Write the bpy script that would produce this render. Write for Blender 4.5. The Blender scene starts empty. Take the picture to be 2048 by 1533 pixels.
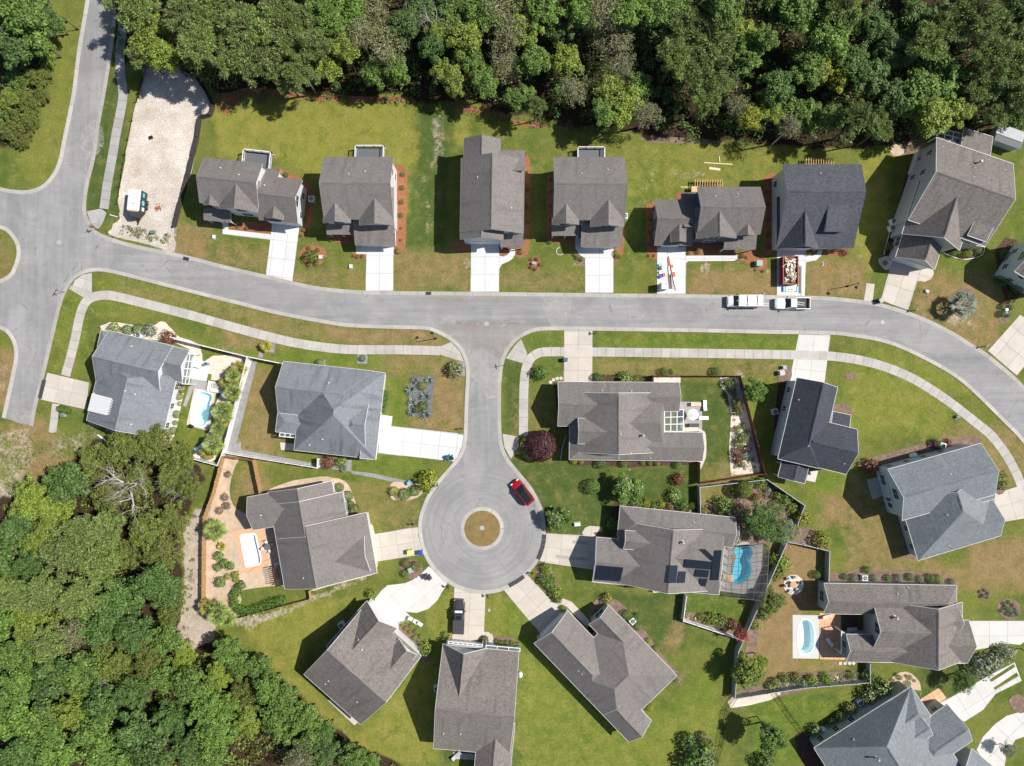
import bpy, bmesh, math, random
import numpy as np
from mathutils import Vector, Matrix
from mathutils.geometry import tessellate_polygon
from mathutils.bvhtree import BVHTree
random.seed(7); RNG = np.random.default_rng(7)
R = math.radians
SC = bpy.context.scene
COL = SC.collection
# ------------------------------------------------------------------ camera, sky, sun, exposure
CAMH = 118.0; FPX = 1420.0
cam = bpy.data.objects.new('camera', bpy.data.cameras.new('camera')); COL.objects.link(cam)
cam.location = (0, 0, CAMH); cam.rotation_euler = (0, 0, 0)
cam.data.sensor_fit = 'HORIZONTAL'; cam.data.sensor_width = 36.0
cam.data.lens = 36.0 * FPX / 2048.0
cam.data.clip_start = 1.0; cam.data.clip_end = 9000
SC.camera = cam
SC.render.resolution_x = 1024; SC.render.resolution_y = 766
SUN_EL = 51.0; SUN_AZ = 10.5        # azimuth measured from image-right towards image-up
world = bpy.data.worlds.new('World'); SC.world = world; world.use_nodes = True
_nt = world.node_tree; _bg = _nt.nodes['Background']
_sky = _nt.nodes.new('ShaderNodeTexSky'); _sky.sky_type = 'NISHITA'; _sky.sun_disc = False
_sky.sun_elevation = R(SUN_EL); _sky.sun_rotation = R(90 - SUN_AZ)
_nt.links.new(_sky.outputs[0], _bg.inputs[0]); _bg.inputs[1].default_value = 0.075
sl = bpy.data.lights.new('sun', 'SUN'); sl.energy = 4.9; sl.angle = R(0.53); sl.color = (1.0, 0.95, 0.87)
sun = bpy.data.objects.new('sun', sl); COL.objects.link(sun)
_d = Vector((math.cos(R(SUN_EL)) * math.cos(R(SUN_AZ)), math.cos(R(SUN_EL)) * math.sin(R(SUN_AZ)), math.sin(R(SUN_EL))))
sun.rotation_euler = _d.to_track_quat('Z', 'Y').to_euler(); sun.location = (60, 20, 90)
SC.view_settings.view_transform = 'Standard'; SC.view_settings.look = 'None'
SC.view_settings.exposure = 0.33; SC.view_settings.gamma = 1.0
SC.render.engine = 'CYCLES'

# ------------------------------------------------------------------ helpers
def W(px, py, z=0.0):
    k = (CAMH - z) / FPX
    return Vector(((px - 1024.0) * k, -(py - 766.5) * k, z))
def W2(p, z=0.0): return W(p[0], p[1], z)
def m_(px): return px * CAMH / FPX         # ground pixels to metres
OFF = {}
def off(o): return OFF.get(o.name, Vector((0, 0, 0)))
def tag(o, label=None, cat=None, group=None, kind=None):
    if label: o['label'] = label
    if cat: o['category'] = cat
    if group: o['group'] = group
    if kind: o['kind'] = kind
    return o
def empty(name, loc, label=None, cat=None, group=None, kind=None, rz=0):
    o = bpy.data.objects.new(name, None); COL.objects.link(o)
    o.location = loc; o.rotation_euler = (0, 0, rz); o.empty_display_size = 0.3
    OFF[o.name] = Vector(loc)
    return tag(o, label, cat, group, kind)
def link(name, me, parent=None, loc=None):
    o = bpy.data.objects.new(name, me); COL.objects.link(o)
    if parent is not None: o.parent = parent
    if loc is not None: o.location = loc
    return o
class MB:
    def __init__(s): s.v = []; s.f = []; s.mi = []; s.uv = None
    def add(s, vs, fs, mi=0):
        n = len(s.v); s.v += [tuple(v) for v in vs]
        for f in fs: s.f.append(tuple(i + n for i in f)); s.mi.append(mi)
        return s
    def box(s, c, size, rz=0, mi=0, taper=1.0, tilt=None):
        hx, hy, hz = size[0] / 2, size[1] / 2, size[2] / 2
        cs, sn = math.cos(rz), math.sin(rz); vs = []
        for z, t in ((-hz, 1), (hz, taper)):
            for x, y in ((-hx, -hy), (hx, -hy), (hx, hy), (-hx, hy)):
                p = Vector((x * t, y * t, z))
                if tilt: p = tilt @ p
                vs.append((c[0] + p.x * cs - p.y * sn, c[1] + p.x * sn + p.y * cs, c[2] + p.z))
        return s.add(vs, [(3, 2, 1, 0), (4, 5, 6, 7), (0, 1, 5, 4), (1, 2, 6, 5), (2, 3, 7, 6), (3, 0, 4, 7)], mi)
    def beam(s, a, b, w, h=None, mi=0):
        a = Vector(a); b = Vector(b); h = h or w; d = (b - a)
        if d.length < 1e-6: return s
        d.normalize(); up = Vector((0, 0, 1)) if abs(d.z) < .95 else Vector((1, 0, 0))
        x = d.cross(up).normalized(); y = x.cross(d).normalized(); vs = []
        for p in (a, b):
            for i, j in ((-1, -1), (1, -1), (1, 1), (-1, 1)): vs.append(p + x * (i * w / 2) + y * (j * h / 2))
        return s.add(vs, [(3, 2, 1, 0), (4, 5, 6, 7), (0, 1, 5, 4), (1, 2, 6, 5), (2, 3, 7, 6), (3, 0, 4, 7)], mi)
    def tube(s, pts, rad, n=6, mi=0, cap=True):
        pts = [Vector(p) for p in pts]; rings = []
        for i, p in enumerate(pts):
            d = (pts[min(i + 1, len(pts) - 1)] - pts[max(i - 1, 0)]).normalized()
            up = Vector((0, 0, 1)) if abs(d.z) < .9 else Vector((1, 0, 0))
            x = d.cross(up).normalized(); y = d.cross(x).normalized()
            r = rad[i] if isinstance(rad, (list, tuple)) else rad
            rings.append([p + (x * math.cos(2 * math.pi * k / n) + y * math.sin(2 * math.pi * k / n)) * r for k in range(n)])
        vs = [q for r in rings for q in r]; fs = []
        for i in range(len(pts) - 1):
            for k in range(n):
                a = i * n + k; b = i * n + (k + 1) % n
                fs.append((a, b, b + n, a + n))
        if cap: fs.append(tuple(range(n - 1, -1, -1))); fs.append(tuple(range((len(pts) - 1) * n, len(pts) * n)))
        return s.add(vs, fs, mi)
    def cyl(s, c, r, h, n=12, mi=0, r2=None):
        r2 = r if r2 is None else r2
        vs = [(c[0] + r * math.cos(2 * math.pi * k / n), c[1] + r * math.sin(2 * math.pi * k / n), c[2]) for k in range(n)]
        vs += [(c[0] + r2 * math.cos(2 * math.pi * k / n), c[1] + r2 * math.sin(2 * math.pi * k / n), c[2] + h) for k in range(n)]
        fs = [(k, (k + 1) % n, n + (k + 1) % n, n + k) for k in range(n)] + [tuple(range(n - 1, -1, -1)), tuple(range(n, 2 * n))]
        return s.add(vs, fs, mi)
    def poly(s, pts, z0, z1, holes=(), mi=0, side_mi=None, bottom=False):
        """prism of a polygon (xy tuples), optional holes"""
        loops = [[(p[0], p[1]) for p in pts]] + [[(p[0], p[1]) for p in h] for h in holes]
        flat = [p for l in loops for p in l]; n = len(flat)
        tris = tessellate_polygon([[Vector((p[0], p[1], 0)) for p in l] for l in loops])
        vs = [(p[0], p[1], z1) for p in flat] + [(p[0], p[1], z0) for p in flat]
        fs = []
        for t in tris:
            a, b, c = (Vector(flat[i]) for i in t)
            if (b - a).cross(c - a) < 0: t = (t[0], t[2], t[1])
            fs.append(tuple(t))
            if bottom: fs.append((t[0] + n, t[2] + n, t[1] + n))
        s.add(vs, fs, mi)
        if z1 - z0 > 1e-4:
            sf = []; base = 0
            for li, l in enumerate(loops):
                m = len(l); area = sum(l[i][0] * l[(i + 1) % m][1] - l[(i + 1) % m][0] * l[i][1] for i in range(m))
                fwd = (area > 0) == (li == 0)
                for i in range(m):
                    a = base + i; b = base + (i + 1) % m
                    sf.append((a, a + n, b + n, b) if fwd else (b, b + n, a + n, a))
                base += m
            s.add(vs, sf, mi if side_mi is None else side_mi)
        return s
    def mesh(s, name, mats, o=Vector((0, 0, 0)), smooth=False):
        me = bpy.data.meshes.new(name)
        me.from_pydata([(v[0] - o[0], v[1] - o[1], v[2] - o[2]) for v in s.v], [], s.f)
        if not isinstance(mats, (list, tuple)): mats = [mats]
        for m in mats: me.materials.append(m)
        if len(mats) > 1: me.polygons.foreach_set('material_index', s.mi)
        if smooth: me.polygons.foreach_set('use_smooth', [True] * len(me.polygons))
        me.update()
        return me
    def build(s, name, mats, parent=None, smooth=False):
        """geometry is in world coordinates; a parent's accumulated offset is subtracted"""
        o = off(parent) if parent is not None else Vector((0, 0, 0))
        if parent is None and s.v:
            a = np.array(s.v); o = Vector(((a[:, 0].min() + a[:, 0].max()) / 2, (a[:, 1].min() + a[:, 1].max()) / 2, a[:, 2].min()))
        ob = link(name, s.mesh(name, mats, o, smooth), parent)
        if parent is None: ob.location = o
        OFF[ob.name] = o.copy()
        return ob
    def local(s, name, mats, parent, smooth=False):
        return link(name, s.mesh(name, mats, smooth=smooth), parent)

def copy_tree(o, parent=None):
    c = o.copy(); COL.objects.link(c); c.parent = parent
    for ch in o.children: copy_tree(ch, c)
    return c
def ordw(n):
    ones = ['', 'first', 'second', 'third', 'fourth', 'fifth', 'sixth', 'seventh', 'eighth', 'ninth', 'tenth', 'eleventh', 'twelfth',
            'thirteenth', 'fourteenth', 'fifteenth', 'sixteenth', 'seventeenth', 'eighteenth', 'nineteenth']
    if n < 20: return ones[n]
    t = {2: 'twent', 3: 'thirt', 4: 'fort', 5: 'fift'}[n // 10]
    return t + 'ieth' if n % 10 == 0 else t + 'y-' + ones[n % 10]

# ------------------------------------------------------------------ materials
MATS = {}
class NT:
    def __init__(s, name):
        s.m = bpy.data.materials.new(name); s.m.use_nodes = True; s.t = s.m.node_tree; s.b = s.t.nodes['Principled BSDF']
        s.out = s.t.nodes['Material Output']; MATS[name] = s.m
    def n(s, typ, ins=None, **kw):
        nd = s.t.nodes.new('ShaderNode' + typ)
        for k, v in kw.items(): setattr(nd, k, v)
        for k, v in (ins or {}).items(): s.set(nd.inputs[k], v)
        return nd
    def set(s, sock, v):
        if isinstance(v, bpy.types.NodeSocket): s.t.links.new(v, sock)
        elif isinstance(v, bpy.types.Node): s.t.links.new(v.outputs[0], sock)
        else:
            if isinstance(v, (tuple, list)) and len(v) == 3 and sock.type == 'RGBA': v = (*v, 1)
            sock.default_value = v
    def noise(s, scale, detail=4, rough=.55, vec=None, out=0, dist=0.0):
        d = {'Scale': scale, 'Detail': detail, 'Roughness': rough, 'Distortion': dist}
        if vec is not None: d['Vector'] = vec
        return s.n('TexNoise', d).outputs[out]
    def pos(s): return s.n('NewGeometry').outputs['Position']
    def mapr(s, v, a, b, c=0.0, d=1.0):
        return s.n('MapRange', {'Value': v, 'From Min': a, 'From Max': b, 'To Min': c, 'To Max': d}).outputs[0]
    def math(s, op, a, b=0.0, clamp=False):
        nd = s.n('Math', {0: a, 1: b}, operation=op); nd.use_clamp = clamp; return nd.outputs[0]
    def mix(s, f, a, b, mode='MIX'):
        nd = s.n('Mix', data_type='RGBA', blend_type=mode); s.set(nd.inputs[0], f); s.set(nd.inputs[6], a); s.set(nd.inputs[7], b)
        return nd.outputs[2]
    def bump(s, h, strength=.3, dist=.05):
        s.set(s.b.inputs['Normal'], s.n('Bump', {'Height': h, 'Strength': strength, 'Distance': dist}))
    def col(s, c): s.set(s.b.inputs['Base Color'], c); return s
    def p(s, **kw):
        for k, v in kw.items(): s.set(s.b.inputs[k.replace('_', ' ')], v)
        return s
def plain(name, c, rough=.6, metal=0.0, var=.12, scale=6.0):
    t = NT(name); g = t.pos()
    f = t.noise(scale, 3, .6, g)
    k = t.mapr(f, .3, .7, 1 - var, 1 + var)
    t.col(t.mix(1.0, c, t.n('CombineColor', {0: k, 1: k, 2: k}), 'MULTIPLY')); t.p(Roughness=rough, Metallic=metal)
    return t.m
def scaled(t, c, k):
    return t.mix(1.0, c, t.n('CombineColor', {0: k, 1: k, 2: k}), 'MULTIPLY')
def ground_mat():
    t = NT('lawn'); g = t.pos()
    a = t.n('Attribute', attribute_name='mask'); sp = t.n('SeparateColor', {0: a.outputs['Color']})
    b = t.n('Attribute', attribute_name='mask2'); sq = t.n('SeparateColor', {0: b.outputs['Color']})
    big = t.noise(.11, 4, .55, g); mid = t.noise(.55, 5, .65, g); fine = t.noise(2.3, 5, .8, g); grain = t.noise(6.5, 3, .85, g)
    green = t.mix(t.mapr(mid, .35, .65), (.080, .118, .023), (.132, .162, .035))
    green = t.mix(t.mapr(big, .4, .62), green, (.158, .174, .038))
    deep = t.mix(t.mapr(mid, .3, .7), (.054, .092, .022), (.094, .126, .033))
    yel = t.mix(t.mapr(mid, .3, .7), (.172, .190, .034), (.250, .238, .054))
    dry = t.mix(t.mapr(mid, .3, .7), (.205, .150, .064), (.29, .205, .10))
    sand = t.mix(t.mapr(mid, .3, .7), (.35, .28, .215), (.50, .43, .36))
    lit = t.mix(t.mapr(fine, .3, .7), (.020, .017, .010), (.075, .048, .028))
    def thr(ch, amt=.5, lo=.35, hi=.65):
        v = t.math('ADD', ch, t.math('MULTIPLY', t.math('SUBTRACT', t.math('ADD', t.math('MULTIPLY', mid, .5), t.math('MULTIPLY', fine, .5)), .5), amt))
        return t.mapr(v, lo, hi)
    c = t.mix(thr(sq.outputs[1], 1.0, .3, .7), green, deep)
    fresh = t.mix(t.mapr(mid, .3, .7), (.098, .158, .020), (.158, .205, .034))
    c = t.mix(thr(sq.outputs[2], 1.6, .2, .8), c, fresh)
    c = t.mix(thr(sp.outputs[1], 1.2, .2, .8), c, yel)
    blot = t.noise(.33, 6, .72, g, dist=.6)
    c = t.mix(t.math('MULTIPLY', t.mapr(blot, .52, .68), .45), c, t.mix(.5, dry, yel))
    c = t.mix(t.math('MULTIPLY', t.mapr(blot, .46, .34), .45), c, deep)
    c = t.mix(thr(t.math('ADD', sp.outputs[0], .08), 2.2, .15, .85), c, dry)
    weed = t.mapr(t.noise(.9, 6, .7, g), .60, .70)
    c = t.mix(t.math('MULTIPLY', weed, t.mapr(big, .45, .6)), c, (.085, .125, .030))
    c = t.mix(thr(sp.outputs[2], 1.5), c, sand)
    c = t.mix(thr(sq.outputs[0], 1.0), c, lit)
    k = t.math('MULTIPLY', t.mapr(fine, .25, .75, .76, 1.24), t.mapr(grain, .2, .8, .68, 1.32))
    t.col(scaled(t, c, k)); t.p(Roughness=.95); t.b.inputs['Specular IOR Level'].default_value = .1
    t.bump(t.math('ADD', fine, grain), .9, .10)
    return t.m
def soil(name, c1, c2, s1=2.0, s2=9.0, bump=.5):
    t = NT(name); g = t.pos(); a = t.noise(s1, 5, .65, g); b = t.noise(s2, 4, .8, g); d = t.noise(s1 * .15, 3, .5, g)
    c = t.mix(t.mapr(t.math('ADD', t.math('MULTIPLY', a, .6), t.math('MULTIPLY', b, .4)), .35, .65), c1, c2)
    t.col(scaled(t, c, t.math('MULTIPLY', t.mapr(b, .25, .75, .72, 1.25), t.mapr(d, .3, .7, .88, 1.1)))); t.p(Roughness=.95)
    t.b.inputs['Specular IOR Level'].default_value = .1
    t.bump(b, bump, .06); return t.m
def asphalt_mat():
    t = NT('asphalt'); g = t.pos(); a = t.noise(.18, 5, .6, g, dist=.6); st = t.noise(1.2, 6, .7, t.n('Mapping', {'Vector': g, 'Scale': (.35, 1.3, 1)}))
    b = t.noise(26, 2, .8, g); d = t.noise(.55, 6, .7, g, dist=1.2)
    c = t.mix(t.mapr(a, .35, .65), (.222, .221, .223), (.285, .283, .282))
    c = t.mix(t.math('MULTIPLY', t.mapr(d, .58, .75), .45), c, (.42, .405, .385))
    ck = t.n('TexVoronoi', {'Vector': g, 'Scale': .16}, feature='DISTANCE_TO_EDGE')
    crack = t.math('MULTIPLY', t.math('LESS_THAN', t.math('ADD', ck.outputs[0], t.math('MULTIPLY', t.math('SUBTRACT', d, .5), .10)), .004), t.mapr(a, .45, .6))
    c = t.mix(t.math('MULTIPLY', crack, .55), c, (.12, .12, .125))
    sp = t.mapr(t.noise(2.6, 2, .5, g), .765, .80); c = t.mix(t.math('MULTIPLY', sp, .6), c, (.11, .11, .11))
    sx = t.n('SeparateXYZ', {0: g}); dx = t.math('ADD', sx.outputs[0], 4.95); dy = t.math('ADD', sx.outputs[1], 24.2)
    r = t.math('SQRT', t.math('ADD', t.math('MULTIPLY', dx, dx), t.math('MULTIPLY', dy, dy)))
    ring = t.noise(1.0, 4, .7, t.n('CombineXYZ', {0: t.math('MULTIPLY', r, 2.3), 1: t.math('MULTIPLY', t.math('ARCTAN2', dy, dx), .55), 2: 0.0}))
    lx = t.noise(1.0, 4, .65, t.n('Mapping', {'Vector': g, 'Scale': (.035, .85, 1), 'Rotation': (0, 0, .04)})); ly = t.noise(1.0, 4, .65, t.n('Mapping', {'Vector': g, 'Scale': (.9, .05, 1)}))
    inr = t.mapr(r, 11.5, 10.0); stem = t.math('MULTIPLY', t.mapr(t.math('ABSOLUTE', dx), 4.2, 3.2), t.mapr(sx.outputs[1], 8.5, 5.0)); left = t.mapr(sx.outputs[0], -63, -70)
    wear = t.mix(stem, lx, ly); wear = t.mix(left, wear, ly); wear = t.mix(inr, wear, ring)
    wv = t.n('SeparateColor', {0: wear}).outputs[0]
    k2 = t.math('MULTIPLY', t.mapr(wv, .3, .7, .84, 1.14), t.mapr(b, .2, .8, .86, 1.14))
    t.col(scaled(t, c, t.math('MULTIPLY', k2, t.mapr(st, .3, .7, .94, 1.06)))); t.p(Roughness=.9)
    t.bump(b, .25, .02); return t.m
def concrete(name, c, var=.10, stain=.25):
    t = NT(name); g = t.pos(); oi = t.n('ObjectInfo').outputs['Random']
    a = t.noise(.5, 5, .65, g); b = t.noise(14, 3, .8, g); s = t.noise(1.7, 6, .75, g, dist=.8)
    k = t.math('MULTIPLY', t.mapr(oi, 0, 1, 1 - var * .7, 1 + var * .5), t.mapr(a, .3, .7, 1 - var, 1 + var))
    k = t.math('MULTIPLY', k, t.mapr(b, .2, .8, .94, 1.06))
    k = t.math('MULTIPLY', k, t.math('SUBTRACT', 1.0, t.math('MULTIPLY', t.mapr(s, .6, .8), stain)))
    t.col(scaled(t, c, k)); t.p(Roughness=.85); t.bump(b, .15, .02); return t.m
def shingle(name, c, var=.20, streak=.25):
    t = NT(name); uv = t.n('UVMap').outputs[0]; g = t.pos()
    br = t.n('TexBrick', {'Vector': uv, 'Scale': 1.0, 'Color1': (0, 0, 0), 'Color2': (1, 1, 1), 'Mortar': (.5, .5, .5), 'Mortar Size': .004,
                          'Bias': 0.0, 'Brick Width': .30, 'Row Height': .15})
    rnd = t.n('SeparateColor', {0: br.outputs[0]}).outputs[0]
    row = t.n('TexWave', {'Vector': uv, 'Scale': 1.0 / .15 / 6.2832 * 3.14159, 'Distortion': 0.0}, wave_type='BANDS', bands_direction='Y', wave_profile='SAW').outputs[1]
    a = t.noise(7, 3, .8, g); s = t.noise(1.0, 5, .65, t.n('Mapping', {'Vector': uv, 'Scale': (.9, .12, 1)})); d = t.noise(.25, 4, .6, g)
    k = t.math('MULTIPLY', t.mapr(rnd, 0, 1, 1 - var * .7, 1 + var * .7), t.mapr(a, .25, .75, .86, 1.14))
    k = t.math('MULTIPLY', k, t.math('SUBTRACT', 1.0, t.math('MULTIPLY', t.mapr(s, .52, .72), streak)))
    k = t.math('MULTIPLY', k, t.mapr(d, .3, .7, .93, 1.07))
    warm = t.mix(t.mapr(t.noise(3, 2, .5, uv), .35, .65), c, (c[0] * .92, c[1] * .98, c[2] * 1.08))
    t.col(scaled(t, warm, k)); t.p(Roughness=.93); t.b.inputs['Specular IOR Level'].default_value = .2
    t.bump(t.math('ADD', row, t.math('MULTIPLY', rnd, .5)), .5, .02); return t.m
def siding(name, c):
    t = NT(name); g = t.pos(); sx = t.n('SeparateXYZ', {0: g}); z = sx.outputs[2]
    saw = t.math('FRACT', t.math('MULTIPLY', z, 1 / .16)); a = t.noise(1.2, 4, .6, g)
    k = t.math('MULTIPLY', t.mapr(saw, 0, .15, .80, 1.0), t.mapr(a, .3, .7, .95, 1.04))
    t.col(scaled(t, c, k)); t.p(Roughness=.55); t.bump(saw, .35, .02); return t.m
def leaf(name, c1, c2, trans=.20, hue=.0, dead=None):
    t = NT(name); r = t.n('NewGeometry').outputs['Random Per Island']; o = t.n('ObjectInfo').outputs['Random']
    c = t.mix(r, c1, c2)
    c = t.mix(t.mapr(o, 0, 1, 0, .5), c, (c1[0] * 1.1, c1[1] * 1.12, c1[2] * .85))
    if dead: c = t.mix(t.math('GREATER_THAN', t.noise(.7, 2, .5, t.pos()), .58), c, dead)
    k = t.math('MULTIPLY', t.mapr(o, 0, 1, .82, 1.18), t.mapr(r, 0, 1, .62, 1.42)); c = scaled(t, c, k)
    t.col(c); t.p(Roughness=.55); t.b.inputs['Specular IOR Level'].default_value = .35
    tr = t.n('BsdfTranslucent', {'Color': c}); mx = t.n('MixShader', {0: trans, 1: t.b.outputs[0], 2: tr.outputs[0]})
    t.t.links.new(mx.outputs[0], t.out.inputs[0]); return t.m
def glass_mat(name, c, rough=.08):
    t = NT(name); t.col(c); t.p(Roughness=rough); t.b.inputs['Specular IOR Level'].default_value = .8; return t.m
def water_mat(name, tint):
    t = NT(name); g = t.pos(); w = t.noise(2.2, 3, .5, g, dist=.5)
    tr = t.n('BsdfTransparent', {'Color': tint}); gl = t.n('BsdfGlossy', {'Color': (1, 1, 1), 'Roughness': .04})
    bp = t.n('Bump', {'Height': w, 'Strength': .12, 'Distance': .05}); t.set(gl.inputs['Normal'], bp)
    fr = t.n('Fresnel', {'IOR': 1.33}); t.set(fr.inputs['Normal'], bp)
    mx = t.n('MixShader', {0: fr.outputs[0], 1: tr.outputs[0], 2: gl.outputs[0]}); t.t.links.new(mx.outputs[0], t.out.inputs[0]); return t.m
def net_mat(name, c, alpha):
    t = NT(name); t.col(c); t.p(Roughness=.8); tr = t.n('BsdfTransparent')
    mx = t.n('MixShader', {0: alpha, 1: tr.outputs[0], 2: t.b.outputs[0]}); t.t.links.new(mx.outputs[0], t.out.inputs[0]); return t.m
M = {}
M['lawn'] = ground_mat(); M['asphalt'] = asphalt_mat()
M['sandlot'] = soil('sandlot', (.37, .31, .25), (.63, .585, .535), .30, 4.0, .7)
M['mulch'] = soil('mulch', (.22, .085, .043), (.36, .165, .092), 2.5, 9)
M['mulch_dark'] = soil('mulch_dark', (.050, .028, .020), (.13, .075, .058), 2.5, 14)
M['mulch_brown'] = soil('mulch_brown', (.13, .085, .062), (.27, .195, .155), 1.6, 9)
M['gravel_tan'] = soil('gravel_tan', (.42, .31, .215), (.60, .47, .36), 1.0, 16)
M['gravel_white'] = soil('gravel_white', (.54, .45, .37), (.74, .67, .59), 1.5, 16)
M['gravel_slate'] = soil('gravel_slate', (.11, .11, .118), (.21, .205, .215), 1.5, 12)
M['gravel_grey'] = soil('gravel_grey', (.20, .195, .20), (.34, .33, .335), 1.5, 18)
M['dirt'] = soil('dirt', (.30, .20, .14), (.46, .33, .24), 1.2, 8)
M['conc_new'] = concrete('concrete_new', (.575, .585, .60), .05, .10)
M['conc_old'] = concrete('concrete_old', (.50, .455, .40), .09, .16)
M['conc_mid'] = concrete('concrete_mid', (.545, .535, .515), .06, .10)
M['conc_walk'] = concrete('concrete_walk', (.42, .398, .370), .14, .35)
M['conc_dark'] = concrete('concrete_dark', (.34, .33, .32), .12, .25)
M['kerb'] = concrete('kerb_concrete', (.385, .365, .34), .12, .3)
M['paver_orange'] = concrete('paver_orange', (.62, .36, .215), .08, .1)
M['joint'] = plain('joint', (.20, .17, .145), .9)
M['sh_brown'] = shingle('shingle_brown', (.176, .155, .143))
M['sh_brown2'] = shingle('shingle_brown_light', (.190, .168, .153))
M['sh_tan'] = shingle('shingle_tan', (.190, .165, .146), .3, .35)
M['sh_grey'] = shingle('shingle_grey', (.195, .205, .215), .18, .42)
M['sh_bluegrey'] = shingle('shingle_bluegrey', (.190, .205, .212), .25, .1)
M['sh_slate'] = shingle('shingle_slate', (.058, .062, .074), .3, .1)
M['sh_charcoal'] = shingle('shingle_charcoal', (.085, .087, .098), .35, .1)
M['white'] = plain('white_paint', (.70, .70, .70), .45, 0, .03)
M['sid_white'] = siding('siding_white', (.68, .69, .70)); M['sid_blue'] = siding('siding_pale_blue', (.45, .54, .60))
M['sid_navy'] = siding('siding_navy', (.045, .085, .125)); M['sid_grey'] = siding('siding_grey', (.42, .45, .46))
M['sid_cream'] = siding('siding_cream', (.62, .59, .52)); M['sid_green'] = siding('siding_sage', (.42, .47, .45))
M['glass'] = glass_mat('window_glass', (.03, .04, .05)); M['autoglass'] = glass_mat('car_glass', (.012, .016, .02), .04)
M['wood_new'] = plain('new_lumber', (.62, .40, .20), .7, 0, .2, 3); M['wood_pale'] = plain('pale_board', (.70, .58, .40), .7, 0, .15, 3)
M['wood_fence'] = plain('fence_wood', (.40, .25, .12), .8, 0, .35, 2.5); M['wood_red'] = plain('fence_redwood', (.20, .075, .045), .8, 0, .3, 2.5)
M['wood_dark'] = plain('dark_wood', (.09, .045, .032), .7, 0, .3, 3)
M['grey_fence'] = plain('fence_grey_vinyl', (.34, .36, .37), .6, 0, .08); M['black'] = plain('black_metal', (.015, .015, .016), .45)
M['rubber'] = plain('black_rubber', (.045, .046, .05), .8); M['deck_grey'] = plain('deck_slate', (.105, .118, .128), .7, 0, .08, 8)
M['metal'] = plain('galvanised', (.36, .38, .40), .5, .3); M['ac'] = plain('ac_casing', (.68, .69, .68), .5); M['dark'] = plain('dark_grill', (.04, .045, .05), .6)
M['solar'] = glass_mat('solar_glass', (.010, .013, .022), .22); M['silt'] = plain('silt_fabric', (.022, .020, .020), .8)
M['red'] = plain('red_paint', (.30, .008, .018), .22, 0, .05); M['carwhite'] = plain('white_car_paint', (.80, .81, .82), .2, 0, .02)
M['carblack'] = plain('dark_grey_car_paint', (.055, .058, .066), .25, .2, .05); M['tyre'] = plain('tyre', (.02, .02, .02), .85)
M['dumpred'] = plain('dumpster_red', (.28, .03, .035), .5, 0, .25, 2); M['bluebin'] = plain('blue_plastic', (.02, .07, .42), .4); M['limebin'] = plain('lime_plastic', (.55, .75, .12), .45)
M['teal'] = plain('teal_plastic', (.02, .12, .17), .45); M['greenbox'] = plain('utility_green', (.12, .17, .13), .6)
M['pale_box'] = plain('pale_utility_green', (.30, .36, .32), .6); M['tarp_blue'] = plain('light_blue_plastic', (.16, .50, .68), .5)
M['orange'] = plain('orange_red', (.75, .10, .03), .5); M['fabric_white'] = plain('white_fabric', (.80, .78, .74), .8); M['tan'] = plain('tan_fabric', (.62, .47, .34), .8)
M['cardboard'] = plain('cardboard', (.50, .31, .16), .8); M['brick_red'] = plain('red_brick', (.42, .13, .07), .8, 0, .3, 9)
M['stone'] = plain('pale_stone', (.55, .50, .45), .85, 0, .2, 4); M['hydr_y'] = plain('gold_rope', (.6, .4, .1), .7)
M['bark'] = plain('bark', (.13, .10, .075), .9, 0, .35, 4); M['bark_pale'] = plain('bark_grey', (.42, .39, .36), .9, 0, .2, 5)
M['pool_in'] = plain('pool_plaster', (.74, .88, .90), .6, 0, .03); M['pool_white'] = plain('pool_gelcoat', (.80, .86, .88), .5, 0, .02)
M['pool_blue'] = plain('pool_blue', (.36, .74, .84), .6, 0, .04); M['water'] = water_mat('pool_water', (.82, .97, .99)); M['water_b'] = water_mat('pool_water_blue', (.62, .90, .96))
M['screen'] = net_mat('cage_screen', (.05, .05, .055), .27); M['bronze'] = plain('bronze_frame', (.16, .15, .14), .5); M['panel_glass'] = net_mat('porch_glass', (.10, .14, .15), .55)
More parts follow.
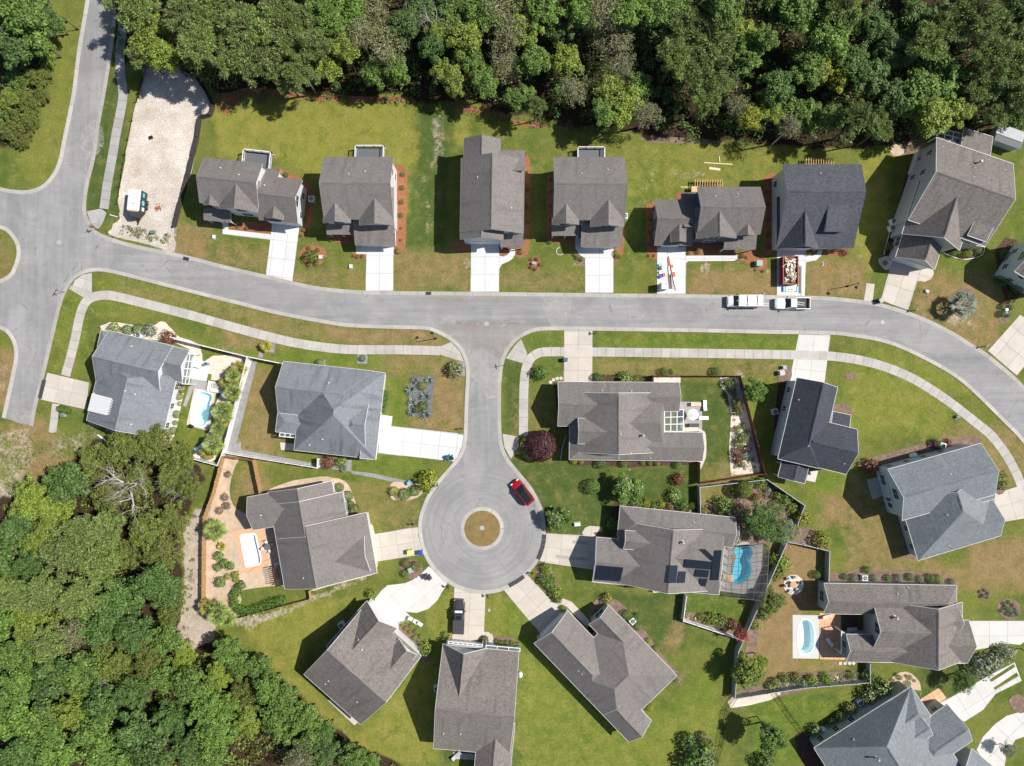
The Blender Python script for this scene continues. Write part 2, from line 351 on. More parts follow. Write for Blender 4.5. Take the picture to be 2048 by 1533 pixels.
LF = {
 'P': leaf('needle_pine', (0.147, 0.210, 0.060), (0.254, 0.320, 0.105), .25), 'B': leaf('leaf_mid', (0.090, 0.164, 0.030), (0.178, 0.271, 0.056)),
 'L': leaf('leaf_light', (0.143, 0.207, 0.030), (0.259, 0.315, 0.058)), 'D': leaf('leaf_dark', (0.060, 0.119, 0.029), (0.130, 0.205, 0.053)),
 'G': leaf('leaf_greybrown', (0.156, 0.169, 0.077), (0.258, 0.250, 0.132), .2), 'O': leaf('leaf_olive', (0.099, 0.138, 0.030), (0.220, 0.240, 0.055), .25),
 'Y': leaf('leaf_yellowgreen', (0.200, 0.231, 0.022), (0.310, 0.315, 0.040)), 'V': leaf('leaf_purple', (.048, .014, .022), (.105, .030, .044), .15),
 'C': leaf('leaf_copper', (.15, .055, .03), (.22, .10, .05)), 'S': leaf('leaf_silver', (.15, .19, .13), (.27, .30, .22)),
 'W': leaf('flower_cream', (.66, .62, .36), (.72, .70, .50), .15), 'K': leaf('flower_pinkwhite', (.55, .45, .42), (.70, .66, .62), .15),
 'R': leaf('flower_red', (.50, .03, .07), (.62, .08, .13), .2), 'H': leaf('leaf_hedge', (.065, .140, .020), (.125, .215, .036)),
 'A': leaf('leaf_agave', (.16, .22, .20), (.27, .33, .31), .1), 'F': leaf('frond', (0.143, 0.208, 0.046), (0.286, 0.325, 0.098), .2), 'FY': leaf('frond_yellow', (0.242, 0.242, 0.033), (0.396, 0.341, 0.066), .2),
 'T': leaf('dry_twig', (.16, .12, .085), (.26, .21, .16), .1), 'FG': leaf('frond_grey', (.13, .18, .13), (.22, .27, .20), .15),
}
# ------------------------------------------------------------------ ground sheet with painted lawn types
def wob(x, y, s, seed):
    r = np.random.default_rng(seed); v = np.zeros_like(x)
    for k in range(7):
        a = r.uniform(0, 6.28); f = s * r.uniform(.5, 2.2); v += np.sin((x * math.cos(a) + y * math.sin(a)) * f + r.uniform(0, 6.28))
    return v / 7 ** .5
def smooth_poly(pts, n=3):
    """Catmull-Rom closed outline"""
    out = []; m = len(pts)
    for i in range(m):
        p0, p1, p2, p3 = (np.array(pts[(i + j - 1) % m], float) for j in range(4))
        for k in range(n):
            t = k / n
            out.append(tuple(.5 * ((2 * p1) + (-p0 + p2) * t + (2 * p0 - 5 * p1 + 4 * p2 - p3) * t * t + (-p0 + 3 * p1 - 3 * p2 + p3) * t ** 3)))
    return out
def smooth_line(pts, n=4):
    out = []; m = len(pts)
    for i in range(m - 1):
        p0, p1, p2, p3 = (np.array(pts[min(max(i + j - 1, 0), m - 1)], float) for j in range(4))
        for k in range(n):
            t = k / n
            out.append(tuple(.5 * ((2 * p1) + (-p0 + p2) * t + (2 * p0 - 5 * p1 + 4 * p2 - p3) * t * t + (-p0 + 3 * p1 - 3 * p2 + p3) * t ** 3)))
    out.append(tuple(pts[-1])); return out
def sdist(x, y, poly):
    """signed distance (positive inside), px"""
    d = np.full(x.shape, 1e9); ins = np.zeros(x.shape, bool); m = len(poly)
    for i in range(m):
        ax, ay = poly[i]; bx, by = poly[(i + 1) % m]; dx, dy = bx - ax, by - ay
        t = np.clip(((x - ax) * dx + (y - ay) * dy) / (dx * dx + dy * dy + 1e-9), 0, 1)
        d = np.minimum(d, np.hypot(x - ax - t * dx, y - ay - t * dy))
        c = ((ay > y) != (by > y)) & (x < (bx - ax) * (y - ay) / (by - ay + 1e-12) + ax); ins ^= c
    return np.where(ins, d, -d)
def ell(cx, cy, rx, ry=None, n=20, a0=0):
    ry = ry or rx
    return [(cx + rx * math.cos(2 * math.pi * k / n) * math.cos(a0) - ry * math.sin(2 * math.pi * k / n) * math.sin(a0),
             cy + rx * math.cos(2 * math.pi * k / n) * math.sin(a0) + ry * math.sin(2 * math.pi * k / n) * math.cos(a0)) for k in range(n)]
def rect(x0, y0, x1, y1): return [(x0, y0), (x1, y0), (x1, y1), (x0, y1)]
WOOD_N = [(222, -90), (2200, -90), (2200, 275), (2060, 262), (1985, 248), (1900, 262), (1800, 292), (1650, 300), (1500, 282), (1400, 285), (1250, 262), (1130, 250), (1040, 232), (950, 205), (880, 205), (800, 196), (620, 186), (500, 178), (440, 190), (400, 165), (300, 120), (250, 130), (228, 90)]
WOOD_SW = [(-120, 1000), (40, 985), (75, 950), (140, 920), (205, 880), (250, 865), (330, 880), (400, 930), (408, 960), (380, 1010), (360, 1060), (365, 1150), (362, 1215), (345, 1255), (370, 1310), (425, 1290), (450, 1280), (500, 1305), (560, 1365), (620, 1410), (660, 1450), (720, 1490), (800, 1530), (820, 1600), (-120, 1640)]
# pools: outline px -> hole in the ground
POOL1 = smooth_poly([(396.5, 785), (408, 785), (420, 789), (424, 792), (423, 800), (420, 806), (418, 830), (413, 845), (406, 852), (396, 851), (387, 849), (384, 838), (384.5, 820), (388, 803)], 2)
POOL2 = smooth_poly([(1490, 1087), (1497, 1090), (1503, 1098), (1505, 1107), (1500, 1118), (1499, 1126), (1503, 1136), (1500, 1150), (1494, 1160), (1484, 1166), (1471, 1168), (1464, 1164), (1463, 1155), (1466, 1144), (1468, 1132), (1471, 1120), (1472, 1112), (1468, 1106), (1470, 1098), (1478, 1090)], 2)
POOL3 = smooth_poly([(1606, 1241), (1617, 1242), (1624, 1248), (1627, 1262), (1628, 1280), (1626, 1295), (1620, 1304), (1609, 1307), (1600, 1305), (1597, 1290), (1596.5, 1270), (1599, 1252)], 2)
POOL4 = smooth_poly([(484, 1079), (493, 1073), (509, 1070), (512, 1080), (518, 1105), (521, 1122), (517, 1127), (496, 1132), (492, 1128), (487, 1102)], 2)
POOLS = [POOL1, POOL2, POOL3, POOL4]
def build_ground():
    st = .55
    xs = np.concatenate([[-4000, -1500, -500, -220, -130], np.arange(-96, 96.01, st), [130, 220, 500, 1500, 4000]])
    ys = np.concatenate([[-4000, -1500, -500, -200, -110], np.arange(-76, 76.01, st), [110, 200, 500, 1500, 4000]])
    nx, ny = len(xs), len(ys); X, Y = np.meshgrid(xs, ys); Z = np.zeros_like(X)
    px = X / CAMH * FPX + 1024; py = -Y / CAMH * FPX + 766.5
    wx = px + 5 * wob(px, py, .05, 1) + 2 * wob(px, py, .2, 2); wy = py + 5 * wob(px, py, .05, 3) + 2 * wob(px, py, .2, 4)
    ch = {k: np.zeros_like(X) for k in 'dygslf'}
    def paint(c, poly, s=1.0, fe=14.0, warp=True):
        d = sdist(wx if warp else px, wy if warp else py, poly); v = s * np.clip(d / fe + .5, 0, 1); ch[c] = np.maximum(ch[c], v)
    # yellow-green turf
    paint('y', [(420, 205), (835, 195), (835, 310), (790, 500), (600, 330), (440, 320)], .85, 30)
    paint('y', rect(905, 215, 940, 300), .7); paint('y', rect(1235, 285, 1560, 400), .5, 30)
    paint('y', [(1715, 300), (1790, 300), (1775, 470), (1740, 560), (1705, 500)], .8, 20)
    paint('y', [(480, 1250), (600, 1200), (720, 1190), (640, 1270), (600, 1350), (720, 1460), (870, 1300), (880, 1533), (740, 1520), (560, 1370)], .75, 30)
    paint('y', [(1030, 1300), (1080, 1290), (1250, 1480), (1440, 1380), (1440, 1560), (1020, 1560)], .45, 40)
    paint('y', rect(1690, 740, 1900, 870), .6, 40); paint('y', rect(1480, 750, 1580, 850), .35, 25); paint('y', rect(850, 1180, 1010, 1290), .6, 18)
    paint('y', rect(185, 560, 760, 640), .3, 30); paint('y', rect(105, 590, 180, 750), .3, 20); paint('y', rect(20, 30, 170, 380), .35, 40)
    # dry brown turf
    for p, s in (([(350, 440), (420, 450), (420, 540), (350, 510)], .7), (rect(420, 490, 540, 545), .45), (rect(590, 540, 735, 575), .5), (rect(790, 500, 942, 582), .55), (rect(1000, 540, 1165, 586), .45),
                 (rect(1375, 540, 1552, 590), .75), (rect(1612, 520, 1735, 600), .7), ([(650, 655), (870, 662), (890, 690), (640, 685)], .85), ([(250, 565), (640, 645), (640, 680), (230, 585)], .45),
                 (ell(964, 1057, 36), .9), (rect(1830, 545, 2000, 720), .6), (rect(860, 730, 928, 860), .75), (rect(760, 700, 930, 750), .45), (ell(880, 850, 60, 25), .6), (rect(480, 735, 560, 920), .6),
                 (rect(1690, 960, 1840, 1150), .55), (rect(1930, 1080, 2060, 1180), .75), (rect(1840, 1120, 2060, 1180), .6), (rect(1540, 1080, 1650, 1220), .95), (rect(1500, 1200, 1600, 1360), .95),
                 (rect(1590, 1325, 1690, 1345), .8), (rect(1880, 850, 2060, 960), .5), (rect(1190, 715, 1560, 755), .4), (rect(1020, 800, 1110, 930), .25), (rect(1400, 930, 1490, 1010), .4), (rect(640, 960, 840, 1060), .35),
                 (ell(100, 935, 60, 35), .95), (ell(60, 870, 60, 30), .7), (ell(15, 760, 35, 60), .85), (ell(10, 520, 30, 50), .4), (rect(1640, 990, 1700, 1050), .7), (rect(440, 640, 560, 700), .55), (ell(505, 985, 35, 60), .65), (ell(1900, 610, 60, 50), .5)):
        paint('d', p, s, 26)
    # deep green turf
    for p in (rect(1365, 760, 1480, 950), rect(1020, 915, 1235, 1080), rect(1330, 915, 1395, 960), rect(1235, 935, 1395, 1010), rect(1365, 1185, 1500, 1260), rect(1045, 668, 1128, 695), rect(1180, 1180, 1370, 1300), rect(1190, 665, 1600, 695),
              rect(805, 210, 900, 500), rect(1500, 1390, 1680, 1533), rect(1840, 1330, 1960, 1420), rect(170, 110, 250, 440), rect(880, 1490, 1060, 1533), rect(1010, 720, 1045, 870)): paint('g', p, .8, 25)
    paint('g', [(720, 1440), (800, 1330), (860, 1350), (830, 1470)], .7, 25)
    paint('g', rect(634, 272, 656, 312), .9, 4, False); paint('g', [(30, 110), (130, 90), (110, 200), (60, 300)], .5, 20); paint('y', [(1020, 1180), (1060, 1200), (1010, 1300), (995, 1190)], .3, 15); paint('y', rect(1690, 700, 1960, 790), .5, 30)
    paint('g', [(1030, 1420), (1085, 1385), (1110, 1450), (1170, 1533), (1030, 1533)], .55, 30); paint('y', [(1040, 1300), (1090, 1330), (1150, 1400), (1120, 1460), (1045, 1400)], .55, 30); paint('d', [(1330, 1290), (1345, 1240), (1365, 1245), (1350, 1310)], .6, 14)
    for p, v in (([(1040, 1300), (1300, 1440), (1440, 1300), (1440, 1560), (1040, 1560)], .62), ([(720, 1440), (800, 1330), (860, 1350), (830, 1470)], .7), (rect(1690, 700, 1900, 870), .62), (rect(1190, 665, 1600, 700), .7), ([(1715, 300), (1790, 300), (1775, 470), (1740, 560), (1705, 500)], .6), (rect(1480, 760, 1570, 960), .6), (rect(100, 590, 180, 750), .5),
                 (rect(560, 695, 770, 735), .6), (rect(1500, 1390, 1680, 1540), .62), (rect(700, 895, 860, 960), .5), (rect(975, 1190, 1060, 1290), .7), (rect(1620, 940, 1700, 1000), .7), (rect(1900, 470, 1990, 560), .5), (rect(170, 560, 560, 620), .5), (rect(1365, 1185, 1500, 1260), .5), (rect(860, 1180, 910, 1290), .5), (rect(1840, 1130, 1960, 1240), .35), (rect(500, 210, 830, 310), .3), (rect(760, 770, 815, 850), .5), (rect(335, 700, 440, 890), .5), (rect(1045, 665, 1130, 700), .6)): paint('f', p, v, 26)
    # bare soil and sand
    for p, s in (([(-60, 850), (60, 860), (75, 900), (50, 960), (30, 1010), (-60, 1010)], .45), (ell(150, 885, 55, 30), .40), (ell(225, 865, 60, 12, a0=.25), .6), (ell(15, 1000, 30, 20), .8), (ell(20, 760, 25, 40), .35),
                 ([(385, 1020), (415, 1020), (412, 1190), (440, 1250), (400, 1330), (370, 1310), (345, 1250), (372, 1200), (368, 1100)], .9), ([(440, 1235), (560, 1215), (700, 1165), (740, 1140), (745, 1150), (700, 1180), (560, 1235), (470, 1260)], .55),
                 ([(868, 225), (890, 225), (882, 330), (866, 340)], .5), (rect(846, 340, 866, 500), .35), (rect(1290, 290, 1310, 400), .35), (ell(1380, 350, 40, 14), .4), (rect(1700, 400, 1725, 590), .3), (rect(370, 1150, 412, 1290), .8),
                 ([(195, 470), (260, 480), (345, 500), (350, 440), (300, 470), (250, 450)], .8), (ell(1910, 640, 40, 12, a0=.5), .5), (ell(1545, 535, 30, 20), .3), (ell(1410, 538, 16, 12), .6), (ell(935, 530, 14, 16), .5), (ell(1158, 528, 14, 12), .4), (rect(1460, 740, 1500, 760), .5)):
        paint('s', p, s, 16)
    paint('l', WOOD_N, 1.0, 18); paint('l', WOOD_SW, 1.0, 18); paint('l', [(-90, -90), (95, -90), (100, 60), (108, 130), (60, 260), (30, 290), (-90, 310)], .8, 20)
    keep = np.ones_like(X, bool)
    for p in POOLS: keep &= sdist(px, py, p) < .5
    idx = np.arange(nx * ny).reshape(ny, nx)
    q = np.stack([idx[:-1, :-1], idx[:-1, 1:], idx[1:, 1:], idx[1:, :-1]], -1)
    kq = keep[:-1, :-1] & keep[:-1, 1:] & keep[1:, 1:] & keep[1:, :-1]; q = q[kq]
    me = bpy.data.meshes.new('ground'); me.vertices.add(nx * ny)
    me.vertices.foreach_set('co', np.stack([X, Y, Z], -1).ravel().astype('f'))
    me.loops.add(q.size); me.loops.foreach_set('vertex_index', q.ravel().astype('i'))
    me.polygons.add(len(q)); me.polygons.foreach_set('loop_start', np.arange(0, q.size, 4).astype('i'))
    me.update(calc_edges=True)
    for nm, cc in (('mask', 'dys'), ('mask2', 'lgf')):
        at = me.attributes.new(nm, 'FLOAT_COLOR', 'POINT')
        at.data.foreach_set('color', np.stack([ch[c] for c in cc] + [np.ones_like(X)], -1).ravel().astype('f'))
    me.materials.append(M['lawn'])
    o = link('ground', me); tag(o, kind='structure'); return o
build_ground()

# ------------------------------------------------------------------ flat pieces of the setting
LAYER = [0.010]
def sheet(name, pts, mat, z=None, thick=None, smooth=0, holes=(), jit=0.0, label=None, kind='structure'):
    """a polygon in photo pixels lying on the ground"""
    if smooth: pts = smooth_poly(pts, smooth)
    if jit:
        r = random.Random(len(pts) * 7 + int(pts[0][0])); pts = [(x + r.uniform(-jit, jit), y + r.uniform(-jit, jit)) for x, y in pts]
    if z is None: LAYER[0] += .0006; z = LAYER[0]
    mb = MB(); mb.poly([W2(p)[:2] for p in pts], -.02, z, [[W2(p)[:2] for p in h] for h in holes])
    o = mb.build(name, mat); tag(o, label, kind=kind); return o
def clip_cell(subject, cell):
    out = list(subject)
    for i in range(len(cell)):
        ax, ay = cell[i]; bx, by = cell[(i + 1) % len(cell)]; inp = out; out = []
        if not inp: return []
        side = lambda p: (bx - ax) * (p[1] - ay) - (by - ay) * (p[0] - ax)
        for j in range(len(inp)):
            p = inp[j]; q = inp[(j + 1) % len(inp)]; sp, sq = side(p), side(q)
            if sp >= 0: out.append(p)
            if (sp >= 0) != (sq >= 0):
                t = sp / (sp - sq); out.append((p[0] + (q[0] - p[0]) * t, p[1] + (q[1] - p[1]) * t))
    return out
def area(p): return .5 * sum(p[i][0] * p[(i + 1) % len(p)][1] - p[(i + 1) % len(p)][0] * p[i][1] for i in range(len(p)))
def paved(name, pts, mat, org, ang, su, sv, z=.035, gap=.035, label=None, piece='slab', joint='joint', skip=None, kind='structure'):
    """a paved polygon (px) cut into slabs by a joint grid (org px, angle deg on the photo, spacing m)"""
    P = [tuple(W2(p)[:2]) for p in pts]
    if area(P) < 0: P = P[::-1]
    o = Vector(W2(org)[:2]); a = R(-ang); ux, uy = math.cos(a), math.sin(a)
    root = empty(name, (sum(p[0] for p in P) / len(P), sum(p[1] for p in P) / len(P), 0), label, kind=kind)
    loc = [((p[0] - o.x) * ux + (p[1] - o.y) * uy, -(p[0] - o.x) * uy + (p[1] - o.y) * ux) for p in P]
    i0 = math.floor(min(p[0] for p in loc) / su); i1 = math.ceil(max(p[0] for p in loc) / su); j0 = math.floor(min(p[1] for p in loc) / sv); j1 = math.ceil(max(p[1] for p in loc) / sv)
    base = MB(); base.poly(P, -.02, z - .02); base.build('bedding', M[joint], root)
    for i in range(i0, i1):
        for j in range(j0, j1):
            g = gap / 2; cell = [(i * su + g, j * sv + g), ((i + 1) * su - g, j * sv + g), ((i + 1) * su - g, (j + 1) * sv - g), (i * su + g, (j + 1) * sv - g)]
            c = clip_cell(loc, cell)
            if len(c) < 3 or abs(area(c)) < .12: continue
            c = [c[k] for k in range(len(c)) if math.dist(c[k], c[k - 1]) > .01]
            if len(c) < 3: continue
            w = [(o.x + x * ux - y * uy, o.y + x * uy + y * ux) for x, y in c]
            MB().poly(w, z - .05, z + random.uniform(-.003, .003)).build(piece, mat, root)
    return root
def strip_pieces(line, w0, w1, step):
    """cut a polyline (world xy) into quads between side offsets w0 and w1 (left positive), every step metres"""
    pts = [Vector(p) for p in line]; L = [0]
    for i in range(1, len(pts)): L.append(L[-1] + (pts[i] - pts[i - 1]).length)
    n = max(1, round(L[-1] / step)); out = []
    def at(s):
        s = min(max(s, 0), L[-1]); i = max(k for k in range(len(L)) if L[k] <= s + 1e-9); i = min(i, len(pts) - 2)
        t = (s - L[i]) / max(L[i + 1] - L[i], 1e-9); return pts[i].lerp(pts[i + 1], t)
    def nrm(s):
        d = at(s + .6) - at(s - .6); d.normalize(); return Vector((-d.y, d.x))
    for k in range(n):
        g = .018; ss = [L[-1] * k / n + g] + [L[-1] * (k + j / 4) / n for j in (1, 2, 3)] + [L[-1] * (k + 1) / n - g]
        out.append([(at(s) + nrm(s) * w0, at(s) + nrm(s) * w1) for s in ss])
    return out
K1 = [(176, -40), (172, 0), (154.5, 104), (144, 188), (125, 282), (117, 322), (104, 350), (84, 371), (57, 381), (27, 380), (0, 375), (-60, 360)]
K2 = [(236, -40), (231.7, 40), (225.5, 100), (213, 177), (200, 250), (190, 319), (178, 367), (172, 411), (175, 434), (188, 458), (208, 470), (242, 482), (286, 493), (346, 505), (400, 518), (449, 531), (531, 550), (584, 563), (640, 574), (700, 580), (760, 582.5), (860, 583.5), (1000, 585), (1100, 586), (1228, 587.5), (1320, 588.5), (1400, 589.5), (1500, 590.5), (1610, 592), (1660, 594), (1727, 601), (1765, 608), (1815, 623), (1862, 642), (1907, 665), (1943, 688), (1975, 708), (2029, 753), (2060, 786), (2110, 840)]
K4 = [(-60, 448), (0, 458), (20, 471), (32, 491), (33.6, 512), (25, 538), (10, 555), (-60, 578)]
K5 = [(-60, 640), (0, 659), (13.7, 667), (23.5, 681), (28.4, 697), (29.4, 714), (25.4, 736), (19.6, 765), (11.7, 801), (4, 836)]
K3 = [(66.5, 853), (73.4, 814), (90, 748), (105.7, 681), (121, 617), (129, 593), (138, 574), (152, 557), (175, 546), (208, 544), (269, 558), (336, 575), (400, 591), (480, 611), (560, 631), (640, 646), (700, 655), (798, 658.5), (849, 660), (873, 667), (900, 682), (920, 702), (930, 727), (932, 757), (929.5, 802), (927.5, 868), (924, 893), (913, 917), (880, 955), (858, 984), (844.7, 1013), (837, 1041), (837.5, 1071), (845, 1103), (862, 1135), (893, 1165), (927, 1182), (966, 1188), (1006, 1182), (1047, 1157), (1074, 1127), (1087, 1099), (1092, 1066), (1088, 1028), (1078, 1001), (1063, 974), (1041, 947), (1020, 921), (1008, 897), (1003, 866), (1002, 800), (1003, 760), (1007, 730), (1016, 705), (1035, 681), (1060, 667), (1080, 662), (1130, 661), (1200, 662), (1400, 665), (1530, 668), (1660, 670), (1700, 674), (1760, 684), (1811, 702), (1880, 737), (1925, 767), (1970, 809), (2006, 845), (2033, 872), (2060, 906), (2110, 975)]
for k in ('K1', 'K2', 'K3', 'K4', 'K5'): globals()[k] = smooth_line(globals()[k], 3)
road_out = K1 + K4 + K5 + K3 + K2[::-1]
sheet('road', road_out, M['asphalt'], z=.012)
kerb_root = empty('kerb', (0, 0, 0), kind='structure')
def kerb(line, side, step=3.05, root=None):
    for q in strip_pieces([W2(p)[:2] for p in line], 0, side * .62, step):
        mb = MB(); vs = []
        for (a, b) in q:
            c = a.lerp(b, .32); vs += [(a.x, a.y, -.02), (a.x, a.y, .095), (c.x, c.y, .08), (b.x, b.y, .022), (b.x, b.y, -.02)]
        fs = []
        for i in (0, 5, 10, 15):
            for k in range(4): fs.append((i + k, i + k + 1, i + k + 6, i + k + 5) if side > 0 else (i + k + 5, i + k + 6, i + k + 1, i + k))
        fs += [(0, 1, 2, 3, 4), (24, 23, 22, 21, 20)]
        mb.add(vs, fs); mb.build('kerb_section', M['kerb'], root or kerb_root)
# the offset side points into the road
kerb(K1, 1); kerb(K2, -1); kerb(K3, 1); kerb(K4, 1); kerb(K5, 1)
isl = [(964.4 + 42.6 * math.cos(t), 1057.5 + 42.6 * math.sin(t)) for t in np.linspace(0, 2 * math.pi, 49)]
isl_root = empty('traffic_island', W(964.4, 1057.5), kind='structure')
kerb([(964.4 + 36 * math.cos(-t), 1057.5 + 36 * math.sin(-t)) for t in np.linspace(0, 2 * math.pi, 49)], -1, 3.3, isl_root)
MB().poly([W2(p)[:2] for p in ell(964.4, 1057.5, 36, n=40)], .01, .085).build('turf', soil('island_turf', (.155, .125, .048), (.27, .19, .085), 1.1, 11), isl_root)
# sidewalks
def sidewalk(line, w=1.5, step=1.53, mat='conc_walk', label=None):
    root = empty('sidewalk', W2(line[len(line) // 2]), kind='structure')
    for q in strip_pieces([W2(p)[:2] for p in smooth_line(line, 3)], w / 2, -w / 2, step):
        P = [p[0] for p in q] + [p[1] for p in reversed(q)]; P = [(p.x, p.y) for p in P]
        if area(P) < 0: P = P[::-1]
        MB().poly(P, -.02, .034 + random.uniform(-.004, .004)).build('slab', M[mat], root)
    return root
sidewalk([(131, 752), (141, 716), (150.7, 677), (158.5, 638), (167, 612), (179, 598), (198, 592), (225, 592), (300, 610), (400, 636), (500, 664), (580, 684), (640, 694), (700, 699.5), (800, 700), (880, 702)])
sidewalk([(112, 808), (105, 866)], 1.25, 2.4)
sidewalk([(250, 20), (243, 77), (240, 104), (241, 146), (246.3, 188), (240, 230), (231.7, 271), (225, 313), (215, 367), (208, 418)], mat='conc_dark')
sidewalk([(1047, 872), (1047, 830), (1048, 775), (1051, 742), (1060, 719), (1076, 707), (1100, 704), (1200, 704.5), (1400, 707), (1600, 710.5), (1680, 714.5), (1750, 728), (1810, 750), (1860, 778), (1905, 809), (1952, 846), (1984, 873), (2012, 910), (2033, 948), (2047, 985), (2060, 1030)])
paved('sidewalk_ramp', [(138, 578), (150, 561), (165, 550), (184, 546), (184, 586), (170, 597)], M['conc_walk'], (184, 586), 20, 1.7, 1.7)
paved('sidewalk_ramp', [(877, 695), (902, 684.5), (919, 702), (929, 725), (881, 710)], M['conc_walk'], (877, 695), 20, 2.2, 2.2)
paved('sidewalk_ramp', [(174, 423), (202, 418), (213.5, 426), (205, 448), (195, 460), (181, 446)], M['conc_dark'], (202, 418), 10, 3.0, 2.6)
paved('sidewalk_ramp', [(1011, 717), (1028, 694), (1042, 678), (1056, 711), (1046, 727)], M['conc_walk'], (1042, 678), 25, 2.0, 2.0)
paved('sidewalk_ramp', [(1005, 868), (1037, 874), (1037, 895), (1022, 918), (1009, 895)], M['conc_walk'], (1005, 868), 8, 2.5, 2.5)
# driveways
def drive(pts, mat, org, ang, su, sv, label=None, **k): return paved('driveway', pts, M[mat], org, ang, su, sv, label=label, **k)
drive([(545, 446), (599, 452), (584.7, 563), (532, 550)], 'conc_new', (565, 555), 7, 2.25, 3.0)
paved('garden_path', [(445.6, 441), (457.3, 440), (456.6, 459.6), (544, 469.5), (542.5, 480), (444.2, 468.5)], M['conc_new'], (445, 468), 6, 3.5, 1.0, gap=.02)
drive([(712, 490), (788, 490), (786.5, 582), (731, 582), (733, 509), (712, 508)], 'conc_new', (759, 582), 0, 2.3, 2.9)
drive([(941.8, 486), (998.6, 486), (999, 512), (1006, 513.5), (1014, 511), (1019, 505), (1020, 499), (1030, 499), (1030, 509), (1026, 517), (1018, 523), (1004, 529), (999, 537), (997.8, 584.5), (940.8, 584)], 'conc_new', (970, 584), 0, 2.35, 2.9)
drive([(1150, 476), (1162, 476), (1162, 494), (1227.5, 494), (1226.5, 586.5), (1170, 586), (1170, 517), (1158, 509), (1151, 497)], 'conc_new', (1198.5, 586), 0, 2.35, 2.9)
drive([(1314.5, 489), (1372, 489), (1372, 512), (1475.5, 511), (1475, 518), (1468, 522.5), (1376, 523), (1372, 527), (1371.5, 588.5), (1314, 588)], 'conc_new', (1334.5, 588), 0, 3.05, 2.9)
drive([(1553.4, 499), (1612, 499), (1614, 510), (1624, 513), (1634, 508), (1637, 500), (1644, 501), (1642, 512), (1632, 521), (1612, 525), (1609, 592), (1553, 591)], 'conc_new', (1582, 592), 0, 2.35, 2.9)
drive([(1785.6, 519), (1866, 540), (1868, 549), (1861, 559), (1850, 564), (1835, 562), (1815.3, 622), (1761.3, 600)], 'conc_old', (1788, 611), 18.5, 2.3, 3.1)
sheet('driveway', [(1733, 567), (1749, 568.5), (1745, 606), (1727, 604)], M['conc_old'], z=.03)
drive([(1976, 702), (2040, 630), (2100, 670), (2033, 752)], 'conc_old', (1990, 715), 40, 2.6, 2.9)
drive([(95, 746), (178, 765.5), (172, 819.3), (81.2, 799.7)], 'conc_old', (88, 772.5), 13.2, 2.35, 2.3)
drive([(760.5, 830), (785, 833), (782.5, 852.5), (927.4, 868.5), (924, 893), (910.5, 924), (756.8, 907)], 'conc_new', (772, 880), 6.5, 2.95, 2.3)
drive([(707, 1050), (737, 1044), (746, 1052), (749.5, 1068), (836.5, 1053.5), (836.5, 1072), (846, 1109), (738, 1126), (730, 1066), (708, 1068)], 'conc_old', (762, 1095), -9, 2.75, 2.35)
drive([(858, 1133), (896, 1164), (888.5, 1177), (874.8, 1201), (857, 1218), (833.7, 1226), (811.8, 1224), (824, 1235.6), (816, 1242.5), (799, 1262), (750, 1204), (750, 1198), (762.5, 1182), (775, 1171), (809, 1167), (825.5, 1160), (842, 1148)], 'conc_mid', (812, 1224), -40, 4.0, 3.6, gap=.02)
drive([(909, 1175), (930, 1182.5), (950, 1186.5), (971, 1187.5), (968, 1264), (976, 1264), (985, 1270), (988.5, 1280), (988.5, 1296), (977.5, 1296), (977, 1282), (962, 1282), (962, 1300), (893, 1294), (904, 1277)], 'conc_old', (940, 1186), 1.5, 2.7, 2.7)
drive([(1008, 1181), (1031, 1169), (1055, 1150.5), (1107, 1206), (1126, 1197), (1143.4, 1204), (1184, 1247), (1174, 1256), (1133, 1213), (1122, 1211), (1114, 1215), (1134, 1232), (1088, 1277)], 'conc_old', (1031, 1166), 46.5, 2.75, 2.7)
drive([(1093, 1067), (1167, 1071), (1164, 1066), (1170, 1056), (1180, 1052), (1204, 1054), (1204, 1063), (1186, 1066), (1196, 1076), (1189, 1140), (1078.5, 1124), (1088, 1099)], 'conc_old', (1093, 1095), 6, 2.4, 2.4)
drive([(1128.5, 661.5), (1185.5, 662), (1184.5, 766), (1127, 766)], 'conc_old', (1156.5, 664), 0, 2.35, 2.15)
drive([(1597, 669.5), (1661, 670.5), (1648, 772), (1579, 762)], 'conc_mid', (1629, 670), 6, 2.55, 3.0)
drive([(1986, 988), (2037, 973), (2080, 962), (2090, 1030), (1996, 1046)], 'conc_old', (1986, 988), -17, 2.5, 2.4)
drive([(1938, 1242), (2080, 1242), (2060, 1275), (2040, 1290), (2020, 1288), (1998, 1287), (1975, 1296), (1945, 1301)], 'conc_mid', (1979, 1242), 0, 3.0, 2.5)
drive([(1880, 1406), (1912, 1389), (1975, 1353), (2029, 1325), (2043, 1362), (1991, 1388), (1966, 1420), (1928, 1444)], 'conc_mid', (1912, 1389), 58, 3.0, 3.3)
sheet('grass_strip', [(1978, 1360), (2027, 1328), (2030, 1334), (1983, 1364)], M['lawn'], z=.05); sheet('grass_strip', [(1987, 1376), (2033, 1345), (2037, 1352), (1990, 1380)], M['lawn'], z=.05)
drive([(1953, 1500), (1965, 1475), (1989, 1449), (2013, 1432), (2080, 1412), (2080, 1462), (2030, 1480), (2012, 1512), (2005, 1560), (1995, 1560)], 'conc_mid', (1989, 1449), 45, 3.2, 3.4)
for a in ([(1145, 1081), (1178, 1084), (1177, 1090), (1144, 1087)], [(1112, 1110), (1175, 1116), (1174, 1122), (1111, 1116)]):
    sheet('tyre_strip', a, M['conc_dark'], z=.046)
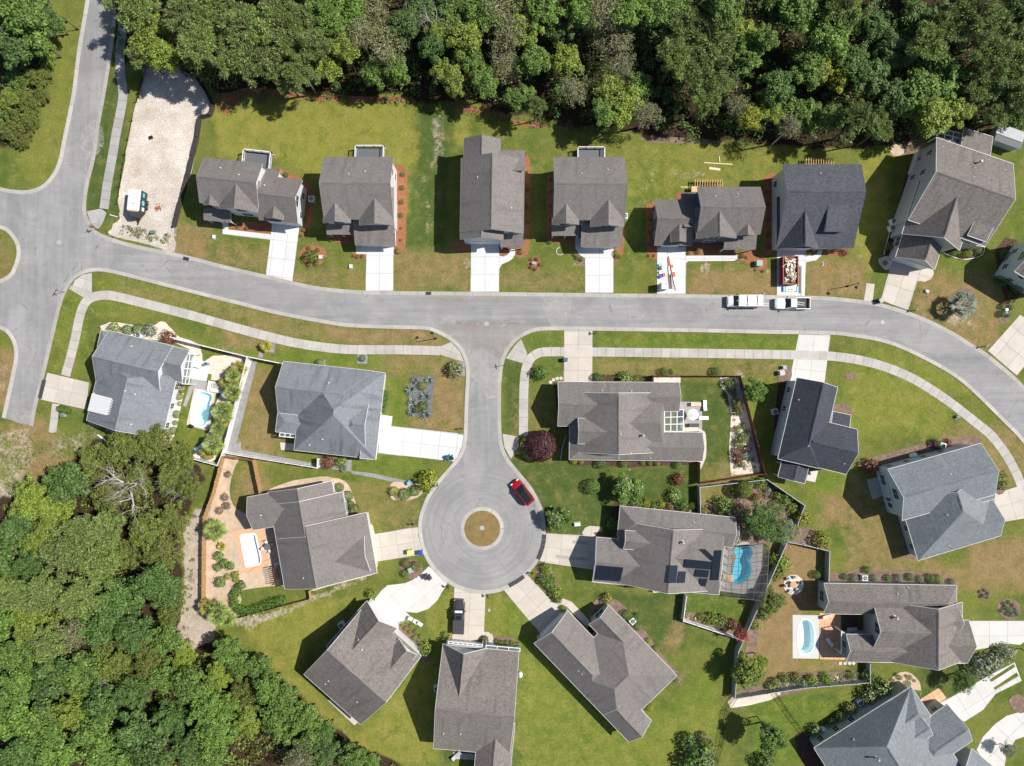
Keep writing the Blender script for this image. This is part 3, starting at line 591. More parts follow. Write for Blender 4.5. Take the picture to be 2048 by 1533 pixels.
# garden beds, gravel, patios
def bed(pts, mat, sm=3, z=None, jit=.6): return sheet('garden_bed', pts, M[mat], z=z, smooth=sm, jit=jit)
sheet('dirt_lot', [(291, 132), (312, 128), (345, 130), (380, 148), (402, 166), (418, 190), (426, 212), (420, 232), (400, 240), (398, 262), (380, 350), (362, 410), (349, 455), (347, 501), (300, 492), (250, 478), (216, 468), (228, 450), (240, 430), (236, 405), (246, 340), (256, 280), (272, 210), (285, 160)], M['sandlot'], smooth=3, jit=2.6)
bed([(434, 205), (440, 190), (500, 174), (560, 180), (640, 190), (700, 192), (790, 194), (825, 198), (820, 206), (700, 204), (640, 202), (560, 192), (500, 190), (470, 212), (450, 232)], 'mulch', jit=2.5); bed([(905, 212), (960, 215), (1010, 228), (1000, 236), (940, 224)], 'mulch', jit=2.5); bed([(1030, 240), (1090, 248), (1085, 256), (1030, 248)], 'mulch', jit=2); bed([(1290, 272), (1380, 278), (1440, 284), (1440, 290), (1370, 288), (1290, 282)], 'mulch_brown', jit=2.5)
bed([(545, 345), (560, 336), (582, 350), (618, 365), (628, 400), (622, 440), (614, 470), (600, 472), (600, 440), (560, 340)], 'mulch', 2); bed([(457, 444), (540, 444), (543, 469), (457, 460)], 'mulch', 1)
bed(ell(626, 511, 27, 21), 'mulch', 1, jit=1); bed([(789, 330), (806, 331), (814, 342), (813, 430), (810, 500), (802, 510), (788, 508)], 'mulch', 1); bed([(652, 462), (712, 462), (712, 488), (690, 488), (665, 482), (652, 480)], 'mulch', 1); bed([(703, 503), (733, 503), (733, 519), (708, 520)], 'mulch', 1)
bed([(908, 480), (941, 484), (941, 507), (912, 505)], 'mulch', 1); bed([(1048, 320), (1061, 322), (1061, 380), (1059, 480), (1058, 500), (1050, 513), (1030, 513), (1032, 495), (1046, 480)], 'mulch', 2); bed([(1000, 490), (1020, 490), (1018, 505), (1008, 512), (1000, 510)], 'mulch', 2)
bed([(1094, 352), (1107, 345), (1107, 470), (1120, 478), (1150, 476), (1150, 490), (1126, 489), (1100, 484), (1093, 470)], 'mulch', 1); bed([(1147, 505), (1158, 510), (1169, 518), (1168, 535), (1158, 528), (1148, 515)], 'mulch_brown', 2); bed([(1227, 455), (1249, 455), (1249, 478), (1246, 510), (1236, 524), (1228, 520)], 'mulch', 1)
bed(ell(1069.5, 527, 13), 'mulch', 1, jit=1); bed([(1292, 410), (1310, 402), (1310, 480), (1316, 500), (1314, 520), (1296, 516), (1292, 470)], 'mulch', 1); bed([(1350, 390), (1366, 384), (1374, 392), (1360, 402)], 'mulch', 2)
bed([(1372, 492), (1412, 486), (1440, 490), (1470, 495), (1476, 510), (1420, 511), (1374, 511)], 'mulch', 1); bed([(1475, 505), (1510, 498), (1512, 520), (1500, 528), (1478, 520)], 'mulch', 1); bed(ell(1520, 526, 14, 17), 'mulch', 1, jit=1); bed([(1528, 352), (1545, 345), (1553, 350), (1546, 500), (1538, 512), (1526, 508)], 'mulch', 1)
bed([(1611, 505), (1632, 503), (1630, 512), (1614, 512)], 'mulch', 1); bed([(1640, 493), (1699, 494), (1698, 505), (1690, 513), (1660, 512), (1646, 506)], 'mulch', 1)
bed([(1815, 340), (1846, 300), (1852, 330), (1830, 400), (1802, 470), (1790, 512), (1777, 515), (1768, 505), (1780, 470), (1798, 410)], 'mulch_dark', 2); bed([(1757, 518), (1786, 513), (1778, 540), (1764, 535)], 'gravel_white', 2)
bed([(1884, 500), (1915, 488), (1969, 492), (1968, 508), (1950, 518), (1920, 517), (1886, 506)], 'mulch_dark', 2); bed(ell(1927, 605, 26, 30, a0=.2), 'mulch_brown', 1, jit=1); bed([(2005, 600), (2022, 592), (2024, 620), (2018, 645), (2000, 645), (1992, 625)], 'mulch_brown', 2); bed([(1990, 500), (2035, 480), (2040, 590), (2010, 600)], 'mulch_dark', 2)
bed([(1815, 290), (1838, 262), (1850, 290), (1812, 312), (1798, 300)], 'mulch_brown', 2); bed([(1782, 295), (1802, 288), (1808, 308), (1786, 312)], 'gravel_tan', 2)
bed([(203, 660), (212, 648), (228, 644), (250, 648), (300, 654), (318, 644), (330, 645), (345, 660), (360, 676), (400, 690), (403, 735), (385, 715), (372, 765), (365, 800), (355, 850), (340, 890), (325, 895), (333, 800), (380, 700), (300, 680)], 'gravel_white', 2)
bed([(399, 742), (426, 712), (500, 716), (500, 740), (470, 830), (440, 905), (418, 925), (385, 915), (400, 890), (425, 850), (430, 810), (450, 770), (435, 752)], 'gravel_white', 2)
sheet('garden_bed', [(504, 722), (514, 724), (470, 900), (455, 912), (448, 905)], M['gravel_grey']); sheet('garden_bed', [(452, 896), (482, 884), (482, 900), (640, 929), (640, 936), (455, 906)], M['gravel_grey'])
sheet('garden_bed', [(822.6, 752), (869, 755.6), (862.3, 834.4), (813, 831)], M['gravel_slate'], z=.03); sheet('garden_bed', [(715, 707), (735, 707), (735, 728), (714, 727)], M['gravel_grey']); sheet('garden_bed', [(540, 682), (552, 685), (548, 706), (536, 704)], M['gravel_grey']); sheet('garden_bed', [(636, 719), (651, 720), (651, 732), (635, 731)], M['gravel_grey'])
sheet('garden_bed', [(518, 705), (526, 706), (525, 716), (516, 714)], M['gravel_grey']); sheet('garden_bed', [(900, 728), (930, 722), (930, 752), (905, 752)], M['gravel_grey']); sheet('garden_bed', [(745, 742), (756, 743), (752, 774), (742, 774)], M['gravel_grey']); sheet('garden_bed', [(645, 914), (703, 920), (703, 944), (640, 936)], M['gravel_grey'])
sheet('garden_path', [(703, 942), (745, 947), (812, 962), (842, 968), (845, 975), (810, 970), (745, 955), (703, 948)], M['gravel_grey'])
sheet('garden_bed', smooth_poly([(452, 912), (478, 916), (472, 930), (463, 955), (459, 985), (466, 1010), (480, 1022), (500, 1032), (560, 1060), (575, 1180), (490, 1180), (472, 1238), (412, 1215), (410, 1140), (413, 1080), (424, 1000), (438, 950)], 2), M['gravel_tan'], holes=[POOL4])
bed([(535, 985), (548, 975), (585, 962), (640, 954), (665, 955), (690, 962), (705, 985), (718, 1030), (725, 1050), (705, 1052), (700, 1020), (680, 985), (560, 992)], 'gravel_tan', 2, jit=1); bed([(630, 1182), (660, 1172), (700, 1162), (745, 1148), (757, 1125), (744, 1122), (735, 1150), (628, 1178)], 'gravel_tan', 2)
sheet('lawn_patch', smooth_poly([(481, 1184), (500, 1178), (560, 1172), (610, 1180), (560, 1196), (505, 1210), (488, 1206), (482, 1196)], 3), M['lawn'], z=.04)
bed([(782, 968), (800, 965), (830, 968), (845, 975), (842, 990), (822, 1000), (798, 1002), (782, 996)], 'gravel_tan', 3); bed(ell(822, 1138, 24, 20), 'mulch_brown', 2, jit=1)
bed([(797, 1262), (806, 1246), (820, 1250), (842, 1282), (856, 1300), (855, 1330), (842, 1315)], 'mulch_brown', 2); bed([(986, 1272), (1028, 1275), (1032, 1290), (988, 1290)], 'mulch_brown', 1); bed([(955, 1282), (962, 1271), (976, 1274), (976, 1290), (958, 1291)], 'mulch_brown', 2)
bed([(1071, 1140), (1090, 1130), (1110, 1150), (1118, 1180), (1112, 1200), (1104, 1200), (1085, 1175), (1076, 1160)], 'mulch_brown', 2, jit=1); bed([(1175, 1222), (1200, 1192), (1222, 1195), (1250, 1212), (1295, 1270), (1340, 1330), (1365, 1352), (1362, 1368), (1350, 1360), (1215, 1212), (1182, 1245)], 'mulch_brown', 2, jit=1)
bed([(1108, 765), (1116, 850), (1140, 860), (1138, 925), (1150, 932), (1190, 930), (1260, 936), (1330, 932), (1400, 930), (1403, 918), (1140, 916), (1140, 850), (1118, 850), (1118, 764)], 'mulch_dark', 1); bed([(1185, 749), (1305, 752), (1305, 765), (1185, 766)], 'mulch_dark', 1)
sheet('patio', rect(1304, 752, 1361, 766), M['gravel_white']); bed([(1440, 755), (1475, 756), (1488, 800), (1522, 945), (1461, 952), (1458, 900), (1462, 830), (1455, 790), (1440, 770)], 'gravel_white', 1)
bed([(1405, 862), (1412, 870), (1413, 905), (1408, 925), (1396, 940), (1398, 860)], 'conc_old', 2); sheet('patio', [(1360, 804), (1404, 804), (1404, 858), (1360, 858)], M['conc_dark']); bed([(1366, 855), (1392, 853), (1405, 863), (1366, 864)], 'gravel_white', 1)
bed([(1230, 1000), (1290, 1000), (1340, 1008), (1400, 1012), (1396, 1032), (1240, 1016), (1238, 1060), (1220, 1062), (1222, 1020)], 'mulch_dark', 1); bed([(1492, 985), (1520, 960), (1545, 968), (1598, 1010), (1590, 1050), (1560, 1080), (1480, 1085), (1400, 1030), (1410, 1005), (1460, 1000)], 'mulch_brown', 2, jit=1)
bed([(1590, 1062), (1620, 1055), (1640, 1075), (1630, 1095), (1600, 1090)], 'mulch_brown', 2); bed([(1365, 1225), (1400, 1228), (1460, 1240), (1495, 1260), (1480, 1290), (1470, 1270), (1365, 1240)], 'mulch_brown', 2); bed([(1500, 1240), (1516, 1235), (1512, 1300), (1490, 1310)], 'mulch_brown', 2)
bed(ell(1587, 1170, 20), 'gravel_white', 1, jit=.8); bed([(1650, 1150), (1690, 1145), (1722, 1136), (1760, 1140), (1830, 1142), (1895, 1148), (1912, 1162), (1905, 1172), (1650, 1168)], 'mulch_brown', 2, jit=1); bed(ell(1969, 1188.5, 13), 'mulch_brown', 1, jit=.8); bed(ell(2018.6, 1218.5, 25, 20, a0=.4), 'mulch_brown', 1, jit=.8)
bed([(1720, 922), (1780, 905), (1880, 878), (1950, 872), (1962, 888), (1880, 910), (1770, 945), (1720, 935)], 'mulch_brown', 2, jit=1); bed([(1984, 940), (1995, 945), (2012, 970), (2005, 988), (1990, 985)], 'mulch_brown', 2); bed([(1800, 1095), (1838, 1102), (1836, 1120), (1815, 1115)], 'mulch_brown', 2)
bed([(1558, 740), (1572, 730), (1583, 738), (1580, 762), (1556, 762)], 'mulch_brown', 2); bed([(1664, 812), (1690, 808), (1706, 822), (1700, 832), (1668, 828)], 'mulch_brown', 2); bed(ell(1701, 754, 11, 8), 'mulch_brown', 1); bed([(1556, 765), (1580, 765), (1562, 860), (1548, 862)], 'mulch_dark', 1)
bed([(1470, 1385), (1560, 1352), (1640, 1345), (1712, 1342), (1732, 1360), (1640, 1375), (1560, 1392), (1470, 1418), (1462, 1400)], 'mulch_brown', 2, jit=1); bed([(1470, 1390), (1560, 1382), (1540, 1400), (1462, 1416)], 'gravel_white', 2)
bed([(1764, 1376), (1790, 1350), (1812, 1344), (1832, 1354), (1842, 1374), (1840, 1395), (1822, 1378), (1640, 1490), (1632, 1470), (1690, 1420), (1730, 1385)], 'gravel_tan', 2, jit=1); bed([(1592, 1470), (1612, 1466), (1640, 1510), (1640, 1545), (1612, 1532), (1594, 1500)], 'mulch_dark', 2)
bed([(2016, 1400), (2035, 1388), (2050, 1400), (2050, 1425), (2030, 1424)], 'mulch_brown', 2); bed([(1375, 1480), (1410, 1465), (1430, 1500), (1420, 1533), (1370, 1530)], 'mulch_brown', 2)
paved('patio', [(1838, 1400), (1877, 1376), (1893, 1396), (1858, 1420)], M['paver_orange'], (1838, 1400), -32, .8, .8, gap=.04)
sheet('patio', [(656, 1401), (661, 1406), (709, 1451), (716, 1445), (664, 1396)], M['conc_old']); sheet('patio', [(1617, 943), (1636, 942), (1630, 965), (1612, 961)], M['conc_mid']); sheet('patio', [(1733, 960), (1775, 948), (1785, 985), (1745, 1000)], M['conc_dark'])
sheet('patio', [(906, 1505), (950, 1508), (950, 1520), (910, 1518)], M['conc_old']); sheet('patio', [(560, 885), (592, 888), (590, 902), (562, 900)], M['conc_old'])
# marks on the asphalt: sandy wash at the junction, patches
def stain(pts, mat): sheet('road_wash', pts, mat, z=.0145, smooth=3, jit=1.2)
_t = NT('wash'); _g = _t.pos(); _n = _t.noise(.7, 6, .75, _g, dist=1.0)
_t.col((.43, .345, .285)); _t.p(Roughness=.9); _mx = _t.n('MixShader', {0: _t.math('MULTIPLY', _t.mapr(_n, .42, .66), .62), 1: _t.n('BsdfTransparent').outputs[0], 2: _t.b.outputs[0]}); _t.t.links.new(_mx.outputs[0], _t.out.inputs[0])
_t2 = NT('pale_wash'); _g = _t2.pos(); _n = _t2.noise(1.0, 6, .75, _g, dist=1.0)
_t2.col((.52, .50, .475)); _t2.p(Roughness=.9); _mx = _t2.n('MixShader', {0: _t2.math('MULTIPLY', _t2.mapr(_n, .40, .64), .55), 1: _t2.n('BsdfTransparent').outputs[0], 2: _t2.b.outputs[0]}); _t2.t.links.new(_mx.outputs[0], _t2.out.inputs[0])
stain([(880, 650), (960, 640), (1060, 650), (1080, 658), (1030, 682), (1000, 720), (975, 700), (940, 700), (915, 680)], _t.m)
stain([(850, 640), (900, 632), (960, 645), (1050, 640), (1040, 650), (960, 652), (900, 650)], _t2.m); stain([(935, 700), (1000, 700), (1000, 780), (975, 800), (955, 760), (938, 800)], _t2.m)
stain([(30, 820), (60, 822), (66, 845), (40, 848), (22, 836)], _t2.m); stain([(1080, 595), (1140, 592), (1130, 655), (1105, 655)], _t2.m); stain([(860, 592), (1040, 592), (1040, 604), (900, 606)], _t.m)
stain([(985, 1010), (1000, 1015), (1005, 1030), (960, 1012), (930, 1020), (945, 1010)], _t2.m); stain([(200, 240), (205, 300), (160, 320), (165, 260)], _t2.m)
# ------------------------------------------------------------------ houses
def window_mesh(w, h):
    mb = MB(); t = .07
    mb.box((0, 0, h / 2), (w + 2 * t, .06, t)); mb.box((0, 0, -h / 2), (w + 2 * t + .06, .08, t)); mb.box((-w / 2 - t / 2, 0, 0), (t, .06, h)); mb.box((w / 2 + t / 2, 0, 0), (t, .06, h))
    mb.box((0, 0, 0), (w, .045, .045)); mb.box((0, .0, 0), (.04, .044, h))
    pn = MB(); pn.box((0, -.01, 0), (w, .02, h))
    return mb.mesh('window', M['white']), pn.mesh('pane', M['glass'])
WM, WP = window_mesh(.85, 1.35); WM2, WP2 = window_mesh(1.7, 1.4)
def door_meshes(w):
    fr = MB(); t = .1
    fr.box((0, 0, 2.2), (w + 2 * t, .08, t)); fr.box((-w / 2 - t / 2, 0, 1.08), (t, .08, 2.16)); fr.box((w / 2 + t / 2, 0, 1.08), (t, .08, 2.16))
    pn = MB(); n = max(2, round(w / .6))
    for i in range(n): pn.box(((i + .5) * w / n - w / 2, -.01, 0), (w / n - .05, .05, .44))
    pn.box((0, .0, 0), (w, .03, .52))
    return fr.mesh('garage_door', M['white']), pn.mesh('panel', M['white'])
GD = {w: door_meshes(w) for w in (2.6, 4.9)}
ROOFS = []      # (house, verts, tris) for placing things on roofs
class House:
    def __init__(s, label, blocks, roof, wall, win=True, group=None, vents=(), trim='white', flues=(), seed=0, wskip=(), lip=False):
        s.lip = lip
        s.blocks = []; c = Vector((0, 0, 0)); s.roofm = M[roof]; s.wallm = M[wall]; s.trim = M[trim]
        for a, k in blocks: s.blocks.append(s.frame(*a, **k))
        for b in s.blocks: c += b['o'] + b['A'] * b['L'] / 2 + b['B'] * b['Wd'] / 2
        c /= len(s.blocks); c.z = 0
        s.root = empty('house', c, label, 'house', group); s.rv = []; s.rf = []
        for i, b in enumerate(s.blocks): s.block(b, i)
        s.bvh = BVHTree.FromPolygons(s.rv, s.rf)
        if win: s.windows(random.Random(seed + len(label)), wskip)
        for p in vents: s.vent(p)
        for p in flues: s.flue(p)
    def frame(s, p1, p2, p3, eave, pitch, axis='u', e0='g', e1='g', **k):
        """p1,p2: ends of one eave-level edge (px), p3: a point of the opposite edge; axis u: ridge along p1p2, v: across it"""
        a = W2(p1, eave); b = W2(p2, eave); c = W2(p3, eave); u = (b - a); L = u.length; u.normalize(); n = Vector((-u.y, u.x, 0)); D = (c - a).dot(n)
        if D < 0: n = -n; D = -D
        if axis == 'u': A, B, LA, WB = u, n, L, D
        else: A, B, LA, WB = n, u, D, L
        f = k.get('f', .5); z0 = eave; z1 = k.get('z1', eave); zr = k.get('zr')
        if k.get('shed'): f = 1.0; zr = eave + WB * pitch; z1 = zr
        if zr is None: zr = eave + WB * .5 * pitch
        h = WB * .5
        h0 = k.get('h0', h) if e0 == 'h' else 0; h1 = k.get('h1', h) if e1 == 'h' else 0
        if h0 + h1 > LA * .97: q = LA * .97 / (h0 + h1); h0 *= q; h1 *= q
        return dict(o=Vector((a.x, a.y, 0)), A=A, B=B, L=LA, Wd=WB, z0=z0, z1=z1, zr=zr, f=f, h0=h0, h1=h1, k=k, axis=axis, eave=eave)
    def block(s, b, i):
        ez = i * .006; P = lambda a, bb, z: b['o'] + b['A'] * a + b['B'] * bb + Vector((0, 0, z + ez))
        L, Wd, f = b['L'], b['Wd'], b['f']; z0, z1, zr = b['z0'], b['z1'], b['zr']; T = .05
        vs = [P(0, 0, z0), P(L, 0, z0), P(L, Wd, z1), P(0, Wd, z1), P(b['h0'], f * Wd, zr), P(L - b['h1'], f * Wd, zr)]
        fs = [(0, 1, 5, 4)]
        if f < .999: fs.append((2, 3, 4, 5))
        if b['h0'] > 0: fs.append((3, 0, 4))
        if b['h1'] > 0: fs.append((1, 2, 5))
        if f >= .999: vs[2] = vs[5]; vs[3] = vs[4]
        # orient up
        fs2 = []
        for q in fs:
            nn = (vs[q[1]] - vs[q[0]]).cross(vs[q[2]] - vs[q[0]])
            fs2.append(q if nn.z > 0 else q[::-1])
        mb = MB(); mb.add(vs, fs2); ro = mb.build('roof', s.roofm, s.root)
        me = ro.data; uvl = me.uv_layers.new(name='UVMap')
        for p in me.polygons:
            n = p.normal; h = Vector((-n.y, n.x, 0)); h = h.normalized() if h.length > 1e-5 else Vector((1, 0, 0)); up = n.cross(h)
            for li in p.loop_indices:
                co = me.vertices[me.loops[li].vertex_index].co; uvl.data[li].uv = (co.dot(h), co.dot(up))
        n = len(s.rv); s.rv += vs; s.rf += [tuple(j + n for j in q) for q in fs2]
        # fascia: boards round the boundary, soffit under the roof
        fa = MB(); D = Vector((0, 0, -.20)); ring = []
        if b['h0'] > 0: ring.append((3, 0))
        else: ring += [(3, 4), (4, 0)] if f < .999 else [(4, 0)]
        ring.append((0, 1))
        if b['h1'] > 0: ring.append((1, 2))
        else: ring += [(1, 5), (5, 2)] if f < .999 else [(1, 5)]
        ring.append((2, 3) if f < .999 else (5, 4))
        cen = P(L / 2, Wd / 2, 0); ro_lip = MB()
        for x, y in ring:
            a, c = vs[x], vs[y]; d = (c - a); d.z = 0
            if d.length < .01: continue
            nn = Vector((d.y, -d.x, 0)).normalized(); m = (a + c) / 2 - cen
            if nn.x * m.x + nn.y * m.y < 0: nn = -nn
            e = nn * .045
            fa.add([a + e, c + e, c + e + D, a + e + D, a, c], [(0, 1, 2, 3), (0, 1, 5, 4)])
            if s.lip: ro_lip.add([a + e * 1.15 + Vector((0, 0, .012)), c + e * 1.15 + Vector((0, 0, .012)), c + Vector((0, 0, .012)), a + Vector((0, 0, .012)), a + e * 1.15 - Vector((0, 0, .03)), c + e * 1.15 - Vector((0, 0, .03))], [(0, 1, 2, 3), (0, 1, 5, 4)])
        fa.add([v + D for v in vs], [q[::-1] for q in fs2]); fa.build('fascia', s.trim, ro)
        if ro_lip.v: lp = ro_lip.build('drip_edge', s.roofm, ro); lp.data.uv_layers.new(name='UVMap')
        # ridge cap
        if f < .999 and not b['k'].get('nocap'):
            r0, r1 = vs[4], vs[5]; d = r1 - r0
            if d.length > 1.6:
                d.normalize(); r0 = r0 + d * .5; r1 = r1 - d * .5; B = b['B']; s0 = (zr - z0) / (f * Wd); s1 = (zr - z1) / ((1 - f) * Wd); w = .17
                rc = MB(); cs = [lambda p: p - B * w + Vector((0, 0, -w * s0 + .012)), lambda p: p - B * w + Vector((0, 0, -w * s0 + .05)), lambda p: p + Vector((0, 0, .07)), lambda p: p + B * w + Vector((0, 0, -w * s1 + .05)), lambda p: p + B * w + Vector((0, 0, -w * s1 + .012))]
                pts = [g(r0) for g in cs] + [g(r1) for g in cs]
                rc.add(pts, [(j, j + 1, j + 6, j + 5) for j in range(4)] + [(4, 3, 2, 1, 0), (5, 6, 7, 8, 9)]); rcap = rc.build('ridge_cap', s.roofm, ro)
                uv2 = rcap.data.uv_layers.new(name='UVMap')
        # walls
        ov = b['k'].get('ov', .38) + i * .004
        if not b['k'].get('open'):
            s0 = (zr - z0) / (f * Wd); s1 = (zr - z1) / ((1 - f) * Wd) if f < .999 else 0
            zt0 = z0 + s0 * ov - .19; zt1 = z1 + s1 * ov - .19 if f < .999 else zr - s0 * ov - .19
            a0, a1, b0, b1 = ov, L - ov, ov, Wd - ov
            w = MB(); Q = lambda a, bb, z: P(a, bb, z - ez)
            w.add([Q(a0, b0, 0), Q(a1, b0, 0), Q(a1, b0, zt0), Q(a0, b0, zt0)], [(0, 1, 2, 3)]); w.add([Q(a0, b1, 0), Q(a1, b1, 0), Q(a1, b1, zt1), Q(a0, b1, zt1)], [(3, 2, 1, 0)])
            for a, h in ((a0, b['h0']), (a1, b['h1'])):
                if h > 0: w.add([Q(a, b0, 0), Q(a, b1, 0), Q(a, b1, zt1), Q(a, b0, zt0)], [(0, 1, 2, 3)])
                elif f < .999: w.add([Q(a, b0, 0), Q(a, b1, 0), Q(a, b1, zt1), Q(a, f * Wd, zr - .19), Q(a, b0, zt0)], [(0, 1, 2, 3, 4)])
                else: w.add([Q(a, b0, 0), Q(a, b1, 0), Q(a, b1, zt1), Q(a, b0, zt0)], [(0, 1, 2, 3)])
            w.build('wall', s.wallm, s.root)
        else:
            w = MB(); pw = MB(); nP = max(2, round(L / 2.4) + 1)
            for j in range(nP):
                c = P(.2 + (L - .4) * j / (nP - 1), .2, 0); p = MB(); p.box((c.x, c.y, (z0 - .2) / 2), (.16, .16, z0 - .2), math.atan2(b['A'].y, b['A'].x)); p.build('porch_post', M['white'], s.root)
        b['ov'] = ov; b['gd'] = b['k'].get('gar')
        if b['gd'] is not None: s.garage(b, b['gd'])
    def sides(s, b):
        L, Wd, ov = b['L'], b['Wd'], b['ov']; o, A, B = b['o'], b['A'], b['B']
        s0 = (b['zr'] - b['z0']) / (b['f'] * Wd)
        top0 = b['z0'] + s0 * ov - .2; top1 = (b['z1'] if b['f'] < .999 else b['zr']) - .2
        # (start, dir, length, outward normal, wall height, is gable)
        return [(o + A * ov + B * ov, A, L - 2 * ov, -B, top0, False), (o + A * (L - ov) + B * ov, B, Wd - 2 * ov, A, min(top0, top1), b['h1'] == 0),
                (o + A * ov + B * (Wd - ov), A, L - 2 * ov, B, top1, False), (o + A * ov + B * ov, B, Wd - 2 * ov, -A, min(top0, top1), b['h0'] == 0)]
    def inside(s, p, z, skip):
        for b in s.blocks:
            if b is skip or b['k'].get('open'): continue
            r = Vector((p.x, p.y, 0)) - b['o']; a = r.dot(b['A']); c = r.dot(b['B'])
            if -.1 < a < b['L'] + .1 and -.1 < c < b['Wd'] + .1 and z < max(b['zr'], b['eave']) : return True
        return False
    def place(s, meshes, names, p, n, z, parent=None):
        ang = math.atan2(n.y, n.x) + math.pi / 2; q = Vector((p.x, p.y, z)) + n * .035 - s.root.location
        fr = link(names[0], meshes[0], s.root); fr.location = q; fr.rotation_euler = (0, 0, ang)
        ch = link(names[1], meshes[1], fr); return fr
    def windows(s, rnd, wskip):
        for bi, b in enumerate(s.blocks):
            if b['k'].get('open') or b['k'].get('nowin'): continue
            for si, (st, d, ln, n, top, gab) in enumerate(s.sides(b)):
                if (bi, si) in wskip or si == b['gd']: continue
                cnt = int(ln // 2.9)
                if ln > 1.5 and cnt == 0: cnt = 1
                for lev in (1.75, 4.55):
                    if lev + .9 > top and not (gab and lev > 3 and top > 2.5 and ln > 5 and b['zr'] > lev + 1.7): continue
                    if lev < 3 and top < 2.5: continue
                    hi = lev + .9 > top
                    for j in range(cnt if not hi else 1):
                        t = (j + .5) / (cnt if not hi else 1); p = st + d * (ln * t); wide = ln / max(cnt, 1) > 3.4 or hi
                        if s.inside(p + n * .5, lev, b) or s.inside(p + n * .05, lev, b): continue
                        s.place((WM2, WP2) if wide else (WM, WP), ('window', 'pane'), p, n, lev)
    def garage(s, b, side):
        st, d, ln, n, top, gab = s.sides(b)[side]; w = 4.9 if ln > 5.4 else 2.6; p = st + d * (ln / 2); ang = math.atan2(n.y, n.x) + math.pi / 2
        fr = link('garage_door', GD[w][0], s.root); fr.location = Vector((p.x, p.y, .02)) + n * .03 - s.root.location; fr.rotation_euler = (0, 0, ang)
        for j in range(4):
            c = link('panel', GD[w][1], fr); c.location = (0, 0, .28 + j * .54)
    def hit(s, p):
        o = Vector((0, 0, CAMH)); d = (W2(p) - o).normalized(); loc, nor, i, _ = s.bvh.ray_cast(o, d)
        return loc, nor
    def vent(s, p):
        loc, nor = s.hit(p)
        if loc is None: return
        mb = MB(); mb.cyl((loc.x, loc.y, loc.z - .1), .05, .42, 8); mb.cyl((loc.x, loc.y, loc.z + .0), .12, .05, 8, r2=.06); mb.build('vent_pipe', M['white'], s.root)
    def flue(s, p):
        loc, nor = s.hit(p)
        if loc is None: return
        mb = MB(); mb.cyl((loc.x, loc.y, loc.z - .2), .13, 1.1, 10); mb.cyl((loc.x, loc.y, loc.z + .9), .24, .12, 10, r2=.16); mb.cyl((loc.x, loc.y, loc.z), .28, .06, 10, r2=.15); mb.build('flue', M['metal'], s.root)
    def on_roof(s, pts, lift):
        out = []; nn = None
        for p in pts:
            loc, nor = s.hit(p)
            if loc is not None: out.append(loc); nn = nn or nor
        return out, nn
    def solar(s, quad, nu, nv):
        """quad px TL,TR,BR,BL on one roof plane -> nu x nv panels"""
        cx = sum(p[0] for p in quad) / 4; cy = sum(p[1] for p in quad) / 4; loc, nor = s.hit((cx, cy))
        if loc is None: return
        if nor.z < 0: nor = -nor
        o = Vector((0, 0, CAMH)); C = []
        for p in quad:
            d = (W2(p) - o).normalized(); t = (loc - o).dot(nor) / d.dot(nor); C.append(o + d * t + nor * .14)
        bl = lambda u, v: (C[0] * (1 - u) + C[1] * u) * (1 - v) + (C[3] * (1 - u) + C[2] * u) * v
        for i in range(nu):
            for j in range(nv):
                g = .012; q = [bl((i + g) / nu, (j + g) / nv), bl((i + 1 - g) / nu, (j + g) / nv), bl((i + 1 - g) / nu, (j + 1 - g) / nv), bl((i + g) / nu, (j + 1 - g) / nv)]
                mb = MB(); D = nor * -.05; mb.add(q + [v + D for v in q], [(3, 2, 1, 0), (4, 5, 6, 7), (0, 1, 5, 4), (1, 2, 6, 5), (2, 3, 7, 6), (3, 0, 4, 7)]); mb.build('solar_panel', M['solar'], s.root)
    def deck(s, pts, z=.9, mat='deck_grey', rail=True, open_sides=()):
        """deck floor px polygon at height z, railing on all sides but the listed ones"""
        P = [W2(p, z) for p in pts]; mb = MB(); mb.poly([p[:2] for p in P], z - .18, z, bottom=True); dk = mb.build('deck', M[mat], s.root)
        for p in P: MB().beam((p.x, p.y, 0), (p.x, p.y, z - .18), .14).build('deck_leg', M['white'], dk)
        if not rail: return dk
        for i in range(len(P)):
            if i in open_sides: continue
            a, b = P[i], P[(i + 1) % len(P)]; r = MB(); h = Vector((0, 0, .95)); n = max(1, round((b - a).length / 1.7))
            r.beam(a + h, b + h, .13, .06); r.beam(a + h * .12, b + h * .12, .06, .05)
            m = max(2, int((b - a).length / .13))
            for j in range(m + 1): q = a.lerp(b, j / m); r.beam(q + h * .1, q + h, .035)
            for j in range(n + 1): q = a.lerp(b, j / n); r.beam(q, q + h * 1.08, .13)
            r.build('railing', M['white'], dk)
        return dk
HS = {}
def H(key, *a, **k): HS[key] = House(*a, **k)
def b(*a, **k): return a, k
g = 'two-storey houses along the north side of the road'
H(1, 'white house with attached garage wing and small back deck, beside the sandy building lot', [
    b((408, 316), (525, 327.5), (395, 405), 6.0, .55), b((438, 417.5), (514, 425), (447, 356), 6.0, .55, 'v'), b((407, 410), (437, 413), (411, 372), 6.0, .6, 'v', nocap=1),
    b((408, 440), (461, 445), (410, 418), 2.9, .3, shed=1, open=1), b((518, 439.5), (595, 448), (607.3, 361), 4.2, .75, gar=0), b((528, 337.5), (561, 341), (520, 388), 3.14, .75, shed=1, nowin=1),
    b((532, 436), (565, 440), (540, 393), 5.0, .6, 'v', nowin=1, nocap=1)], 'sh_brown', 'sid_white', group=g, vents=[(441, 336.5), (477.5, 350), (529, 371)], lip=True)
HS[1].deck([(491, 302), (545, 308), (541, 346), (487, 340)], 1.0, open_sides=(2,))
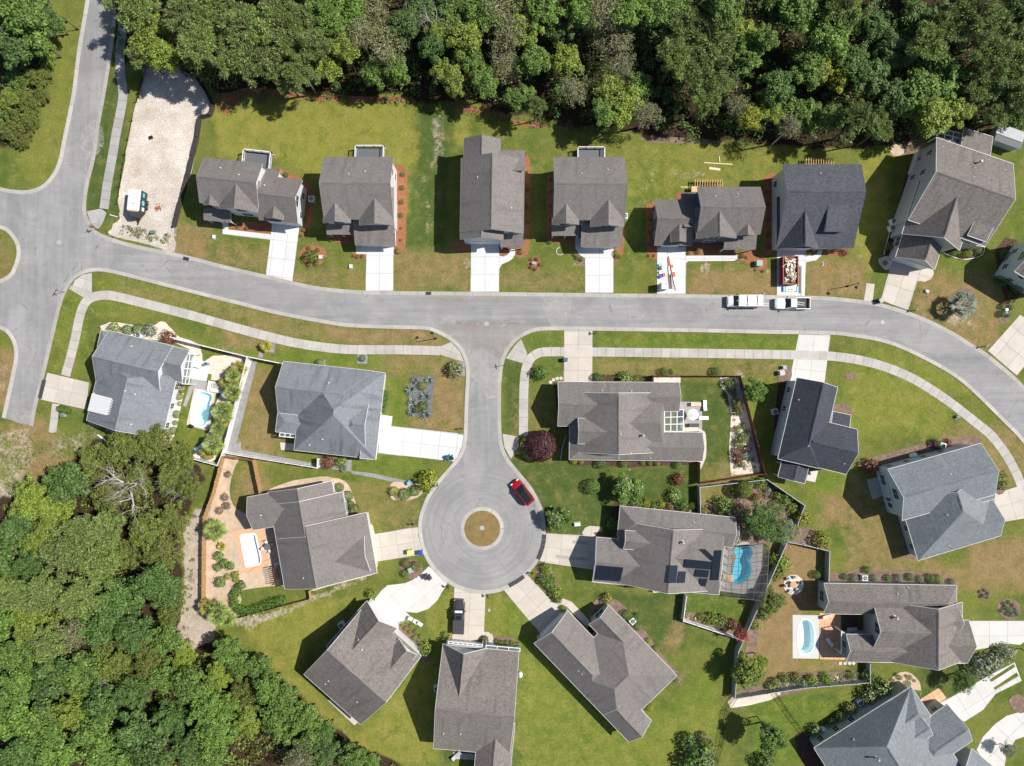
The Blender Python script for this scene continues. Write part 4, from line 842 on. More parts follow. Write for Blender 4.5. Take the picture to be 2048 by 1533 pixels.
H(2, 'white house with two front gables and dark deck, second new house from the left', [
    b((648, 314.5), (786.3, 314.5), (645, 438.5), 6.0, .58), b((646.6, 446), (700.7, 446), (650, 376), 6.0, .62, 'v', nocap=1), b((719, 451), (787, 451), (720, 376), 6.0, .62, 'v', nocap=1),
    b((654, 469), (709.6, 469), (654, 443), 3.0, .35, shed=1, open=1), b((710.3, 490.5), (790.4, 490.5), (710, 446), 3.3, .35, shed=1, gar=0)], 'sh_brown2', 'sid_white', group=g, vents=[(697, 348), (730, 343)], lip=True)
HS[2].deck([(713, 295), (769, 295), (768, 324), (712, 324)], 1.0, open_sides=(2,))
H(3, 'long pale blue gabled house with its ridge running away from the road, white curved walk', [
    b((922.3, 317), (920, 465), (1048, 400), 6.0, .56), b((928, 277.4), (927, 345), (1001.4, 300), 6.0, .6), b((988, 301.4), (1049.3, 301.4), (988, 345), 6.02, .3, shed=1),
    b((920.5, 479), (1006.8, 480), (921, 425), 5.9, .56, 'v', gar=3), b((1000.7, 494), (1046, 494), (1000, 458), 3.0, .4, shed=1, open=1)], 'sh_brown2', 'sid_blue', group=g, vents=[(955, 355), (1022, 416)], lip=True)
H(4, 'pale grey house with two front gables and a shaded back porch under the trees', [
    b((1107, 315), (1249, 315), (1107, 440), 6.0, .58), b((1104.5, 449.5), (1158, 449.5), (1105, 376), 6.0, .62, 'v', nocap=1), b((1181, 454), (1247.7, 454), (1182, 376), 6.0, .62, 'v', nocap=1),
    b((1103.8, 471.5), (1159, 471.5), (1104, 446), 3.0, .35, shed=1, open=1), b((1162, 494), (1243.5, 494), (1162, 450), 3.3, .35, shed=1, gar=0)], 'sh_brown2', 'sid_blue', group=g, vents=[(1163.5, 347), (1215.5, 339.5)], lip=True)
HS[4].deck([(1155, 298), (1208, 298), (1208, 322), (1155, 322)], .9, open_sides=(2,))
H(5, 'navy blue house with a dark roof, separate garage wing and unfinished timber deck frame', [
    b((1394.7, 374.7), (1520.7, 374.7), (1395, 468.5), 6.0, .62), b((1392.6, 477), (1472.7, 477), (1393, 415), 6.0, .6, 'v'), b((1474, 471), (1510, 471), (1474, 430), 6.0, .65, 'v', nocap=1),
    b((1448, 499), (1511, 499), (1448, 465), 3.0, .3, shed=1, open=1), b((1309, 491), (1384, 491), (1309, 400), 3.4, .73, gar=0), b((1362, 386), (1394, 386), (1362, 460), 3.3, .4, shed=1, nowin=1),
    b((1341, 484), (1372, 484), (1341, 437), 4.7, .7, 'v', nowin=1, nocap=1)], 'sh_brown', 'sid_navy', group=g, vents=[(1431, 393), (1475, 389)], lip=True)
H(6, 'white house with a charcoal shingle roof, shed dormer and red skip in its driveway', [
    b((1566.4, 329.7), (1722, 329.7), (1560, 490), 6.0, .4, f=.37, zr=7.6, z1=3.4), b((1554, 498), (1637.7, 498), (1556, 395), 3.35, .85, 'v', gar=3), b((1652, 462.5), (1693, 462.5), (1652, 400), 5.75, .22, shed=1, nowin=1, ov=.1),
    b((1640, 496), (1706, 496), (1640, 470), 3.25, .2, shed=1, open=1)], 'sh_charcoal', 'sid_white', group=g, vents=[(1641, 347.5)], lip=True)
H(7, 'large tan-roofed house set at an angle beside the wood, tall grey side wall', [
    b((1873.3, 275.4), (2026.7, 328), (1969.5, 492.6), 6.0, .53), b((1804, 468), (1913, 503), (1842, 362), 4.6, .8, 'v', f=.50, zr=8.5, z1=5.4), b((1791, 514.6), (1869.3, 539.6), (1815, 440), 3.3, .85, 'v', gar=3),
    b((1935, 471), (1972, 484), (1958, 405), 6.7, .3, shed=1, ov=.1, nowin=1), b((1928, 256), (1986, 274), (1915, 300), 3.0, .25, shed=1), b((1915, 484), (1969, 494), (1925, 455), 3.1, .2, shed=1, open=1)],
  'sh_tan', 'sid_grey', vents=[(1883.5, 294.5), (1946, 355), (2009, 341)], flues=[(1956, 326)])
H(8, 'brown-roofed blue-grey house cut off by the right edge of the picture', [b((2029, 543), (2110, 592), (2070, 470), 5.6, .6)], 'sh_tan', 'sid_blue')
g = None
H(9, 'grey-roofed corner house with a white ribbed awning and a pool yard', [
    b((217.7, 661.8), (346, 692), (190.3, 766.6), 3.2, .66), b((173, 841), (324, 877.5), (236, 722), 3.2, .44, 'v', 'g', 'h', h1=2.0), b((320, 687), (379.3, 700.8), (306, 752), 3.22, .66), b((202, 660.5), (222, 665), (187, 700), 2.8, .35, 'u', 'h', 'g', nowin=1)],
  'sh_grey', 'sid_white', vents=[(263, 693), (250, 782), (270, 789), (262, 849)])
H(10, 'grey-roofed house with many hips between the white fence and the cul-de-sac', [
    b((567, 723), (747, 742.5), (557.4, 826), 3.2, .62, 'u', 'g', 'h'), b((588, 900.8), (751, 919), (607, 728), 3.2, .6, 'v', 'h', 'h'), b((742, 784), (731, 914), (655, 775), 3.2, .55, 'v', 'g', 'h'),
    b((764.5, 783), (752, 919), (735, 781), 2.9, .42, shed=1, gar=0), b((556, 822), (632, 831), (552.6, 864), 3.0, .34, 'u', 'h', 'g')], 'sh_grey', 'sid_white', vents=[(657.5, 766), (645, 879), (619, 890.5)])
H(11, 'brown-roofed house with a tan gravel yard and white spa pool behind', [
    b((535.5, 985), (549, 1062), (664, 966), 3.3, .5, f=.545, zr=6.35, z1=3.25), b((540, 1010), (552, 1078), (688, 1001), 3.3, .5, f=.48, zr=6.42, z1=3.2), b((548.5, 1058), (569.7, 1179), (735, 1040), 3.3, .5, f=.40, zr=6.5, z1=3.1),
    b((494.4, 994.5), (506, 1061), (600, 975), 3.2, .55, 'v'), b((727.5, 1063), (743.3, 1150), (640, 1080), 3.05, .62, 'v', gar=3)], 'sh_brown2', 'sid_cream', vents=[(522, 1031), (607, 1156.5)])
H(12, 'white house with a tan-grey roof turned diagonally below the cul-de-sac', [
    b((607.6, 1349.4), (721.2, 1449.7), (841.8, 1311.5), 3.2, .6), b((733.5, 1202.3), (794.3, 1256.9), (655, 1295), 3.35, .92, 'v', gar=3), b((797.8, 1278), (833.9, 1309.7), (762, 1320), 3.9, .85, 'v', nocap=1, nowin=1)],
  'sh_tan', 'sid_white', vents=[(717, 1280), (724, 1300), (657, 1362), (651, 1368), (714.5, 1404)])
H(13, 'white-trimmed house with a steep front gable behind the dark pickup', [
    b((885.9, 1290), (1038, 1303.7), (871.2, 1497.6), 3.3, .54), b((885.9, 1288), (974.2, 1297), (875, 1400), 3.36, .98, 'v', gar=3), b((958, 1440), (1030, 1447), (945, 1590), 3.3, .6, 'v')], 'sh_tan', 'sid_blue', vents=[(887, 1467), (921, 1468)])
H(14, 'grey-brown roofed house turned diagonally at the foot of the cul-de-sac, green-grey walls', [
    b((1120, 1341), (1237.8, 1463.6), (1236, 1229), 3.2, .50, 'v', 'h', 'h', h0=4.9, h1=5.0), b((1068, 1287), (1180, 1403.6), (1134.7, 1221.4), 3.2, .70, 'u', 'g', 'h', gar=3), b((1217.5, 1211), (1178, 1249), (1301, 1298), 3.2, .72, 'v', 'g', 'h'),
    b((1206.6, 1431.2), (1257.9, 1484.6), (1251, 1388), 3.2, .70)], 'sh_brown2', 'sid_green', vents=[(1157, 1342), (1164, 1348), (1237.5, 1413)])
H(15, 'wide brown-roofed house with a white glazed porch in the middle of the right block', [
    b((1139, 786), (1139, 905), (1322, 800), 3.2, .5), b((1138.5, 920), (1404.6, 922.8), (1139, 862.8), 3.2, .52, 'u', 'h', 'g'), b((1150, 764), (1358.5, 765.3), (1150, 822), 3.2, .55), b((1116, 764), (1115.5, 852.6), (1240, 765), 3.2, .6, 'v', 'g', 'h', gar=None),
    b((1328, 790), (1328, 900), (1232, 790), 3.25, .6, 'v', 'h', 'g', h0=1.2), b((1156, 837), (1156, 888), (1228, 837), 4.4, .8, 'v', nowin=1, ov=.12)], 'sh_brown2', 'sid_cream', vents=[(1204, 781.5), (1263, 783), (1241, 869), (1262, 907), (1237, 916), (1300, 917)], flues=[(1285, 871)])
H(16, 'dark slate-roofed house with a long pale blue wall, alone on the bright lawn', [
    b((1593.6, 756), (1555.7, 918), (1675.5, 774.6), 4.8, .68, 'u', 'g', 'h', gar=3), b((1692.2, 949), (1714.2, 859), (1560, 917), 4.8, .62, 'v', 'g', 'h'), b((1666, 823), (1702, 831), (1659, 853), 3.0, .2, shed=1, open=1), b((1555.7, 954), (1609.4, 967.4), (1568, 900), 2.9, .42, 'v', open=1)],
  'sh_slate', 'sid_blue', vents=[(1597, 800), (1616.5, 892), (1688, 927.5)])
H(17, 'blue-grey roofed house with screened porch windows near the curved sidewalk', [
    b((1775.7, 939.3), (1962, 887), (1823.9, 1036), 5.0, .6), b((1836.2, 1121.8), (2001.7, 1071.7), (1806, 1000), 3.1, .6, 'v', 'h', 'g'), b((1984, 998), (2001.7, 1071.7), (1925, 1015), 3.1, .65, 'v', gar=3), b((1966, 910), (1990, 998), (1900, 930), 4.2, .5, 'v', 'g', 'h')],
  'sh_bluegrey', 'sid_blue', vents=[(1900, 948), (1894, 1030), (1897, 1091)])
H(18, 'brown-roofed house with two rear wings round a small oval pool', [
    b((1775, 1205), (1775, 1323), (1925, 1206), 3.2, .6), b((1747, 1206), (1745, 1302), (1850, 1206), 3.9, .65, 'v'), b((1648, 1167), (1913.6, 1171.3), (1646.5, 1227.8), 3.2, .75, 'u', 'g', 'h'), b((1693, 1269), (1692.3, 1324), (1850, 1269), 3.2, .65, 'v'),
    b((1937.6, 1241), (1935, 1326.6), (1850, 1242), 3.2, .62, 'v', gar=3), b((1917, 1214), (1919, 1268), (1855, 1214), 3.3, .6, 'v', nowin=1), b((1760, 1290), (1930, 1292), (1760, 1325), 3.15, .4)],
  'sh_tan', 'sid_grey', vents=[(1815, 1175), (1795, 1188), (1786, 1231)], flues=[(1789, 1234)])
H(19, 'grey-roofed house with a green-grey wall and small dormer at the bottom right', [
    b((1627.9, 1496.3), (1822, 1373.6), (1740, 1672), 3.4, .5, 'v', 'h', 'g', h0=2.8), b((1842, 1433), (1866, 1470), (1800, 1462), 4.7, .5, 'v', nowin=1), b((1894.8, 1409.3), (1944.8, 1482), (1795, 1478), 3.3, .62, 'v', 'g', 'h', gar=3), b((1822, 1373), (1862, 1432), (1740, 1425), 3.45, .75, 'v', 'h', 'h', h0=2.0)],
  'sh_bluegrey', 'sid_green', vents=[(1707, 1479)], flues=[(1752, 1515)])
H(20, 'grey-roofed garage corner cut off by the bottom edge beside the round drive', [b((1944, 1497.5), (2010, 1553), (1895, 1556), 3.3, .5)], 'sh_bluegrey', 'sid_grey', win=False)
H(21, 'brown-roofed house with black solar panels and a screened pool cage', [
    b((1240, 1042), (1229, 1165), (1432, 1060), 3.2, .5), b((1240.7, 1012.2), (1471, 1035.5), (1235, 1072), 3.2, .55, 'u', 'h', 'g'), b((1192.7, 1075), (1185, 1163.5), (1330, 1087), 3.1, .5, 'v', 'g', 'h', gar=3),
    b((1250.5, 1061), (1247, 1098), (1306, 1066), 4.4, .8, 'v', nowin=1, ov=.12), b((1454, 1042), (1438, 1190.5), (1333, 1030), 3.15, .60, 'v', 'h', 'g', h0=1.9), b((1478.2, 1048.8), (1472.7, 1088.7), (1400, 1038), 3.2, .5, 'v', 'g', 'h'), b((1184.8, 1164), (1437, 1190), (1190, 1120), 3.05, .3, 'u', 'g', 'g')],
  'sh_brown2', 'sid_cream', vents=[(1388, 1044.5)], flues=[(1364.5, 1084)])
h = HS[21]
h.solar([(1194, 1130), (1246.5, 1134.5), (1240.5, 1163), (1189.5, 1159)], 4, 2); h.solar([(1338, 1130.5), (1354.5, 1130.5), (1351.5, 1166), (1334, 1167)], 1, 1); h.solar([(1356, 1143), (1371, 1143), (1368.5, 1166), (1352.8, 1166.5)], 1, 1)
h.solar([(1369.5, 1117.5), (1424, 1123), (1421, 1139), (1366.5, 1134.5)], 4, 1); h.solar([(1391.5, 1138), (1418.5, 1140.5), (1415, 1155), (1388, 1152.5)], 2, 1); h.solar([(1400, 1156), (1415, 1157), (1410.5, 1172.5), (1396, 1171)], 1, 1)
h.solar([(1427, 1100), (1443.5, 1100), (1437, 1160), (1420.5, 1160)], 1, 3)
# skylight tube, awning of the corner house
def awning():
    q = [(184, 787), (227.3, 798), (220, 832.5), (175, 822)]; root = HS[9].root; P = [W2(p, 5.15 if i in (1, 2) else 3.75) for i, p in enumerate(q)]
    mb = MB(); n = 15
    for i in range(n):
        t0, t1 = i / n, (i + 1) / n; a, c = P[0].lerp(P[3], t0), P[0].lerp(P[3], t1); d, e = P[1].lerp(P[2], t0), P[1].lerp(P[2], t1); up = Vector((0, 0, .05 if i % 2 else 0)); mb.add([a + up, d + up, e + up, c + up], [(0, 1, 2, 3)])
        if i: mb.add([a, d, d + Vector((0, 0, .05)), a + Vector((0, 0, .05))], [(0, 1, 2, 3)])
    mb.build('awning', M['white'], root)
    for p in (P[0], P[3]): MB().beam((p.x + .2, p.y, 0), (p.x + .2, p.y, p.z - .02), .12).build('awning_post', M['white'], root)
awning()
# ------------------------------------------------------------------ plants
def cards(centers, normals, size, aspect=1.0, jitter=.5, rng=None, along=None):
    """leaf quads: n x 4 verts"""
    n = len(centers); rng = rng or RNG
    nr = normals + rng.normal(0, jitter, (n, 3)); nr /= np.linalg.norm(nr, axis=1, keepdims=True) + 1e-9
    t = along if along is not None else rng.normal(0, 1, (n, 3))
    t = t - nr * (t * nr).sum(1, keepdims=True); t /= np.linalg.norm(t, axis=1, keepdims=True) + 1e-9
    b = np.cross(nr, t); s = size * rng.uniform(.65, 1.35, (n, 1)); a = t * s * .5; c = b * s * .5 * aspect
    return np.stack([centers - a - c * .6, centers + a * .2 - c, centers + a - c * .0, centers + a * .1 + c], 1)
def quads_mesh(name, q, mat):
    n = len(q); me = bpy.data.meshes.new(name); me.vertices.add(n * 4); me.vertices.foreach_set('co', q.reshape(-1).astype('f'))
    me.loops.add(n * 4); me.loops.foreach_set('vertex_index', np.arange(n * 4, dtype='i')); me.polygons.add(n); me.polygons.foreach_set('loop_start', np.arange(0, n * 4, 4, dtype='i'))
    mats = mat if isinstance(mat, list) else [mat]
    for m in mats: me.materials.append(m)
    me.update(calc_edges=True); return me
def sph(n, rng, up=0.0):
    v = rng.normal(0, 1, (n, 3)); v /= np.linalg.norm(v, axis=1, keepdims=True); v[:, 2] += up; v /= np.linalg.norm(v, axis=1, keepdims=True); return v
def crown_quads(style, seed):
    rng = np.random.default_rng(seed); out = []
    cfg = {'broad': (56, .22, 140, .082, .75), 'pine': (66, .18, 150, .115, .24), 'scrub': (110, .15, 85, .060, .65), 'sparse': (70, .19, 44, .062, .55), 'fine': (90, .17, 110, .075, .28)}[style]
    nc, cr, nl, ls, asp = cfg
    cen = []; lobes = sph(5, rng) * np.array([.38, .38, .1]); tries = 0
    while len(cen) < nc and tries < 6000:
        tries += 1; l = lobes[rng.integers(5)]; d = sph(1, rng, .25)[0]; r = rng.uniform(.35, .66) if len(cen) > nc * .25 else rng.uniform(.1, .4)
        c = l + d * r * np.array([1, 1, .85])
        if np.hypot(c[0], c[1]) > .92 or c[2] < -.55: continue
        if all(np.linalg.norm(c - q) > cr * .62 for q in cen): cen.append(c)
    for c in cen:
        r = cr * rng.uniform(.7, 1.35); d = sph(nl, rng, .15); rad = r * rng.uniform(.55, 1.0, (nl, 1)) if style != 'pine' else r * rng.uniform(.3, .95, (nl, 1))
        p = c + d * rad * np.array([1, 1, .75]); nm = d * .7 + np.array([0, 0, .6])
        if style == 'pine': out.append(cards(p, np.cross(d, rng.normal(0, 1, (nl, 3))) + np.array([0, 0, .35]), ls, asp, .3, rng, along=d))
        else: out.append(cards(p, nm, ls, asp, .45, rng))
    return np.concatenate(out)
def trunk_mesh(seed, pale=False):
    rng = random.Random(seed); mb = MB(); top = .25
    pts = [(0, 0, -1.0), (rng.uniform(-.03, .03), rng.uniform(-.03, .03), -.5), (rng.uniform(-.05, .05), rng.uniform(-.05, .05), 0), (rng.uniform(-.08, .08), rng.uniform(-.08, .08), top)]
    mb.tube(pts, [.06, .05, .04, .012], 7)
    for k in range(7):
        a = rng.uniform(0, 6.28); z = rng.uniform(-.35, .1); l = rng.uniform(.4, .75)
        p0 = Vector((0, 0, z)); p1 = p0 + Vector((math.cos(a) * l * .5, math.sin(a) * l * .5, .12)); p2 = p0 + Vector((math.cos(a + .3) * l, math.sin(a + .3) * l, .30 + rng.uniform(-.1, .1)))
        mb.tube([p0, p1, p2], [.026, .016, .005], 5)
    return mb.mesh('trunk', M['bark_pale' if pale else 'bark'])
PROTO = {}
STY = {'P': 'pine', 'B': 'broad', 'L': 'broad', 'D': 'broad', 'G': 'sparse', 'O': 'scrub', 'Y': 'broad', 'S': 'fine', 'F': 'fine'}
BASEQ = {(s, i): crown_quads(s, 100 + i * 17 + len(s)) for s, n in (('broad', 4), ('pine', 3), ('scrub', 3), ('sparse', 2), ('fine', 2)) for i in range(n)}
TRK = [trunk_mesh(i) for i in range(4)]; TRKP = [trunk_mesh(20 + i, True) for i in range(2)]
NST = {'broad': 4, 'pine': 3, 'scrub': 3, 'sparse': 2, 'fine': 2}
def crown_mesh(kind, i, style=None):
    style = style or STY[kind]; i %= NST[style]; key = (kind, style, i)
    if key not in PROTO: PROTO[key] = quads_mesh('crown', BASEQ[(style, i)], LF[kind])
    return PROTO[key]
TN = [0]
def tree(px, py, r, kind, height, label, cat='tree', group=None, name=None, style=None, zc=None, vs=.95, extra=None):
    """crown centre at photo pixel (px,py), crown radius r px, total height in m"""
    TN[0] += 1; rnd = random.Random(TN[0] * 13 + 5); st = style or STY[kind]
    zc = zc or height * .68; k = (CAMH - zc) / FPX; Rm = r * k; p = W(px, py, zc)
    nm = name or {'P': 'pine_tree', 'G': 'thinning_tree', 'O': 'scrub_oak'}.get(kind, 'leafy_tree')
    root = empty(nm, (p.x, p.y, 0), label, cat, group, rz=rnd.uniform(0, 6.28))
    vz = min(Rm * vs, height - zc + .35 * Rm)
    c = link('crown', crown_mesh(kind, rnd.randrange(6), st), root, (0, 0, zc)); c.scale = (Rm * rnd.uniform(.92, 1.1), Rm * rnd.uniform(.92, 1.1), max(vz, Rm * .62))
    t = link('trunk', (TRKP if kind == 'G' else TRK)[rnd.randrange(2)], root, (0, 0, zc)); t.scale = (Rm, Rm, zc)
    if extra:
        e = link(extra[0], extra[1], root, (0, 0, zc)); e.scale = c.scale
    return root
DESC = {'P': 'grey-green pine', 'B': 'mid green leafy tree', 'L': 'light yellow-green tree', 'D': 'dark green tree', 'G': 'thin grey-brown tree', 'O': 'olive scrub oak', 'Y': 'bright yellow-green tree'}
NW_T = [(270, 18, 55, 'P'), (300, 70, 50, 'L'), (330, 112, 42, 'L'), (285, 112, 34, 'P'), (370, 40, 55, 'P'), (400, 92, 50, 'P'), (440, 30, 55, 'P'), (460, 112, 50, 'P'), (500, 60, 55, 'P'), (520, 128, 46, 'P'), (560, 20, 50, 'P'), (575, 82, 50, 'P'), (572, 160, 34, 'P'), (610, 40, 45, 'P'), (632, 100, 45, 'P'), (602, 142, 40, 'P'), (640, 8, 42, 'B'), (665, 55, 40, 'B'), (690, 100, 36, 'L'), (655, 135, 36, 'L'), (700, 18, 46, 'B'), (720, 70, 42, 'G'), (752, 20, 46, 'G'), (770, 90, 50, 'G'), (790, 142, 36, 'B'), (745, 150, 36, 'B'), (810, 55, 42, 'D'), (840, 18, 42, 'D'), (868, 95, 36, 'D'), (880, 62, 34, 'L'), (905, 26, 50, 'B'), (932, 80, 46, 'L'), (895, 150, 34, 'L'), (907, 178, 26, 'L'), (945, 130, 36, 'B'), (962, 28, 42, 'B'), (1000, 14, 46, 'G'), (1020, 70, 50, 'G'), (1010, 130, 42, 'G'), (968, 168, 36, 'B'), (1052, 58, 42, 'L'), (1086, 28, 42, 'B'), (1062, 118, 42, 'B'), (1040, 196, 36, 'B'), (1072, 214, 26, 'P'), (1120, 50, 42, 'D'), (1130, 128, 42, 'L'), (1148, 186, 36, 'G'), (1160, 18, 42, 'B'), (1204, 30, 54, 'G'), (1252, 18, 46, 'B'), (1222, 82, 50, 'G'), (1242, 132, 36, 'G'), (1226, 178, 46, 'L'), (1250, 218, 40, 'L'), (1206, 228, 32, 'B'), (1276, 170, 36, 'B'), (1292, 226, 40, 'G'), (1312, 28, 42, 'B'), (1342, 12, 42, 'B'), (1370, 60, 50, 'P'), (1420, 88, 60, 'P'), (1388, 132, 50, 'P'), (1432, 158, 46, 'P'), (1350, 112, 46, 'P'), (1410, 200, 40, 'P'), (1446, 26, 42, 'B'), (1478, 60, 42, 'L'), (1490, 114, 36, 'B'), (1532, 78, 30, 'B'), (1556, 26, 42, 'D'), (1476, 214, 36, 'G'), (1502, 236, 30, 'Y'), (1542, 226, 28, 'L'), (1552, 172, 42, 'D'), (1602, 26, 50, 'B'), (1652, 78, 60, 'B'), (1622, 132, 46, 'B'), (1690, 22, 46, 'P'), (1664, 152, 40, 'Y'), (1706, 118, 36, 'D'), (1604, 224, 42, 'B'), (1580, 256, 30, 'G'), (1660, 232, 34, 'B'), (1722, 236, 42, 'P'), (1762, 258, 30, 'P'), (1742, 56, 42, 'D'), (1792, 98, 46, 'D'), (1836, 36, 46, 'D'), (1852, 92, 50, 'P'), (1832, 188, 55, 'B'), (1892, 168, 58, 'B'), (1872, 226, 46, 'L'), (1912, 226, 36, 'L'), (1902, 56, 50, 'P'), (1952, 36, 55, 'P'), (1972, 108, 55, 'P'), (1996, 52, 46, 'P'), (2022, 128, 50, 'P'), (1962, 178, 46, 'P'), (2036, 26, 50, 'D'), (2044, 196, 42, 'P'), (2004, 192, 42, 'D'), (1992, 232, 30, 'P'), (2026, 226, 36, 'D'), (1782, 196, 46, 'D'), (1732, 148, 46, 'D')]
rows = {}
def rown(py): return 0 if py < 42 else 1 if py < 96 else 2 if py < 150 else 3
for t in NW_T: rows.setdefault(rown(t[1]), []).append(t)
for ri, rn in enumerate(('top-edge row', 'second row', 'third row', 'front row')):
    for i, (x, y, r, kd) in enumerate(sorted(rows[ri])):
        hgt = {'P': 16, 'B': 13, 'L': 12, 'D': 12, 'G': 13, 'Y': 10}[kd] * (1 - .07 * ri) * random.uniform(.72, 1.15)
        tree(x, y, r, kd, hgt, f'{DESC[kd]}, {ordw(i + 1)} from the left in the {rn} of the top wood', group='trees of the top wood')
# beyond the top edge, for their crowns and shade
for x in range(260, 2080, 130):
    y = random.uniform(-62, -38); kd = random.choice('PBBDG'); tree(x + random.uniform(-30, 30), y, 52, kd, 14, f'{DESC[kd]} cut by the top edge, {ordw(1 + (x - 260) // 130)} from left beyond the wood', group='trees of the top wood')
SW_T = [(140, 968, 50, 'D'), (190, 930, 46, 'O'), (250, 902, 50, 'O'), (310, 894, 46, 'O'), (360, 914, 40, 'O'), (215, 985, 46, 'O'), (280, 962, 40, 'O'), (340, 962, 40, 'O'), (380, 972, 34, 'O'), (62, 1000, 46, 'L'), (112, 1010, 44, 'L'), (30, 1050, 50, 'D'), (82, 1068, 46, 'L'), (160, 1060, 50, 'P'), (222, 1058, 50, 'P'), (130, 1112, 55, 'P'), (192, 1130, 55, 'P'), (252, 1112, 46, 'O'), (302, 1058, 50, 'O'), (350, 1040, 40, 'O'), (332, 1108, 46, 'O'), (300, 1162, 50, 'D'), (242, 1190, 50, 'D'), (60, 1140, 46, 'D'), (28, 1182, 46, 'P'), (100, 1190, 55, 'P'), (160, 1202, 50, 'P'), (62, 1240, 50, 'L'), (334, 1180, 38, 'D'), (344, 1222, 36, 'O'), (212, 1250, 50, 'D'), (270, 1260, 50, 'D'), (150, 1270, 44, 'G'), (92, 1290, 46, 'P'), (30, 1300, 46, 'B'), (334, 1282, 40, 'B'), (290, 1312, 50, 'O'), (222, 1330, 50, 'O'), (160, 1340, 50, 'B'), (100, 1360, 50, 'D'), (40, 1370, 50, 'B'), (30, 1440, 55, 'B'), (92, 1440, 50, 'B'), (150, 1420, 50, 'L'), (212, 1400, 50, 'D'), (270, 1390, 46, 'D'), (330, 1352, 40, 'B'), (362, 1312, 34, 'L'), (384, 1372, 44, 'B'), (412, 1422, 44, 'B'), (342, 1430, 50, 'D'), (282, 1460, 50, 'D'), (200, 1470, 50, 'B'), (120, 1500, 50, 'B'), (40, 1510, 50, 'D'), (230, 1525, 46, 'B'), (310, 1512, 50, 'D'), (380, 1490, 46, 'D'), (452, 1302, 32, 'B'), (484, 1332, 34, 'B'), (518, 1332, 30, 'B'), (440, 1352, 34, 'L'), (492, 1390, 40, 'O'), (452, 1412, 36, 'B'), (540, 1372, 38, 'B'), (572, 1402, 38, 'B'), (562, 1442, 44, 'B'), (610, 1440, 36, 'B'), (502, 1442, 36, 'L'), (622, 1482, 38, 'B'), (652, 1468, 26, 'D'), (652, 1512, 46, 'D'), (702, 1518, 36, 'B'), (744, 1530, 26, 'B'), (600, 1522, 44, 'G'), (432, 1472, 44, 'B'), (420, 1522, 46, 'B'), (-10, 1120, 50, 'D'), (-12, 1240, 50, 'B'), (-14, 1390, 50, 'D')]
rows = {}
for t in SW_T: rows.setdefault(min(7, max(0, int((t[1] - 890) // 82))), []).append(t)
for ri in sorted(rows):
    for i, (x, y, r, kd) in enumerate(sorted(rows[ri])):
        hgt = {'P': 9.5, 'B': 7, 'L': 6, 'D': 7.5, 'G': 7, 'O': 5.2}[kd] * random.uniform(.72, 1.2)
        tree(x, y, r, kd, hgt, f'{DESC[kd]}, {ordw(i + 1)} from left in the {ordw(ri + 1)} row of the lower-left thicket', group='trees of the lower-left thicket', style='scrub' if kd in 'LD' and i % 2 else None)
for i, (x, y, r, kd, hg) in enumerate(((45, 45, 70, 'B', 9), (100, 40, 32, 'D', 7), (85, 88, 34, 'B', 7), (20, 100, 44, 'D', 8), (60, -10, 50, 'D', 9), (0, -5, 50, 'B', 9))):
    tree(x, y, r, kd, hg, f'{DESC[kd]}, {ordw(i + 1)} of the clump in the top left corner', group='clump left of the street')
for i, (x, y, r, kd) in enumerate(((35, 160, 34, 'B'), (78, 150, 28, 'O'), (95, 125, 18, 'L'), (20, 205, 32, 'L'), (62, 200, 30, 'O'), (85, 190, 20, 'O'), (40, 245, 32, 'O'), (15, 270, 28, 'O'), (66, 240, 22, 'O'), (-12, 235, 34, 'B'), (45, 282, 18, 'O'))):
    tree(x, y, r, kd, 2.4, f'low rank bush on the verge, {ordw(i + 1)} down below the top left tree clump', 'bush', 'verge bushes left of the street', 'wild_bush', 'scrub', zc=.9, vs=.8)
# undergrowth: low foliage under the woods
def undergrowth(poly, n, label, mat, zmax):
    rng = np.random.default_rng(n); xs = [p[0] for p in poly]; ys = [p[1] for p in poly]; out = []
    x = rng.uniform(max(min(xs), -60), min(max(xs), 2110), n * 3); y = rng.uniform(max(min(ys), -60), min(max(ys), 1590), n * 3); ok = sdist(x, y, poly) > 8
    for a, c in list(zip(x[ok], y[ok]))[:n]:
        p = W(a, c); r = rng.uniform(.5, 1.5); m = 46; d = sph(m, rng, .5); q = np.array([p.x, p.y, rng.uniform(.1, zmax)]) + d * r * np.array([1, 1, .55]); out.append(cards(q, d + np.array([0, 0, .5]), .34, .7, .4, rng))
    o = link('undergrowth', quads_mesh('undergrowth', np.concatenate(out), LF[mat])); tag(o, label, 'undergrowth', kind='stuff')
undergrowth(WOOD_N, 1700, 'dark undergrowth on the floor of the top wood', 'D', 2.2)
undergrowth(WOOD_SW, 900, 'low undergrowth on the floor of the lower-left thicket', 'O', .9)
